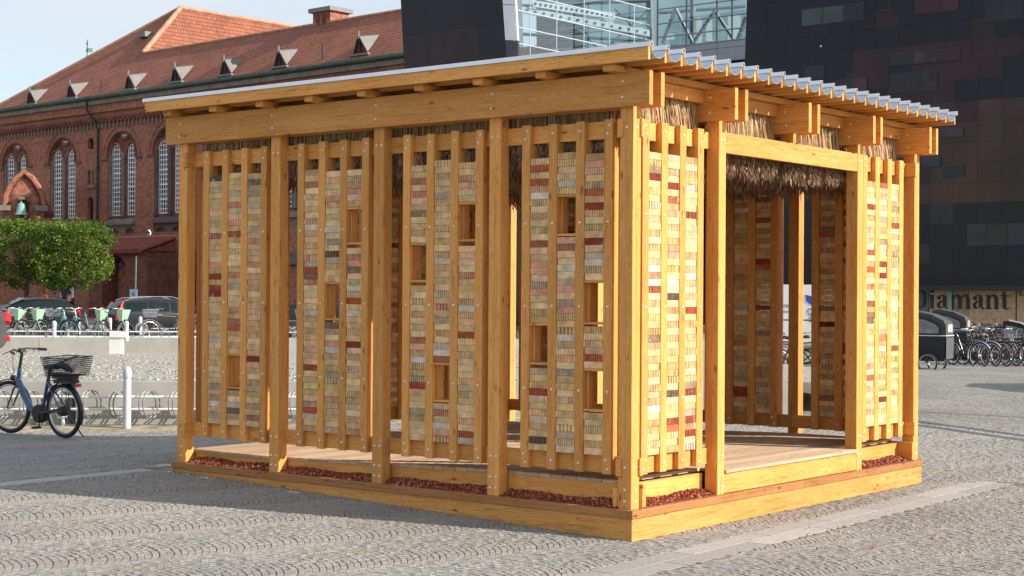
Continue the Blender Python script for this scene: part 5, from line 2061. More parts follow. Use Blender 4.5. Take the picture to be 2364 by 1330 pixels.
# steelwork inside
def at_in(px, py, d): return L3(at(px, py, d))
for (a, b, r_) in [((1194, -20, 104), (1199, 130, 104), .28), ((1600, -30, 108), (1600, 110, 108), .22), ((1350, -20, 112), (1352, 130, 112), .2), ((1500, -30, 112), (1504, 120, 112), .3)]:
    g = MB(); g.tube([at_in(*a), at_in(*b)], r_, 8); part('column', g, M['steel'])
for (a, b) in [((1190, 14), (1500, 2)), ((1190, 112), (1500, 122)), ((1270, 45), (1500, 85)), ((1275, 75), (1400, 50)), ((1520, 30), (1720, 15)), ((1260, 20), (1500, 45)), ((1190, 78), (1500, 95))]:
    g = MB(); g.tube([at_in(a[0], a[1], 109), at_in(b[0], b[1], 109)], .12, 6); part('beam', g, M['steel'])
for (a, b) in [((1186, 26), (1500, 84)), ((1230, 15), (1420, 45))]:
    g = MB(); A, B_ = at_in(a[0], a[1], 104.5), at_in(b[0], b[1], 106)
    g.prism([A, B_, B_ + Vector((0, 0, .42)), A + Vector((0, 0, .42))], Vector((0, .2, 0))); bm_ = part('perforated_beam', g, M['atr_white'])
    for q in range(16):
        f = (q + .5) / 16; c_ = A.lerp(B_, f) + Vector((0, -.03, .2))
        g = MB(); g.lathe([(.10, -.01), (.10, .02)], c_, 8, 'y'); g.build('hole', M['steel'], bm_)
zig = [(1530, 100), (1560, 20), (1600, 100), (1650, 25), (1700, 100), (1722, 40)]
for a, b in zip(zig, zig[1:]):
    g = MB(); g.tube([at_in(a[0], a[1], 104), at_in(b[0], b[1], 104)], .13, 6); part('truss_brace', g, M['steel'])
for (a, b) in [((1270, 100), (1330, 20)), ((1400, 110), (1500, 20)), ((1285, 20), (1380, 110)), ((1420, 20), (1500, 100))]:
    g = MB(); g.tube([at_in(a[0], a[1], 111), at_in(b[0], b[1], 111)], .09, 6); part('truss_brace', g, M['steel'])
# dark louvred core and pale rooms seen through the glass
g = MB(); P_ = [at_in(1237, -40, 112), at_in(1350, -40, 112), at_in(1350, 150, 112), at_in(1240, 150, 112)]; g.prism(P_, Vector((0, .5, 0))); cw = part('core_wall', g, simple('blue_grey_core', (.06, .085, .11), .5))
for q in range(26):
    y_ = 20 + q * 4.8
    g = MB(); g.tube([at_in(1239, y_, 111.9), at_in(1349, y_ + 1, 111.9)], .045, 4); g.build('louvre', M['steel'], cw)
g = MB(); g.prism([at_in(1352, -60, 118), at_in(1740, -60, 118), at_in(1740, 160, 118), at_in(1352, 160, 118)], Vector((0, .5, 0))); part('rear_wall', g, simple('rear_wall_teal', (.22, .33, .36), .5, noise=.3, nscale=.3))
for (x_, y_, w_, h_2) in [(1450, 62, 34, 22), (1535, 78, 22, 14), (1600, 40, 20, 60), (1630, 45, 14, 50), (1680, 35, 30, 60), (1395, 30, 22, 40), (1425, 100, 30, 12)]:
    g = MB(); g.prism([at_in(x_, y_, 116.5), at_in(x_ + w_, y_, 116.5), at_in(x_ + w_, y_ + h_2, 116.5), at_in(x_, y_ + h_2, 116.5)], Vector((0, .2, 0))); part('bright_room_wall', g, M['atr_white'])

# ================================================================== trees
M['leaf'] = attr_mat('lime_leaf', .55, .2, 3, .3, .35)
M['bark'] = simple('grey_bark', (.10, .085, .065), .95, noise=.3, nscale=8, bump=.6)
def tree(px, py_base, Y, crown, seed, label):
    rnd = random.Random(seed)
    p0 = at(px, py_base, Y)
    root = tag(empty('lime_tree', (p0.x, p0.y, max(0, p0.z))), label, 'tree', 'clipped lime trees by the street')
    k = Y / F_PX
    x0, x1, zt_, zb_ = (crown[0] - px) * k, (crown[1] - px) * k, at(px, crown[2], Y).z - root.location.z, at(px, crown[3], Y).z - root.location.z
    cx, cz = (x0 + x1) / 2, (zt_ + zb_) / 2
    rx, rz, ry = (x1 - x0) / 2, (zt_ - zb_) / 2, (x1 - x0) / 2
    tr = MB()
    tr.tube([(0, 0, -.1), (.03, 0, zb_ * .6), (.02, .02, zb_ + rz * .6)], [.16, .13, .09], 9)
    for q in range(9):
        a = q * .7 + rnd.random()
        e_ = Vector((cx + math.cos(a) * rx * .75, math.sin(a) * ry * .75, cz + rnd.uniform(-.5, .8) * rz))
        s_ = Vector((.02, .01, zb_ + rnd.uniform(-.1, .5) * rz * .8))
        mdl = s_.lerp(e_, .5) + Vector((0, 0, -.15))
        tr.tube([s_, mdl, e_], [.06, .04, .015], 6)
    tr.build('trunk', M['bark'], root, smooth=60)
    lf = MB()
    cl = []
    for _ in range(330):
        while True:
            x, y, z = rnd.uniform(-1, 1), rnd.uniform(-1, 1), rnd.uniform(-1, 1)
            if abs(x) ** 5 + abs(y) ** 5 + abs(z) ** 5 < 1: break
        f = rnd.random()
        if f < .75:
            m_ = (abs(x) ** 5 + abs(y) ** 5 + abs(z) ** 5) ** (1 / 5)
            q = rnd.uniform(.82, 1.03) / m_
            x, y, z = x * q, y * q, z * q
        if z < -.7 and rnd.random() < .5: continue
        cl.append((cx + x * rx, y * ry, cz + z * rz, rnd.uniform(.28, .52), rnd.random()))
    for (x, y, z, r_, h) in cl:
        base = random.choice([(.085, .145, .018), (.11, .17, .020), (.065, .115, .016), (.14, .19, .025), (.15, .15, .02) if rnd.random() < .3 else (.075, .125, .018)])
        n = 48
        for _ in range(n):
            d = Vector((rnd.gauss(0, 1), rnd.gauss(0, 1), rnd.gauss(0, .8))).normalized() * r_ * rnd.uniform(.3, 1)
            c_ = Vector((x, y, z)) + d
            s_ = rnd.uniform(.045, .085)
            a = Vector((rnd.gauss(0, 1), rnd.gauss(0, 1), rnd.gauss(0, 1))).normalized()
            b = a.cross(Vector((rnd.gauss(0, 1), rnd.gauss(0, 1), rnd.gauss(0, 1)))).normalized()
            w_ = rnd.uniform(.9, 1.55)
            lf.col = tuple(q * w_ for q in base)
            lf.add([c_ - a * s_, c_ + b * s_ * .7, c_ + a * s_ * 1.1, c_ - b * s_ * .7], [(0, 1, 2, 3)])
    lf.build('crown', M['leaf'], root, recalc=False)
tree(60, 730, 86, (-45, 126, 514, 660), 3, 'clipped lime tree on the left, its trunk behind the dark parked car')
tree(155, 737, 84, (90, 242, 520, 664), 4, 'clipped lime tree in front of the billboard')
tree(-70, 730, 88, (-170, -30, 508, 670), 6, 'clipped lime tree cut by the left edge of the picture')

# ================================================================== walls, bank, street on the left
M['concrete'] = simple('pale_concrete', (.38, .365, .335), .85, noise=.10, nscale=3, bump=.15, spread=.06)
M['white_conc'] = simple('white_concrete', (.74, .73, .70), .8, noise=.06, nscale=3)
M['asphalt'] = simple('asphalt', (.055, .056, .06), .9, noise=.2, nscale=2)
M['bollard'] = simple('grey_white_bollard_paint', (.56, .58, .62), .45, noise=.05)
M['bank'] = None
def bank_mat():
    m, nt, N, L, B = nodes_of('rough_cobble_bank')
    t = N.new('ShaderNodeTexCoord')
    v = N.new('ShaderNodeTexVoronoi'); v.feature = 'DISTANCE_TO_EDGE'; v.inputs['Scale'].default_value = 7
    n1 = N.new('ShaderNodeTexNoise'); n1.inputs['Scale'].default_value = 2.2; n1.inputs['Detail'].default_value = 7; n1.inputs['Roughness'].default_value = .7
    n2 = N.new('ShaderNodeTexNoise'); n2.inputs['Scale'].default_value = .5; n2.inputs['Detail'].default_value = 4
    for q in (v, n1, n2): L.new(t.outputs['Object'], q.inputs['Vector'])
    r = N.new('ShaderNodeValToRGB')
    r.color_ramp.elements[0].position = .03; r.color_ramp.elements[0].color = (.27, .25, .20, 1)
    r.color_ramp.elements[1].position = .16; r.color_ramp.elements[1].color = (.40, .39, .35, 1)
    L.new(v.outputs['Distance'], r.inputs['Fac'])
    f = N.new('ShaderNodeMapRange'); f.inputs['From Min'].default_value = .52; f.inputs['From Max'].default_value = .66; f.inputs['To Max'].default_value = .7
    L.new(n1.outputs['Fac'], f.inputs['Value'])
    mi = N.new('ShaderNodeMixRGB'); mi.inputs['Color2'].default_value = (.30, .28, .20, 1)
    L.new(f.outputs['Result'], mi.inputs['Fac']); L.new(r.outputs['Color'], mi.inputs['Color1'])
    L.new(mi.outputs['Color'], B.inputs['Base Color']); B.inputs['Roughness'].default_value = .9
    bp = N.new('ShaderNodeBump'); bp.inputs['Strength'].default_value = .9; bp.inputs['Distance'].default_value = .03
    L.new(r.outputs['Color'], bp.inputs['Height']); L.new(bp.outputs['Normal'], B.inputs['Normal'])
    return m
M['bank'] = bank_mat()
WA = math.radians(5)
def wl_(x, y0):                                 # walls run nearly square to the view
    return y0 + x * math.tan(WA)
def wall_run(name, x0, x1, y0, z0, z1, thick, label, joints, cap=None):
    root = tag(empty(name, (x0, wl_(x0, y0), z0), WA), label, 'wall')
    L_ = (x1 - x0) / math.cos(WA)
    cuts = [0] + joints + [L_]
    for a, b in zip(cuts, cuts[1:]):
        if b - a < .2: continue
        g = MB(); g.box((a + .006, 0, 0), (b - .006, thick, z1 - z0)); g.build('concrete_block', M['concrete'], root)
    g = MB(); g.box((.02, .03, 0), (L_ - .02, thick - .01, z1 - z0 - .02)); g.build('backing', M['asphalt'], root)
    return root
wall_run('lower_wall', -14, 4, 22.75, -.2, .575, .28, 'long low concrete wall behind the ring bicycle rack', [5.4, 7.83, 7.98, 9.4, 11.8, 14.2])
wall_run('upper_wall', -22, 6, 44.6, -.1, .60, .30, 'far pale concrete wall below the parked green bicycles', [2.4, 4.2, 5.6, 7.4, 9.2, 11.2, 13.2, 15.4, 18, 21, 24])
mb = MB()
nx, ny = 40, 24
for j in range(ny + 1):
    for i in range(nx + 1):
        x = -22 + 28 * i / nx
        f = j / ny
        y = wl_(x, 23.01) * (1 - f) + wl_(x, 44.62) * f
        mb.v.append((x, y, .565 - .39 * f + .02 * math.sin(x * 2.1) * math.sin(y * 1.7)))
for j in range(ny):
    for i in range(nx):
        a = j * (nx + 1) + i
        mb.f.append((a, a + 1, a + nx + 2, a + nx + 1)); mb.c.append(None); mb.m.append(0)
bank = mb.build('cobbled_bank', M['bank'], recalc=False, kind='structure')
# individual bigger cobbles lying proud on the bank
mb = MB()
rb = random.Random(3)
for _ in range(5200):
    f = rb.random() ** 1.5
    x = rb.uniform(-12.5, 1.5) * (1 + .6 * f); y = wl_(x, 23.1) * (1 - f) + wl_(x, 44.5) * f
    z = .565 - .39 * f + .02 * math.sin(x * 2.1) * math.sin(y * 1.7)
    s = rb.uniform(.03, .065)
    w = rb.uniform(.7, 1.15)
    mb.col = tuple(c * w for c in rb.choice([(.40, .39, .35), (.39, .38, .35), (.41, .39, .35), (.34, .33, .28)]))
    P = [(x + s * math.cos(a) * rb.uniform(.8, 1.2), y + s * math.sin(a) * rb.uniform(.8, 1.2)) for a in (.6, 2.2, 3.7, 5.3)]
    h = rb.uniform(.004, .016)
    mb.add([(p[0], p[1], z - .02) for p in P] + [(x + (p[0] - x) * .75, y + (p[1] - y) * .75, z + h) for p in P],
           [(0, 1, 5, 4), (1, 2, 6, 5), (2, 3, 7, 6), (3, 0, 4, 7), (4, 5, 6, 7)])
mb.build('bank_cobbles', attr_mat('cobble', .9, .2, 20), bank, recalc=False, kind='stuff')
mb = MB(); mb.box((-30, wl_(-8, 44.95), -.1), (6, 53, .345)); mb.build('pavement', M['concrete'], kind='structure')
mb = MB(); mb.box((-120, 53.02, -.1), (2, 96, .12)); mb.build('street', M['asphalt'], kind='structure')
mb = MB(); mb.box((-90, 78, .0), (-6, 78.2, .24)); mb.build('kerb', M['concrete'], kind='structure')
# gravelly edge in front of the lower wall
mb = MB()
for i in range(33):
    x = -14 + 16 * i / 32
    for q in range(4):
        y = wl_(x, 21.95 + .82 * q / 3); mb.v.append((x, y, ground_h(x, y) - .004 + .012 * q))
for i in range(32):
    for q in range(3):
        a = i * 4 + q; mb.f.append((a, a + 4, a + 5, a + 1)); mb.c.append(None); mb.m.append(0)
mb.build('sandy_verge', simple('sandy_verge', (.33, .29, .19), .95, noise=.45, nscale=6, bump=.5), kind='structure')

def bollard(px, pyb, Y, label, zb=None, h=.82):
    p = at(px, pyb, Y)
    r = tag(empty('bollard', (p.x, p.y, p.z)), label, 'bollard', 'round topped grey bollards')
    g = MB(); g.lathe([(.054, -.05), (.054, h - .16)], (0, 0, 0), 16); g.build('post', M['bollard'], r, smooth=50)
    g = MB(); g.lathe([(.056, h - .155), (.058, h - .15), (.058, h - .06), (.052, h - .03), (.038, h - .008), (.015, h)], (0, 0, 0), 16); g.build('domed_cap', M['bollard'], r, smooth=50)
bollard(293, 985, 21.85, 'nearest round topped grey bollard, standing in the ring bicycle rack')
bollard(125, 783, 43.6, 'bollard at the white rail between the lime and turquoise bicycles', h=.50)
bollard(292, 783, 43.6, 'bollard at the white rail just right of the last lime bicycle', h=.50)
bollard(182, 768, 51.5, 'far bollard behind the right turquoise bicycle', h=.48)
bollard(254, 768, 51.5, 'far bollard before the rear of the dark estate car', h=.48)
bollard(324, 768, 51.5, 'far bollard before the side doors of the dark estate car', h=.52)
# white rail on the upper wall
a, b = at(14, 778, 43.9), at(560, 776, 45.2)
rl = tag(empty('guard_rail', (a.x, a.y, 0)), 'thin white horizontal rail along the top of the far concrete wall', 'rail')
g = MB(); g.tube([(0, 0, a.z), (b.x - a.x, b.y - a.y, a.z)], .035, 8); g.build('bar', M['white_paint'], rl, smooth=60)
g = MB()
for q in range(8): g.tube([((b.x - a.x) * q / 7, (b.y - a.y) * q / 7, .5), ((b.x - a.x) * q / 7, (b.y - a.y) * q / 7, a.z)], .02, 6)
g.build('stub_post', M['white_paint'], rl, kind='stuff')
p = at(269, 817, 42.6)
pl = tag(empty('white_pillar', (p.x, p.y, .12)), 'short white block pillar with overhanging cap before the far wall', 'pillar')
g = MB(); g.box((-.16, -.16, 0), (.16, .16, .52)); g.build('shaft', M['white_conc'], pl)
g = MB(); g.box((-.14, -.2, .521), (.27, .2, .66)); g.build('cap', M['white_conc'], pl)

# ring bicycle rack
M['galv'] = simple('galvanised_tube', (.24, .25, .27), .4, .6, .08, 20)
def ring_rack(x0, x1, y0, zc, rr, sp, label, name='bicycle_rack'):
    ya = wl_(x0, y0)
    root = tag(empty(name, (x0, ya, 0), WA), label, 'bicycle rack')
    L_ = (x1 - x0)
    for z in (zc - .045, zc + .125):
        g = MB(); g.tube([(0, 0, z), (L_, 0, z)], .018, 8); g.build('bar', M['white_paint'], root, smooth=60)
    n = int(L_ / sp)
    for i in range(n):
        x = .2 + i * sp
        for dx in (0, .045):
            g = MB()
            P = []
            for q in range(26):
                an = 2 * math.pi * q / 26
                P.append((x + dx + .10 * math.cos(an) + (.01 if dx else 0), math.cos(an) * rr * .62, zc + .02 + rr * math.sin(an)))
            g.tube(P, .0095, 7, closed=True); g.build('ring', M['galv'], root, smooth=60)
    g = MB()
    for q in range(int(L_ / 2.2) + 1):
        g.tube([(q * 2.2 + .05, .06, -.1), (q * 2.2 + .05, .06, zc + .13)], .022, 8)
    g.build('support_posts', M['white_paint'], root, kind='stuff')
ring_rack(-8.4, -.6, 22.5, .255, .19, .40, 'ring bicycle rack of silver loops on white bars in front of the low wall')
ring_rack(-14.5, -4.0, 45.3, .62, .17, .52, 'far ring rack of small silver loops holding the green bicycles')

# ================================================================== bicycles
M['tyre'] = simple('black_tyre', (.016, .016, .017), .8, noise=.1)
M['rim'] = simple('aluminium_rim', (.55, .56, .58), .35, .8)
M['blackpl'] = simple('black_plastic', (.018, .018, .02), .5)
M['blue'] = simple('petrol_blue_paint', (.018, .085, .19), .3, noise=.05, coat=.5)
M['lime'] = simple('pale_lime_paint', (.33, .55, .36), .4, noise=.05)
M['limegrey'] = simple('light_grey_frame', (.34, .38, .38), .4, noise=.05)
M['teal_b'] = simple('turquoise_paint', (.10, .30, .29), .4, noise=.05)
M['blk'] = simple('black_paint', (.015, .016, .018), .3, coat=.4)
M['cream'] = simple('cream_paint', (.5, .46, .36), .4)
M['redp'] = simple('red_reflector', (.65, .02, .02), .3)
M['redb'] = simple('dark_red_paint', (.22, .03, .03), .35)
M['silver'] = simple('silver_metal', (.52, .53, .55), .35, .6)
M['orange_r'] = simple('orange_reflector', (.8, .22, .03), .4)
M['mint'] = simple('mint_plastic', (.30, .55, .44), .4)
_wc = {}


def wheel_meshes(R_, nsp, tr=.021, solid=0):
    k = (R_, nsp, tr)
    if k in _wc: return _wc[k]
    t = MB(); t.ring((0, 0, 0), R_ - tr, tr, 32, 8)
    r = MB(); r.ring((0, 0, 0), R_ - tr * 2.1, tr * .6, 32, 5)
    s = MB(); s.tube([(0, -.05, 0), (0, .05, 0)], .022, 8)
    for i in range(nsp):
        a = 2 * math.pi * i / nsp
        sg = 1 if i % 2 else -1
        a2 = a + (.5 if i % 4 < 2 else -.5)
        s.tube([(.02 * math.cos(a2), sg * .03, .02 * math.sin(a2)), ((R_ - tr * 2.2) * math.cos(a), 0, (R_ - tr * 2.2) * math.sin(a))], .0012 if R_ > .3 else .001, 3, cap=False)
    _wc[k] = (t.mesh('tyre', M['tyre'], 60), r.mesh('rim', M['rim'], 60), s.mesh('spokes', M['silver']))
    return _wc[k]


def bike_wheel(root, x, R_, steer=0.0, nsp=28, tr=.021):
    t, r, s = wheel_meshes(R_, nsp, tr)
    w = bpy.data.objects.new('wheel', t); link(w, root); w.location = (x, 0, R_); w.rotation_euler = (0, 0, steer)
    for nm, me in (('rim', r), ('spokes', s)):
        o = bpy.data.objects.new(nm, me); link(o, w)
    return w


def fender(root, x, R_, a0, a1, mat, steer=0.0):
    g = MB()
    n = 14
    vs = []
    for i in range(n + 1):
        a = a0 + (a1 - a0) * i / n
        for (y, dr) in ((-.026, -.006), (-.015, .006), (.015, .006), (.026, -.006)):
            vs.append(((R_ + .018 + dr) * math.cos(a), y, (R_ + .018 + dr) * math.sin(a)))
    fs = [(i * 4 + k, i * 4 + k + 1, i * 4 + k + 5, i * 4 + k + 4) for i in range(n) for k in range(3)]
    g.add(vs, fs)
    o = g.build('fender', mat, root, smooth=60, recalc=False)
    o.location = (x, 0, R_); o.rotation_euler = (0, 0, steer)
    return o


def bike(style, label, group=None, frame=None, loc=(0, 0, 0), heading=0.0, lean=0.0, steer=0.0, cat='bicycle', name='bicycle', basket=None, near=False, fend=None):
    r = empty(name, loc, heading)
    r.rotation_euler = (lean, 0, heading)
    tag(r, label, cat, group)
    R_ = .345
    wb = 1.10
    fm = frame or M['blk']
    tr = .026 if near else .021
    bike_wheel(r, -wb / 2, R_, 0, 36 if near else 18, tr)
    bike_wheel(r, wb / 2 + .02, R_, steer, 36 if near else 18, tr)
    ft = fend or (M['blk'])
    fender(r, -wb / 2, R_, math.radians(20), math.radians(205), ft)
    fender(r, wb / 2 + .02, R_, math.radians(35), math.radians(190), ft, steer)
    bb = Vector((-.10, 0, .29)); seat = Vector((-.30, 0, .86)); ht = Vector((.33, 0, .86)); hb = Vector((.37, 0, .66)); rw = Vector((-wb / 2, 0, R_)); fw = Vector((wb / 2 + .02, 0, R_))
    n = 10 if near else 6
    g = MB()
    if style in ('step', 'share', 'lime', 'teal', 'ebike'):
        if style == 'ebike':
            g.tube([hb + Vector((-.005, 0, .06)), Vector((.27, 0, .52)), Vector((.12, 0, .34)), Vector((.0, 0, .30)), bb], [.034, .042, .042, .036, .03], n)
        elif style == 'lime':
            g.tube([hb + Vector((0, 0, .0)), Vector((.22, 0, .46)), Vector((.05, 0, .27)), bb], [.05, .065, .06, .05], n)
        elif style == 'teal':
            g.tube([hb + Vector((-.02, 0, .1)), Vector((.2, 0, .50)), Vector((.02, 0, .30)), bb], [.07, .085, .07, .05], n)
        else:
            g.tube([hb, Vector((.2, 0, .45)), Vector((.03, 0, .31)), bb], .02, n)
            g.tube([hb + Vector((0, 0, .09)), Vector((.15, 0, .55)), Vector((-.14, 0, .42))], .014, n)
    else:
        g.tube([hb, bb], .019, n)
        g.tube([ht + Vector((0, 0, -.03)), seat + Vector((.03, 0, -.08))], .016, n)
    g.tube([bb, seat], .017 if style != 'ebike' else .024, n)
    for y in (-.035, .035):
        g.tube([bb + Vector((0, y * .6, 0)), rw + Vector((0, y * 1.6, 0))], .010 if style != 'ebike' else .014, 6)
        g.tube([seat + Vector((.05, y * .3, -.16)), rw + Vector((0, y * 1.6, 0))], .009 if style != 'ebike' else .012, 6)
    g.tube([hb + Vector((.01, 0, -.04)), ht], .021 if style != 'ebike' else .028, n)
    g.build('frame', fm if style != 'lime' else M['limegrey'], r, smooth=60)
    g = MB()
    cs, sn_ = math.cos(steer), math.sin(steer)
    for y in (-.05, .05):
        g.tube([hb + Vector((.01, 0, -.02)), hb + Vector((.03, y, -.06)), (fw.x - .005 + -y * sn_, y * cs, R_)], [.014, .014, .009], n)
    g.build('fork', (M['lime'] if style == 'lime' else fm if style != 'ebike' else M['blk']), r, smooth=60)
    g = MB()
    hz = 1.12 if style == 'ebike' else 1.04
    top = Vector((.27 if style == 'ebike' else .28, 0, hz - .06))
    g.tube([ht, ht.lerp(top, .5) + Vector((.03 if style == 'lime' else .0, 0, 0)), top], .02 if style != 'lime' else .03, n)
    g.build('stem', M['lime'] if style == 'lime' else M['blackpl'] if style != 'teal' else M['silver'], r, smooth=60)
    g = MB()
    hw = .31
    P = [Vector((-.14, -hw, .02)), Vector((-.02, -hw * .75, .035)), Vector((.04, -hw * .35, .05)), Vector((.0, 0, 0)), Vector((.04, hw * .35, .05)), Vector((-.02, hw * .75, .035)), Vector((-.14, hw, .02))]
    rot = Matrix.Rotation(steer, 3, 'Z')
    g.tube([top + rot @ p for p in P], .012, n)
    hbm = g.build('handlebar', M['silver'] if style not in ('ebike', 'step') else M['blackpl'], r, smooth=60)
    g = MB()
    for s in (0, -1):
        a, b = (P[0], P[1]) if s == 0 else (P[-1], P[-2])
        g = MB(); g.tube([top + rot @ a, top + rot @ (a.lerp(b, .75))], .019, n)
        g.build('grip', M['blackpl'], hbm, smooth=60)
    g = MB()
    sz = .93 if style != 'ebike' else .90
    sx = -.325
    vs = []
    for i, (x, w_, h_) in enumerate([(-.14, .03, 0), (-.13, .08, .012), (-.07, .09, .018), (0, .06, .0), (.08, .028, -.005), (.14, .016, -.012)]):
        for (y, z) in ((-w_, -.015), (-w_ * .7, .018 + h_), (0, .026 + h_), (w_ * .7, .018 + h_), (w_, -.015), (0, -.035)):
            vs.append((sx + x, y, sz + z))
    fs = [(i * 6 + k, i * 6 + (k + 1) % 6, (i + 1) * 6 + (k + 1) % 6, (i + 1) * 6 + k) for i in range(5) for k in range(6)] + [(0, 1, 2, 3, 4, 5), (35, 34, 33, 32, 31, 30)]
    g.add(vs, fs)
    g.build('saddle', M['blackpl'], r, smooth=60)
    g = MB(); g.tube([seat, Vector((sx - .0, 0, sz - .03))], .014, 6); g.build('seat_post', M['silver'] if style != 'ebike' else M['blackpl'], r, smooth=60)
    # cranks, pedals, chain case
    g = MB(); g.lathe([(.10, .035), (.10, .045)], (bb.x, 0, bb.z), 16, 'y')
    g.tube([bb + Vector((0, .04, 0)), rw + Vector((0, .045, .03))], .02, 5)
    for y, s in ((.06, 1), (-.06, -1)):
        g.tube([bb + Vector((0, y, 0)), bb + Vector((-.02 * s, y, -.165 * s))], .010, 6)
        g.box((bb.x - .02 * s - .04, min(y, y + .09 * s), bb.z - .165 * s - .012), (bb.x - .02 * s + .045, max(y, y + .09 * s), bb.z - .165 * s + .012))
    g.build('crank', M['blackpl'], r)
    # rear carrier
    g = MB()
    for y in (-.06, .06):
        g.tube([(-.34, y, .73), (-.80, y, .73)], .006, 5); g.tube([(-.62, y, .73), (rw.x, y * .8, R_)], .005, 5)
    for x in (-.4, -.55, -.7, -.8): g.tube([(x, -.06, .73), (x, .06, .73)], .005, 5)
    g.build('carrier', M['blackpl'], r)
    g = MB(); g.box((-.86, -.04, .66), (-.83, .04, .70)); g.build('rear_light', M['redp'], r)
    def wire_basket(name, x0, x1, z0, z1, w0, w1, nx_, nz_2, mat, rad=.0022):
        g = MB()
        def rect(f):
            z = z0 + (z1 - z0) * f; w = w0 + (w1 - w0) * f; e = .03 * f
            return [(x0 - e, -w, z), (x1 + e, -w, z), (x1 + e, w, z), (x0 - e, w, z)]
        for k_ in range(nz_2 + 1):
            f = k_ / nz_2
            g.tube([Vector(p) for p in rect(f)], rad * (2 if k_ == nz_2 else 1), 4, closed=True)
        lo, hi = rect(0), rect(1)
        for s_ in range(4):
            for k_ in range(nx_):
                f = k_ / nx_
                a = Vector(lo[s_]).lerp(Vector(lo[(s_ + 1) % 4]), f); b = Vector(hi[s_]).lerp(Vector(hi[(s_ + 1) % 4]), f)
                g.tube([a, b], rad * .8, 3, cap=False)
        for k_ in range(nx_):
            f = k_ / nx_
            g.tube([Vector(lo[0]).lerp(Vector(lo[1]), f), Vector(lo[3]).lerp(Vector(lo[2]), f)], rad * .8, 3, cap=False)
        return g.build(name, mat, r, recalc=False)
    if basket == 'bucket':
        g = MB()
        z0, z1 = .66, .99
        lo = [(.37, -.09, z0), (.52, -.09, z0), (.52, .09, z0), (.37, .09, z0)]
        hi = [(.33, -.15, z1), (.61, -.15, z1), (.61, .15, z1), (.33, .15, z1)]
        li = [(.385, -.075, z0 + .02), (.505, -.075, z0 + .02), (.505, .075, z0 + .02), (.385, .075, z0 + .02)]
        hi2 = [(.343, -.138, z1), (.597, -.138, z1), (.597, .138, z1), (.343, .138, z1)]
        g.add(lo + hi + hi2 + li, [(0, 1, 5, 4), (1, 2, 6, 5), (2, 3, 7, 6), (3, 0, 4, 7), (3, 2, 1, 0), (4, 5, 9, 8), (5, 6, 10, 9), (6, 7, 11, 10), (7, 4, 8, 11), (8, 9, 13, 12), (9, 10, 14, 13), (10, 11, 15, 14), (11, 8, 12, 15), (12, 13, 14, 15)])
        g.build('basket', M['lime'], r)
        g = MB(); g.lathe([(.05, 0), (.05, .04)], (.5, 0, .60), 10); g.build('front_light', M['white_paint'], r)
    elif basket == 'wire_front':
        wire_basket('basket', .40, .68, .78, 1.0, .15, .19, 6, 5, M['silver'], .003)
    elif basket == 'wire_rear':
        wire_basket('basket', -.86, -.42, .80, 1.03, .17, .21, 22, 9, M['blackpl'], .0032)
    elif basket == 'mint_bag':
        g = MB(); g.lathe([(.05, .5), (.10, .55), (.12, .64), (.07, .72)], (-.7, .1, 0), 10); g.build('pannier', M['mint'], r, smooth=60)
    if style == 'lime':
        flat_text('lime', .16, M['blk'], r, (.16, -.067, .36), (math.pi / 2, math.radians(-48), 0))
        g = MB(); g.tube([(.05, 0, .30), (-.42, 0, .42)], .05, 6); g.build('battery_tube', M['limegrey'], r, smooth=60)
    if style in ('teal', 'lime', 'step'):
        g = MB(); g.lathe([(.03, -.012), (.03, .012)], (wb / 2 + .12, 0, R_ + .1), 8, 'y'); g.build('reflector', M['orange_r'], r)
    if style == 'ebike':
        g = MB(); g.lathe([(.115, -.05), (.12, -.03), (.12, .03), (.115, .05)], (bb.x + .03, 0, bb.z), 18, 'y'); g.build('motor_housing', M['blackpl'], r, smooth=50)
        g = MB(); g.box((-.80, -.055, .755), (-.40, .055, .82)); g.box((-.78, -.07, .70), (-.45, .07, .748)); g.build('battery', M['blackpl'], r)
        g = MB(); g.lathe([(.05, -.07), (.065, -.03), (.065, .03), (.05, .07)], (rw.x, 0, R_), 14, 'y'); g.build('hub_gear', M['blackpl'], r, smooth=50)
        g = MB()
        for y_ in (-.1, .06): g.tube([top + Vector((.0, y_, .03)), top + Vector((.12, y_, -.05)), top + Vector((.15, y_ * .5, -.22)), hb + Vector((.07, 0, -.03))], .0035, 5)
        g.build('brake_cable', M['blackpl'], r)
        g = MB(); g.box((top.x - .03, -.04, top.z + .01), (top.x + .03, .04, top.z + .06)); g.build('display', M['blackpl'], hbm)
        g = MB(); g.tube([top + rot @ Vector((.0, -.2, .04)), top + rot @ Vector((.06, -.29, -.0))], .006, 5); g.tube([top + rot @ Vector((.0, .2, .04)), top + rot @ Vector((.06, .29, -.0))], .006, 5); g.build('brake_lever', M['blackpl'], hbm)
        g = MB(); g.lathe([(.03, 0), (.038, .05)], (.44, 0, .73), 12, 'x'); g.build('headlight', M['blackpl'], r, smooth=50)
        g = MB(); g.tube([rw + Vector((.02, -.06, -.02)), rw + Vector((-.18, -.14, -.33))], .008, 6); g.build('kickstand', M['blackpl'], r)
        # dark bag lying in the basket corner and straps
        g = MB(); g.tube([(-.45, .0, .90), (-.52, 0, .93), (-.66, .02, .90), (-.76, .02, .86)], [.03, .05, .045, .02], 8); g.build('saddle_cover', M['blackpl'], r, smooth=60)
        g = MB()
        for y_ in (-.05, .0, .05): g.tube([(-.44, y_, .92), (-.62, y_ * .4, .99), (-.84, y_ - .02, 1.05)], .004, 4)
        g.build('strap', M['blackpl'], r)
        g = MB()
        for sg_ in (-1, 1):
            for q in range(9):
                a = math.radians(100 + q * 9)
                g.tube([rw + Vector((0, sg_ * .03, 0)), rw + Vector((math.cos(a) * .36, sg_ * .03, math.sin(a) * .36))], .002, 3)
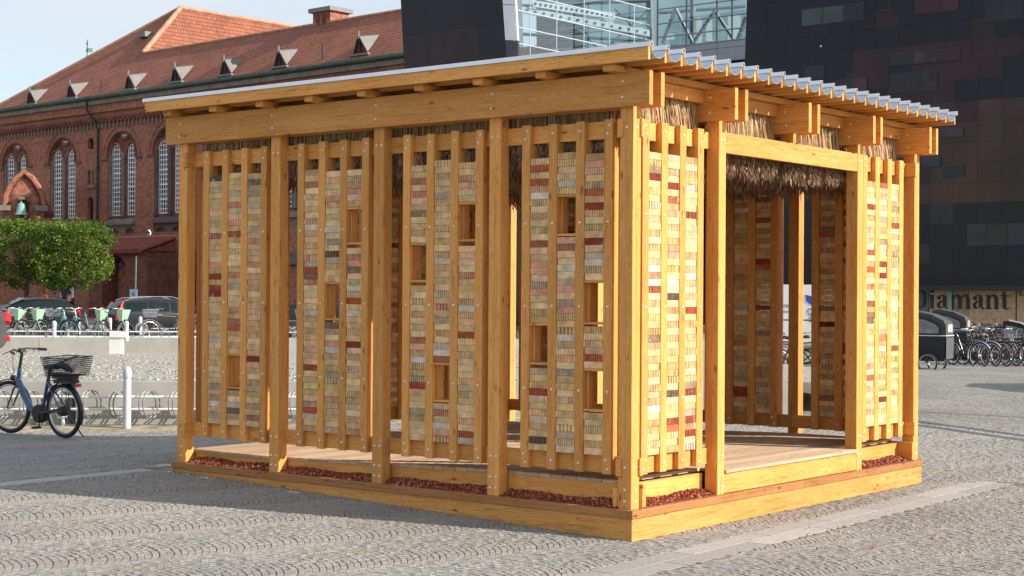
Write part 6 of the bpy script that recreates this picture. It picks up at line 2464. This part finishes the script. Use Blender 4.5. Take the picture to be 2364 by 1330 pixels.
        g.build('skirt_guard', M['blackpl'], r)
    return r


def gnd(px, py, Y):
    p = at(px, py, Y); return p


# the blue bicycle in front
pr = at(150, 1012, 20.2)
hd = math.radians(180 - 37)
dv = Vector((math.cos(hd), math.sin(hd), 0))
cpt = pr + dv * .55
bike('ebike', 'dark petrol blue step-through bicycle with black wire basket standing before the rack', None, M['blue'],
     (cpt.x, cpt.y, pr.z + .0), hd, math.radians(-3), math.radians(12), basket='wire_rear', near=True, fend=M['blk'])

# shared bicycles behind the far wall
def far_bike(px, Y, z, *a, **k):
    X = (px - 1182) / F_PX * Y
    return bike(*a, loc=(X, Y, z), **k)
gl_ = 'bicycles parked in the far rack'
hdl = math.radians(-38)
far_bike(24, 46.8, .345, 'lime', 'leftmost lime green shared bicycle with bucket basket', gl_, heading=hdl, basket='bucket', steer=.2)
far_bike(66, 46.8, .345, 'lime', 'second lime green shared bicycle from the left, with bucket basket', gl_, heading=hdl, basket='bucket', steer=.15)
far_bike(212, 46.8, .345, 'lime', 'lime green shared bicycle just right of the turquoise pair', gl_, heading=hdl, basket='bucket', steer=-.1)
far_bike(262, 46.8, .345, 'lime', 'rightmost lime green shared bicycle, basket before the estate car', gl_, heading=hdl, basket='bucket', steer=.25)
far_bike(133, 47.0, .345, 'teal', 'left one of the two turquoise bicycles without basket', gl_, M['teal_b'], heading=hdl, steer=.3)
far_bike(159, 47.0, .345, 'teal', 'right one of the two turquoise bicycles without basket', gl_, M['teal_b'], heading=hdl, steer=-.2)
far_bike(2, 47.4, .345, 'step', 'dark green bicycle with wire basket at the left edge of the picture', gl_, M['teal_dark'], heading=hdl, basket='wire_front')
far_bike(98, 47.4, .345, 'step', 'dark green bicycle with wire basket left of the white bollard', gl_, M['teal_dark'], heading=hdl, basket='wire_front')
far_bike(388, 46.8, .345, 'city', 'black bicycle with pale fenders beside the left corner post of the pavilion', gl_, M['blk'], heading=math.radians(215), fend=M['silver'], basket='wire_front')
far_bike(458, 46.8, .345, 'city', 'cream bicycle seen in the slit beside the pavilion corner post', gl_, M['cream'], heading=hdl, fend=M['cream'])
far_bike(672, 46.8, .345, 'step', 'dark red bicycle glimpsed through the slit beside the second post', gl_, M['redb'], heading=hdl, basket='wire_front')

# the long row on the right
gr_ = 'bicycles parked in a row on the right'
rowdefs = [
    (2210, 41.5, 'city', 'blk', 'silver', 'black bicycle with silver fender right beside the black cargo bicycle'),
    (2236, 41.8, 'step', 'blk', 'silver', 'black step-through bicycle, second in the right row'),
    (2262, 42.0, 'city', 'blk', 'blk', 'all black bicycle, third in the right row'),
    (2284, 42.3, 'step', 'redb', 'blk', 'dark red bicycle, fourth in the right row'),
    (2306, 42.6, 'city', 'limegrey', 'silver', 'grey bicycle with white fender, fifth in the right row'),
    (2330, 42.2, 'step', 'blk', 'blk', 'black bicycle in front of the white striped cargo hood'),
    (2356, 42.6, 'city', 'cream', 'cream', 'cream bicycle near the right edge of the picture'),
    (2384, 42.8, 'city', 'blk', 'silver', 'black bicycle cut by the right edge of the picture'),
]
for i, (px, Y, st_, fr, fe, lb) in enumerate(rowdefs):
    X = (px - 1182) / F_PX * Y
    bike(st_, lb, gr_, M[fr], (X, Y, 0), math.radians(-24 + (i * 37) % 17 - 6), math.radians((i * 23) % 11 - 5), math.radians((i * 53) % 50 - 25), fend=M[fe], basket=[None, 'mint_bag', None, 'wire_front', None, None, None, None][i])
backdefs = [(2200, 50, 'teal'), (2222, 50.5, 'step'), (2244, 50, 'teal'), (2262, 50.6, 'city'), (2280, 50.2, 'teal'), (2300, 50.4, 'step'), (2322, 50, 'city'), (2345, 50.5, 'step'), (2150, 50, 'step'), (2172, 50.4, 'city')]
words_ = ['turquoise bicycle behind the small grey hood', 'dark bicycle below the first letter a of the sign', 'turquoise bicycle below the letter m of the sign', 'black bicycle below the right leg of the letter m', 'turquoise bicycle below the second letter a of the sign',
          'dark bicycle below the letter n of the sign', 'black bicycle below the letter t of the sign', 'dark bicycle at the back near the right edge', 'dark bicycle behind the black cargo bicycle hood', 'black bicycle below the letter i of the sign']
for i, ((px, Y, st_), lb) in enumerate(zip(backdefs, words_)):
    X = (px - 1182) / F_PX * Y
    bike(st_, lb, 'bicycles in the second row on the right', M['teal_b'] if st_ == 'teal' else M['blk'], (X, Y, 0), math.radians(150 + (i * 41) % 40), math.radians((i * 29) % 13 - 6), .2, fend=M['blk'])
mids = [(2218, 46.5, 'city', 'blk', 'black bicycle in the middle row right of the grey hood'), (2247, 46.2, 'step', 'cream', 'cream bicycle in the middle row of the right hand rack'), (2272, 46.6, 'city', 'blk', 'black bicycle in the middle row below the letter m'),
        (2296, 46.2, 'step', 'blue', 'blue bicycle in the middle row of the right hand rack'), (2318, 46.5, 'city', 'limegrey', 'grey bicycle in the middle row left of the striped hood'), (2190, 46.3, 'step', 'redb', 'red bicycle in the middle row behind the black cargo bicycle')]
for i, (px, Y, st_, fr, lb) in enumerate(mids):
    X = (px - 1182) / F_PX * Y
    bike(st_, lb, 'bicycles in the middle row on the right', M[fr], (X, Y, 0), math.radians(-40 + (i * 47) % 60), math.radians((i * 31) % 15 - 7), math.radians((i * 53) % 60 - 30), fend=M['silver' if i % 2 else 'blk'], basket='wire_front' if i in (0, 3) else None)
# seen through the pavilion
for px, Y, hd_, fr, lb, fe in [(1795, 35, 160, 'redb', 'dark red bicycle seen through the pavilion left of its inner post', 'blk'), (1850, 35.3, 15, 'blk', 'black bicycle seen through the pavilion right of its inner post', 'silver'), (1822, 36, 150, 'blk', 'black bicycle partly behind the inner post of the pavilion', 'blk')]:
    X = (px - 1182) / F_PX * Y
    bike('city', lb, 'bicycles seen through the pavilion', M[fr], (X, Y, 0), math.radians(hd_), .04, .3, fend=M[fe], basket='wire_front')

# cargo bicycles with hoods
M['canvas'] = simple('grey_canvas', (.06, .058, .056), .9, noise=.15, nscale=12, bump=.3)
M['canvas_blk'] = simple('black_box', (.014, .014, .016), .55, noise=.2, nscale=5)
M['film'] = simple('clear_plastic_film', (.20, .20, .22), .15, noise=.35, nscale=4, spec=.8)
M['film_w'] = simple('silvery_film', (.55, .56, .58), .25, .3, noise=.3, nscale=14)
M['grey_sheet'] = simple('grey_sheet_metal', (.12, .13, .14), .4, .4, noise=.2, nscale=12)
def cargo(px, Y, hd, label, hood='canvas', stripe=None, sc=1.0, tail=True):
    X = (px - 1182) / F_PX * Y
    r = tag(empty('cargo_bicycle', (X, Y, 0), hd), label, 'cargo bicycle', 'cargo bicycles with hoods')
    r.scale = (sc, sc, sc)
    L_, W_ = .98, .36
    # box: x from -L_ (rear) to 0 (front), tapering down
    g = MB(); g.add([(-L_ + .08, -W_ * .8, .30), (-.06, -W_ * .8, .30), (-.06, W_ * .8, .30), (-L_ + .08, W_ * .8, .30), (-L_, -W_, .90), (0, -W_, .90), (0, W_, .90), (-L_, W_, .90)],
                    [(0, 3, 2, 1), (4, 5, 6, 7), (0, 1, 5, 4), (1, 2, 6, 5), (2, 3, 7, 6), (3, 0, 4, 7)])
    g.build('box', M['canvas_blk'], r)
    g = MB(); g.add([(.004, -W_ * .93, .36), (.004, W_ * .93, .36), (.012, W_ * .95, .87), (.012, -W_ * .95, .87)], [(0, 1, 2, 3)]); g.build('front_panel', M['grey_sheet'], r)
    g = MB(); g.tube([(0.01, -W_, .915), (0.01, W_, .915)], .012, 5); g.tube([(0, -W_, .915), (-L_, -W_, .915)], .012, 5); g.build('piping', M['white_paint'] if stripe is None else M[stripe], r)
    # hood
    pf = [(0, .92), (.0, 1.16), (-.06, 1.28), (-.35, 1.42), (-.75, 1.50), (-L_ + .02, 1.47), (-L_, .92)]
    g = MB(); g.prism([(x, -W_ + .02, z) for x, z in pf], (0, 2 * W_ - .04, 0)); g.build('hood', M[hood], r, smooth=30)
    g = MB(); g.prism([(x, -W_ + .005, z) for x, z in [(-.17, .97), (-.17, 1.10), (-.24, 1.18), (-.5, 1.29), (-.86, 1.34), (-.88, .97)]], (0, .012, 0)); g.build('side_window', M['film'], r)
    g = MB(); g.tube([(x, -W_ + .004, z) for x, z in [(-.12, .95), (-.12, 1.12), (-.22, 1.22), (-.5, 1.33), (-.9, 1.38), (-.92, .95)]], .014, 5, closed=True); g.build('window_rim', M['blackpl'], r)
    g = MB(); g.prism([(.003, -W_ * .6, 1.0), (.003, W_ * .62, 1.0), (.003, W_ * .55, 1.19), (.003, -W_ * .55, 1.19)], (.01, 0, 0)); g.build('front_window', M['film_w'], r)
    if stripe:
        g = MB(); g.tube([(0.01, -W_ - .004, .93), (0.01, -W_ - .004, 1.17), (-.06, -W_ - .004, 1.29), (-.35, -W_ - .004, 1.43), (-.75, -W_ - .004, 1.51)], .03, 5); g.build('stripe', M[stripe], r)
    for y in (-W_ - .06, W_ + .06):
        t, rm, s = wheel_meshes(.25, 16, .022)
        w = bpy.data.objects.new('wheel', t); link(w, r); w.location = (-.42, y, .25)
        o = bpy.data.objects.new('rim', rm); link(o, w); o = bpy.data.objects.new('spokes', s); link(o, w)
    if tail:
        bike_wheel(r, -1.85, .33, 0, 18)
        g = MB(); g.tube([(-1.85, 0, .33), (-1.35, 0, .30), (-.98, 0, .45)], .022, 6); g.tube([(-1.35, 0, .3), (-1.5, 0, .85)], .02, 6); g.tube([(-1.0, -.28, 1.0), (-1.1, 0, .98), (-1.0, .28, 1.0)], .014, 6); g.build('frame', M['blk'], r, smooth=60)
        g = MB(); g.box((-1.65, -.08, .86), (-1.4, .08, .92)); g.build('saddle', M['blackpl'], r)
    return r
cargo(2193, 38.5, math.radians(-30), 'black cargo bicycle with grey canvas hood beside the right pavilion corner')
cargo(2236, 46, math.radians(-25), 'smaller looking grey hooded cargo bicycle behind the row of bicycles', sc=1.0)
cargo(2385, 45, math.radians(-28), 'dark cargo bicycle with white striped hood near the right edge', 'canvas_blk', 'white_paint', sc=.8)

# banner / white site container wall seen through the pavilion
pb = at(1822, 778, 48)
ban = tag(empty('white_banner', (pb.x, pb.y, 0), math.radians(-10)), 'white banner with blue logo seen through the pavilion beside its inner post', 'banner')
k = 48 / F_PX
zt_, zb_ = at(1822, 657, 48).z, at(1822, 790, 48).z
zm_ = at(1822, 739, 48).z
g = MB(); g.box((-.85, 0, zm_ + .02), (1.25, .06, zt_)); g.build('upper_sheet', M['white_paint'], ban)
g = MB(); g.box((-.85, 0, zb_), (1.25, .06, zm_ - .02)); g.build('lower_sheet', M['white_paint'], ban)
g = MB(); g.box((-.87, .01, zm_ - .019), (1.27, .08, zm_ + .019)); g.build('mid_bar', M['iron'], ban)
g = MB()
for x_ in (-.86, 1.26): g.tube([(x_, .1, 0), (x_, .1, zt_ + .05)], .03, 6)
g.build('frame', M['iron'], ban)
M['blue_print'] = simple('blue_print', (.03, .07, .32), .6)
M['grey_print'] = simple('grey_print', (.25, .28, .36), .6)
flat_text('CEGESKOV', .13, M['grey_print'], ban, (-.13, -.006, zt_ - .68))
flat_text('KOBENHAVN', .09, M['grey_print'], ban, (-.13, -.006, zt_ - .84))
g = MB(); g.prism([(.47, -.012, zt_ - .30), (.70, -.012, zt_ - .36), (.66, -.012, zt_ - .62), (.50, -.012, zt_ - .50)], (0, .01, 0)); g.build('logo_flag', M['blue_print'], ban)
flat_text('CPH', .22, M['blue_print'], ban, (.56, -.006, zt_ - .92), (math.pi / 2, math.radians(80), 0))

# ================================================================== cars
def paint(name, col, metal=.4):
    return simple(name, col, .3, metal, noise=.03, coat=.08, spec=.22)
M['car_grey'] = paint('dark_grey_car_paint', (.020, .022, .027), 0)
M['car_black'] = paint('black_car_paint', (.008, .009, .010), 0)
M['car_silver'] = paint('mid_grey_car_paint', (.075, .075, .08), .2)
M['car_glass'] = simple('car_glass', (.008, .016, .018), .05, noise=.2, nscale=2, spec=.3)
M['yellow_plate'] = simple('yellow_plate', (.75, .48, .04), .5)
CARS = {
    'wagon': [(-2.36, .42, .80, .84, .70, .50), (-2.30, .28, .92, 1.0, .82, .60), (-2.12, .24, .98, 1.33, .87, .62), (-1.75, .24, .98, 1.455, .90, .64), (-.9, .24, .97, 1.50, .91, .66), (.1, .24, .95, 1.50, .91, .66),
              (.65, .24, .93, 1.38, .91, .64), (1.15, .24, .92, 1.05, .90, .66), (1.35, .24, .90, .95, .89, .72), (2.0, .26, .80, .84, .84, .66), (2.28, .34, .62, .68, .72, .55)],
    'hatch': [(-2.05, .42, .82, .86, .72, .52), (-1.98, .30, .96, 1.05, .84, .62), (-1.70, .26, 1.0, 1.36, .88, .62), (-1.2, .26, .99, 1.47, .89, .63), (-.4, .26, .96, 1.49, .89, .64), (.25, .26, .95, 1.44, .89, .63),
              (.75, .26, .94, 1.22, .89, .63), (1.15, .26, .92, .98, .88, .68), (1.7, .28, .82, .86, .83, .64), (2.0, .36, .64, .70, .70, .52)],
}


def car(kind, loc, heading, paint_, label, name='parked_car', rails=False, plate=None):
    r = tag(empty(name, loc, heading), label, 'car', 'parked cars')
    st = CARS[kind]
    rings = []
    for (x, zb, zbelt, zr, wb_, wr) in st:
        up = [(0, zb), (wb_ * .8, zb), (wb_ * .97, zb + .08), (wb_, zb + (zbelt - zb) * .45), (wb_ * .985, zbelt - .04), (wb_ * .94, zbelt), (wr + (wb_ - wr) * .15, zr - (zr - zbelt) * .16), (wr * .93, zr - .02 * (zr > zbelt + .1)), (wr * .55, zr + .012), (0, zr + .02)]
        rings.append([(x, y, z) for y, z in up] + [(x, -y, z) for y, z in up[-2:0:-1]])
    m_ = len(rings[0])
    g = MB()
    vs = [p for q in rings for p in q]
    fs = [(i * m_ + k_, i * m_ + (k_ + 1) % m_, (i + 1) * m_ + (k_ + 1) % m_, (i + 1) * m_ + k_) for i in range(len(rings) - 1) for k_ in range(m_)]
    fs += [tuple(range(m_)), tuple((len(rings) - 1) * m_ + k_ for k_ in range(m_))[::-1]]
    g.add(vs, fs)
    body = g.build('body', paint_, r, smooth=35)
    sub = body.modifiers.new('smooth', 'SUBSURF'); sub.levels = 2; sub.render_levels = 2
    # side windows follow the body between belt and roof
    def side_pt(x, f, sgn):
        for i in range(len(st) - 1):
            if st[i][0] <= x <= st[i + 1][0]:
                t = (x - st[i][0]) / (st[i + 1][0] - st[i][0])
                A, B_ = rings[i], rings[i + 1]
                p0 = Vector(A[5]).lerp(Vector(B_[5]), t); p1 = Vector(A[6]).lerp(Vector(B_[6]), t)
                p = p0.lerp(p1, f)
                p.y = (p.y + .012) * sgn
                return p
    if kind == 'wagon': panes = [(-1.98, -1.10, .10), (-1.02, -.22, .0), (-.14, .98, .0)]
    else: panes = [(-1.55, -.95, .1), (-.88, .0, .0), (.08, 1.0, 0)]
    for sgn in (1, -1):
        for (xa, xb, cut) in panes:
            n = 6
            lo = [side_pt(xa + (xb - xa) * q / n, .08, sgn) for q in range(n + 1)]
            hi = [side_pt(xa + cut + (xb - xa - cut) * q / n, .86, sgn) for q in range(n + 1)]
            vs = lo + hi
            g = MB(); g.add(vs, [(q, q + 1, n + 2 + q, n + 1 + q) for q in range(n)])
            g.build('side_window', M['car_glass'], r, recalc=False)
    # rear and front screens
    def cross(i0, i1, f0, f1, name_, push):
        A, B_ = rings[i0], rings[i1]
        vs = []
        for f, Rg in ((f0, None), (f1, None)):
            for y in (-.92, -.5, 0, .5, .92):
                a = Vector((A[7][0], A[6][1] * y, A[7][2] + .012)); b = Vector((B_[7][0], B_[6][1] * y, B_[7][2] + .012))
                if abs(y) > .9: a.z -= .02; b.z -= .02
                p = a.lerp(b, f); p.x += push; p.z += .012
                vs.append(p)
        g = MB(); g.add(vs, [(q, q + 1, 6 + q, 5 + q) for q in range(4)]); g.build(name_, M['car_glass'], r, recalc=False)
    cross(1, 2, .12, .96, 'rear_window', -.03)
    nfr = 6 if kind == 'wagon' else 5
    cross(nfr, nfr + 1, -.1 if kind == 'wagon' else -.2, .95, 'windscreen', .03)
    # wheels
    xs2 = (-1.38, 1.42) if kind == 'wagon' else (-1.25, 1.25)
    for x in xs2:
        for sgn in (1, -1):
            g = MB(); g.lathe([(.24, -.10), (.31, -.10), (.325, -.06), (.325, .06), (.31, .10), (.24, .10)], (0, 0, 0), 24, 'y')
            w = g.build('wheel', M['tyre'], r, smooth=50); w.location = (x, sgn * .80, .325)
            g = MB(); g.ring((0, sgn * .085, 0), .225, .022, 24, 6)
            for q in range(14):
                a = 2 * math.pi * q / 14
                g.tube([(.05 * math.cos(a), sgn * .09, .05 * math.sin(a)), (.22 * math.cos(a + .1), sgn * .095, .22 * math.sin(a + .1))], .012, 4)
            g.lathe([(.05, sgn * .08), (.05, sgn * .11)], (0, 0, 0), 10, 'y')
            g.build('rim', M['silver'], w)
            g = MB(); g.lathe([(.245, -.085), (.245, -.07)], (0, 0, 0), 20, 'y'); g.build('brake_disc', M['blackpl'], w)
            g = MB(); g.ring((x, sgn * .875, .325), .36, .035, 20, 6, a0=-.2, a1=math.pi + .2); g.build('wheel_arch', M['blackpl'] if paint_ is not M['car_grey'] else paint_, r, smooth=60)
    # lights
    for sgn in (1, -1):
        g = MB()
        if kind == 'wagon':
            a0 = side_pt(-2.2, .0, sgn); a1 = side_pt(-2.05, .9, sgn)
            g.tube([(-2.33, sgn * .74, .66), (-2.30, sgn * .80, .90), (-2.16, sgn * .74, 1.15), (-2.05, sgn * .66, 1.36)], [.07, .085, .06, .045], 6)
        else:
            g.tube([(-2.03, sgn * .66, .80), (-1.98, sgn * .76, .95)], [.08, .09], 8)
            g2 = MB(); g2.tube([(-2.06, sgn * .62, .52), (-2.04, sgn * .72, .50)], [.05, .05], 6); g2.build('fog_light', M['redp'], r, smooth=60)
        g.build('taillight', M['redp'], r, smooth=60)
        g = MB(); xx = st[-1][0] - .12; g.tube([(xx, sgn * .52, .66), (xx - .12, sgn * .72, .70)], [.06, .07], 8); g.build('headlight', M['film_w'], r, smooth=60)
        g = MB(); p = side_pt(.95, .12, sgn); g.lathe([(.02, -.06), (.08, -.03), (.08, .05), (.03, .08)], (p.x, p.y + sgn * .10, p.z + .05), 8); g.build('door_mirror', paint_, r, smooth=60)
        for xh in ((-.75, .35) if kind == 'wagon' else (-.1,)):
            g = MB(); g.tube([(xh, sgn * .915, .86), (xh + .18, sgn * .915, .86)], .014, 5); g.build('door_handle', M['silver'], r)
        g = MB(); g.box((-1.0, sgn * .905 - .01, .30), (1.0, sgn * .905 + .01, .34)); g.build('sill_strip', M['silver'], r)
        for xg in ((-1.06, -.18, .98) if kind == 'wagon' else (.05, .95)):
            g = MB(); g.tube([(xg, sgn * .912, .35), (xg, sgn * .918, .62), (xg, sgn * .900, .90)], .004, 4); g.build('door_gap', M['blackpl'], r)
        if rails:
            g = MB(); g.tube([(-1.95, sgn * .58, 1.40), (-1.7, sgn * .585, 1.50), (-.8, sgn * .60, 1.565), (-.1, sgn * .60, 1.565), (.35, sgn * .59, 1.47)], .017, 6); g.build('roof_rail', M['silver'], r, smooth=60)
    if plate:
        g = MB(); xx = st[-1][0] + .01 if plate == 'front' else st[0][0] - .03
        g.box((xx, -.26, .48), (xx + .02, .26, .60)); g.build('number_plate', M['yellow_plate'] if plate == 'front' else M['white_paint'], r)
    return r


car('wagon', (-13.76, 64.0, .12), math.radians(32), M['car_grey'], 'dark grey estate car with silver roof rails and tall red tail lights', rails=True, plate='rear')
car('hatch', (-20.2, 66.5, .12), math.radians(212), M['car_black'], 'black car under the left lime tree with a yellow number plate', plate='front')
car('hatch', ((19 - 1182) / F_PX * 28.7 - 2.45, 29.3, .44), math.radians(176), M['car_silver'], 'rear corner of a grey car with red tail light at the left edge')

# ================================================================== unseen helpers, added to cast shadows into view
pa = tag(empty('shadow_canopy', (14.9, 29.0, 0)), 'unseen canopy on a pole, added to cast an oval shadow', 'shadow_canopy')
g = MB(); g.tube([(0, 0, 0), (0, 0, 2.7)], .03, 8); g.build('pole', M['silver'], pa)
g = MB(); g.lathe([(1.9, 2.3), (1.0, 2.58), (.05, 2.8), (.05, 2.77), (1.0, 2.55), (1.9, 2.27)], (0, 0, 0), 8); g.build('shadow_canopy_top', M['canvas'], pa)
fr = tag(empty('shadow_bars', (11.9, 19.9, 0), math.radians(-60)), 'unseen twin bar frame added to cast two shadow bands', 'frame')
for dy in (-.30, .14):
    g = MB(); g.tube([(-3.4, dy, 3.0), (2.6, dy, 3.0)], .065, 8); g.build('bar', M['iron'], fr)
for x_ in (-3.4, 2.6):
    g = MB(); g.tube([(x_, 0, 0), (x_, 0, 3.0)], .05, 8); g.build('post', M['iron'], fr)

# ================================================================== litter: leaves, moss in the joints, spilt brick chips
random.seed(21)
mb = MB()
for _ in range(55):
    px, py = U(1850, 2364), random.gauss(1245, 45)
    if py < 1150 or py > 1325: continue
    p = on_plane(px, py, Vector((0, 0, 0)), Vector((0, 0, 1)))
    mb.col = random.choice(GC); s = U(.006, .013)
    mb.add([(p.x - s, p.y - s, .004), (p.x + s, p.y - s * .6, .004), (p.x + s * .5, p.y + s, .004), (p.x, p.y, .004 + s * 1.4)], [(0, 1, 3), (1, 2, 3), (2, 0, 3), (0, 2, 1)])
mb.build('spilt_brick_chips', M['gravel'], kind='stuff', recalc=False)
mb = MB()
LC = [(.30, .22, .08), (.40, .30, .10), (.22, .13, .05), (.45, .42, .22)]
for _ in range(150):
    x, y = U(-6, 5.5), U(10.2, 21)
    u, v = to_uv(x, y)
    if -0.1 < u < UW + .1 and -0.1 < v < VW + .1: continue
    h = ground_h(x, y) + .006; a = U(0, 6.28); s = U(.012, .028)
    mb.col = random.choice(LC)
    d = Vector((math.cos(a), math.sin(a), U(-.1, .3))) * s; n_ = Vector((-math.sin(a), math.cos(a), U(-.2, .2))) * s * .5
    c = Vector((x, y, h + .004))
    mb.add([c - d, c + n_, c + d, c - n_], [(0, 1, 2, 3)])
mb.build('fallen_leaves', attr_mat('dry_leaf', .8, .2, 40), kind='stuff', recalc=False)
mb = MB()
for _ in range(2600):
    # little tufts along the plinth and in the joints
    t = random.random()
    if t < .10:
        u, v = U(0, UW), -OV - abs(random.gauss(0, .04))
    elif t < .14:
        u, v = -OV - abs(random.gauss(0, .03)), U(0, VW)
    elif t < .24:
        u, v = 5.42 + random.choice((-.13, .13)) + random.gauss(0, .02), U(-7, 0)
    else:
        x, y = U(-6.5, 5.5), U(10, 21)
        u, v = to_uv(x, y)
        if math.sin(x * 1.7) * math.sin(y * 2.1 + 1) < .35: continue
        if -0.1 < u < UW + .1 and -0.1 < v < VW + .1: continue
    x, y = from_uv(u, v)
    h = ground_h(x, y)
    mb.col = tuple(c * U(.7, 1.3) for c in random.choice([(.10, .11, .05), (.14, .125, .07), (.17, .14, .08)]))
    a = U(0, 6.28); s = U(.003, .007); hh = U(.004, .011)
    mb.add([(x - s * math.cos(a), y - s * math.sin(a), h - .008), (x + s * math.cos(a), y + s * math.sin(a), h - .008), (x + U(-.01, .01), y + U(-.01, .01), h + hh)], [(0, 1, 2)])
mb.build('moss_and_grass', attr_mat('moss', .95, .2, 40), kind='stuff', recalc=False)
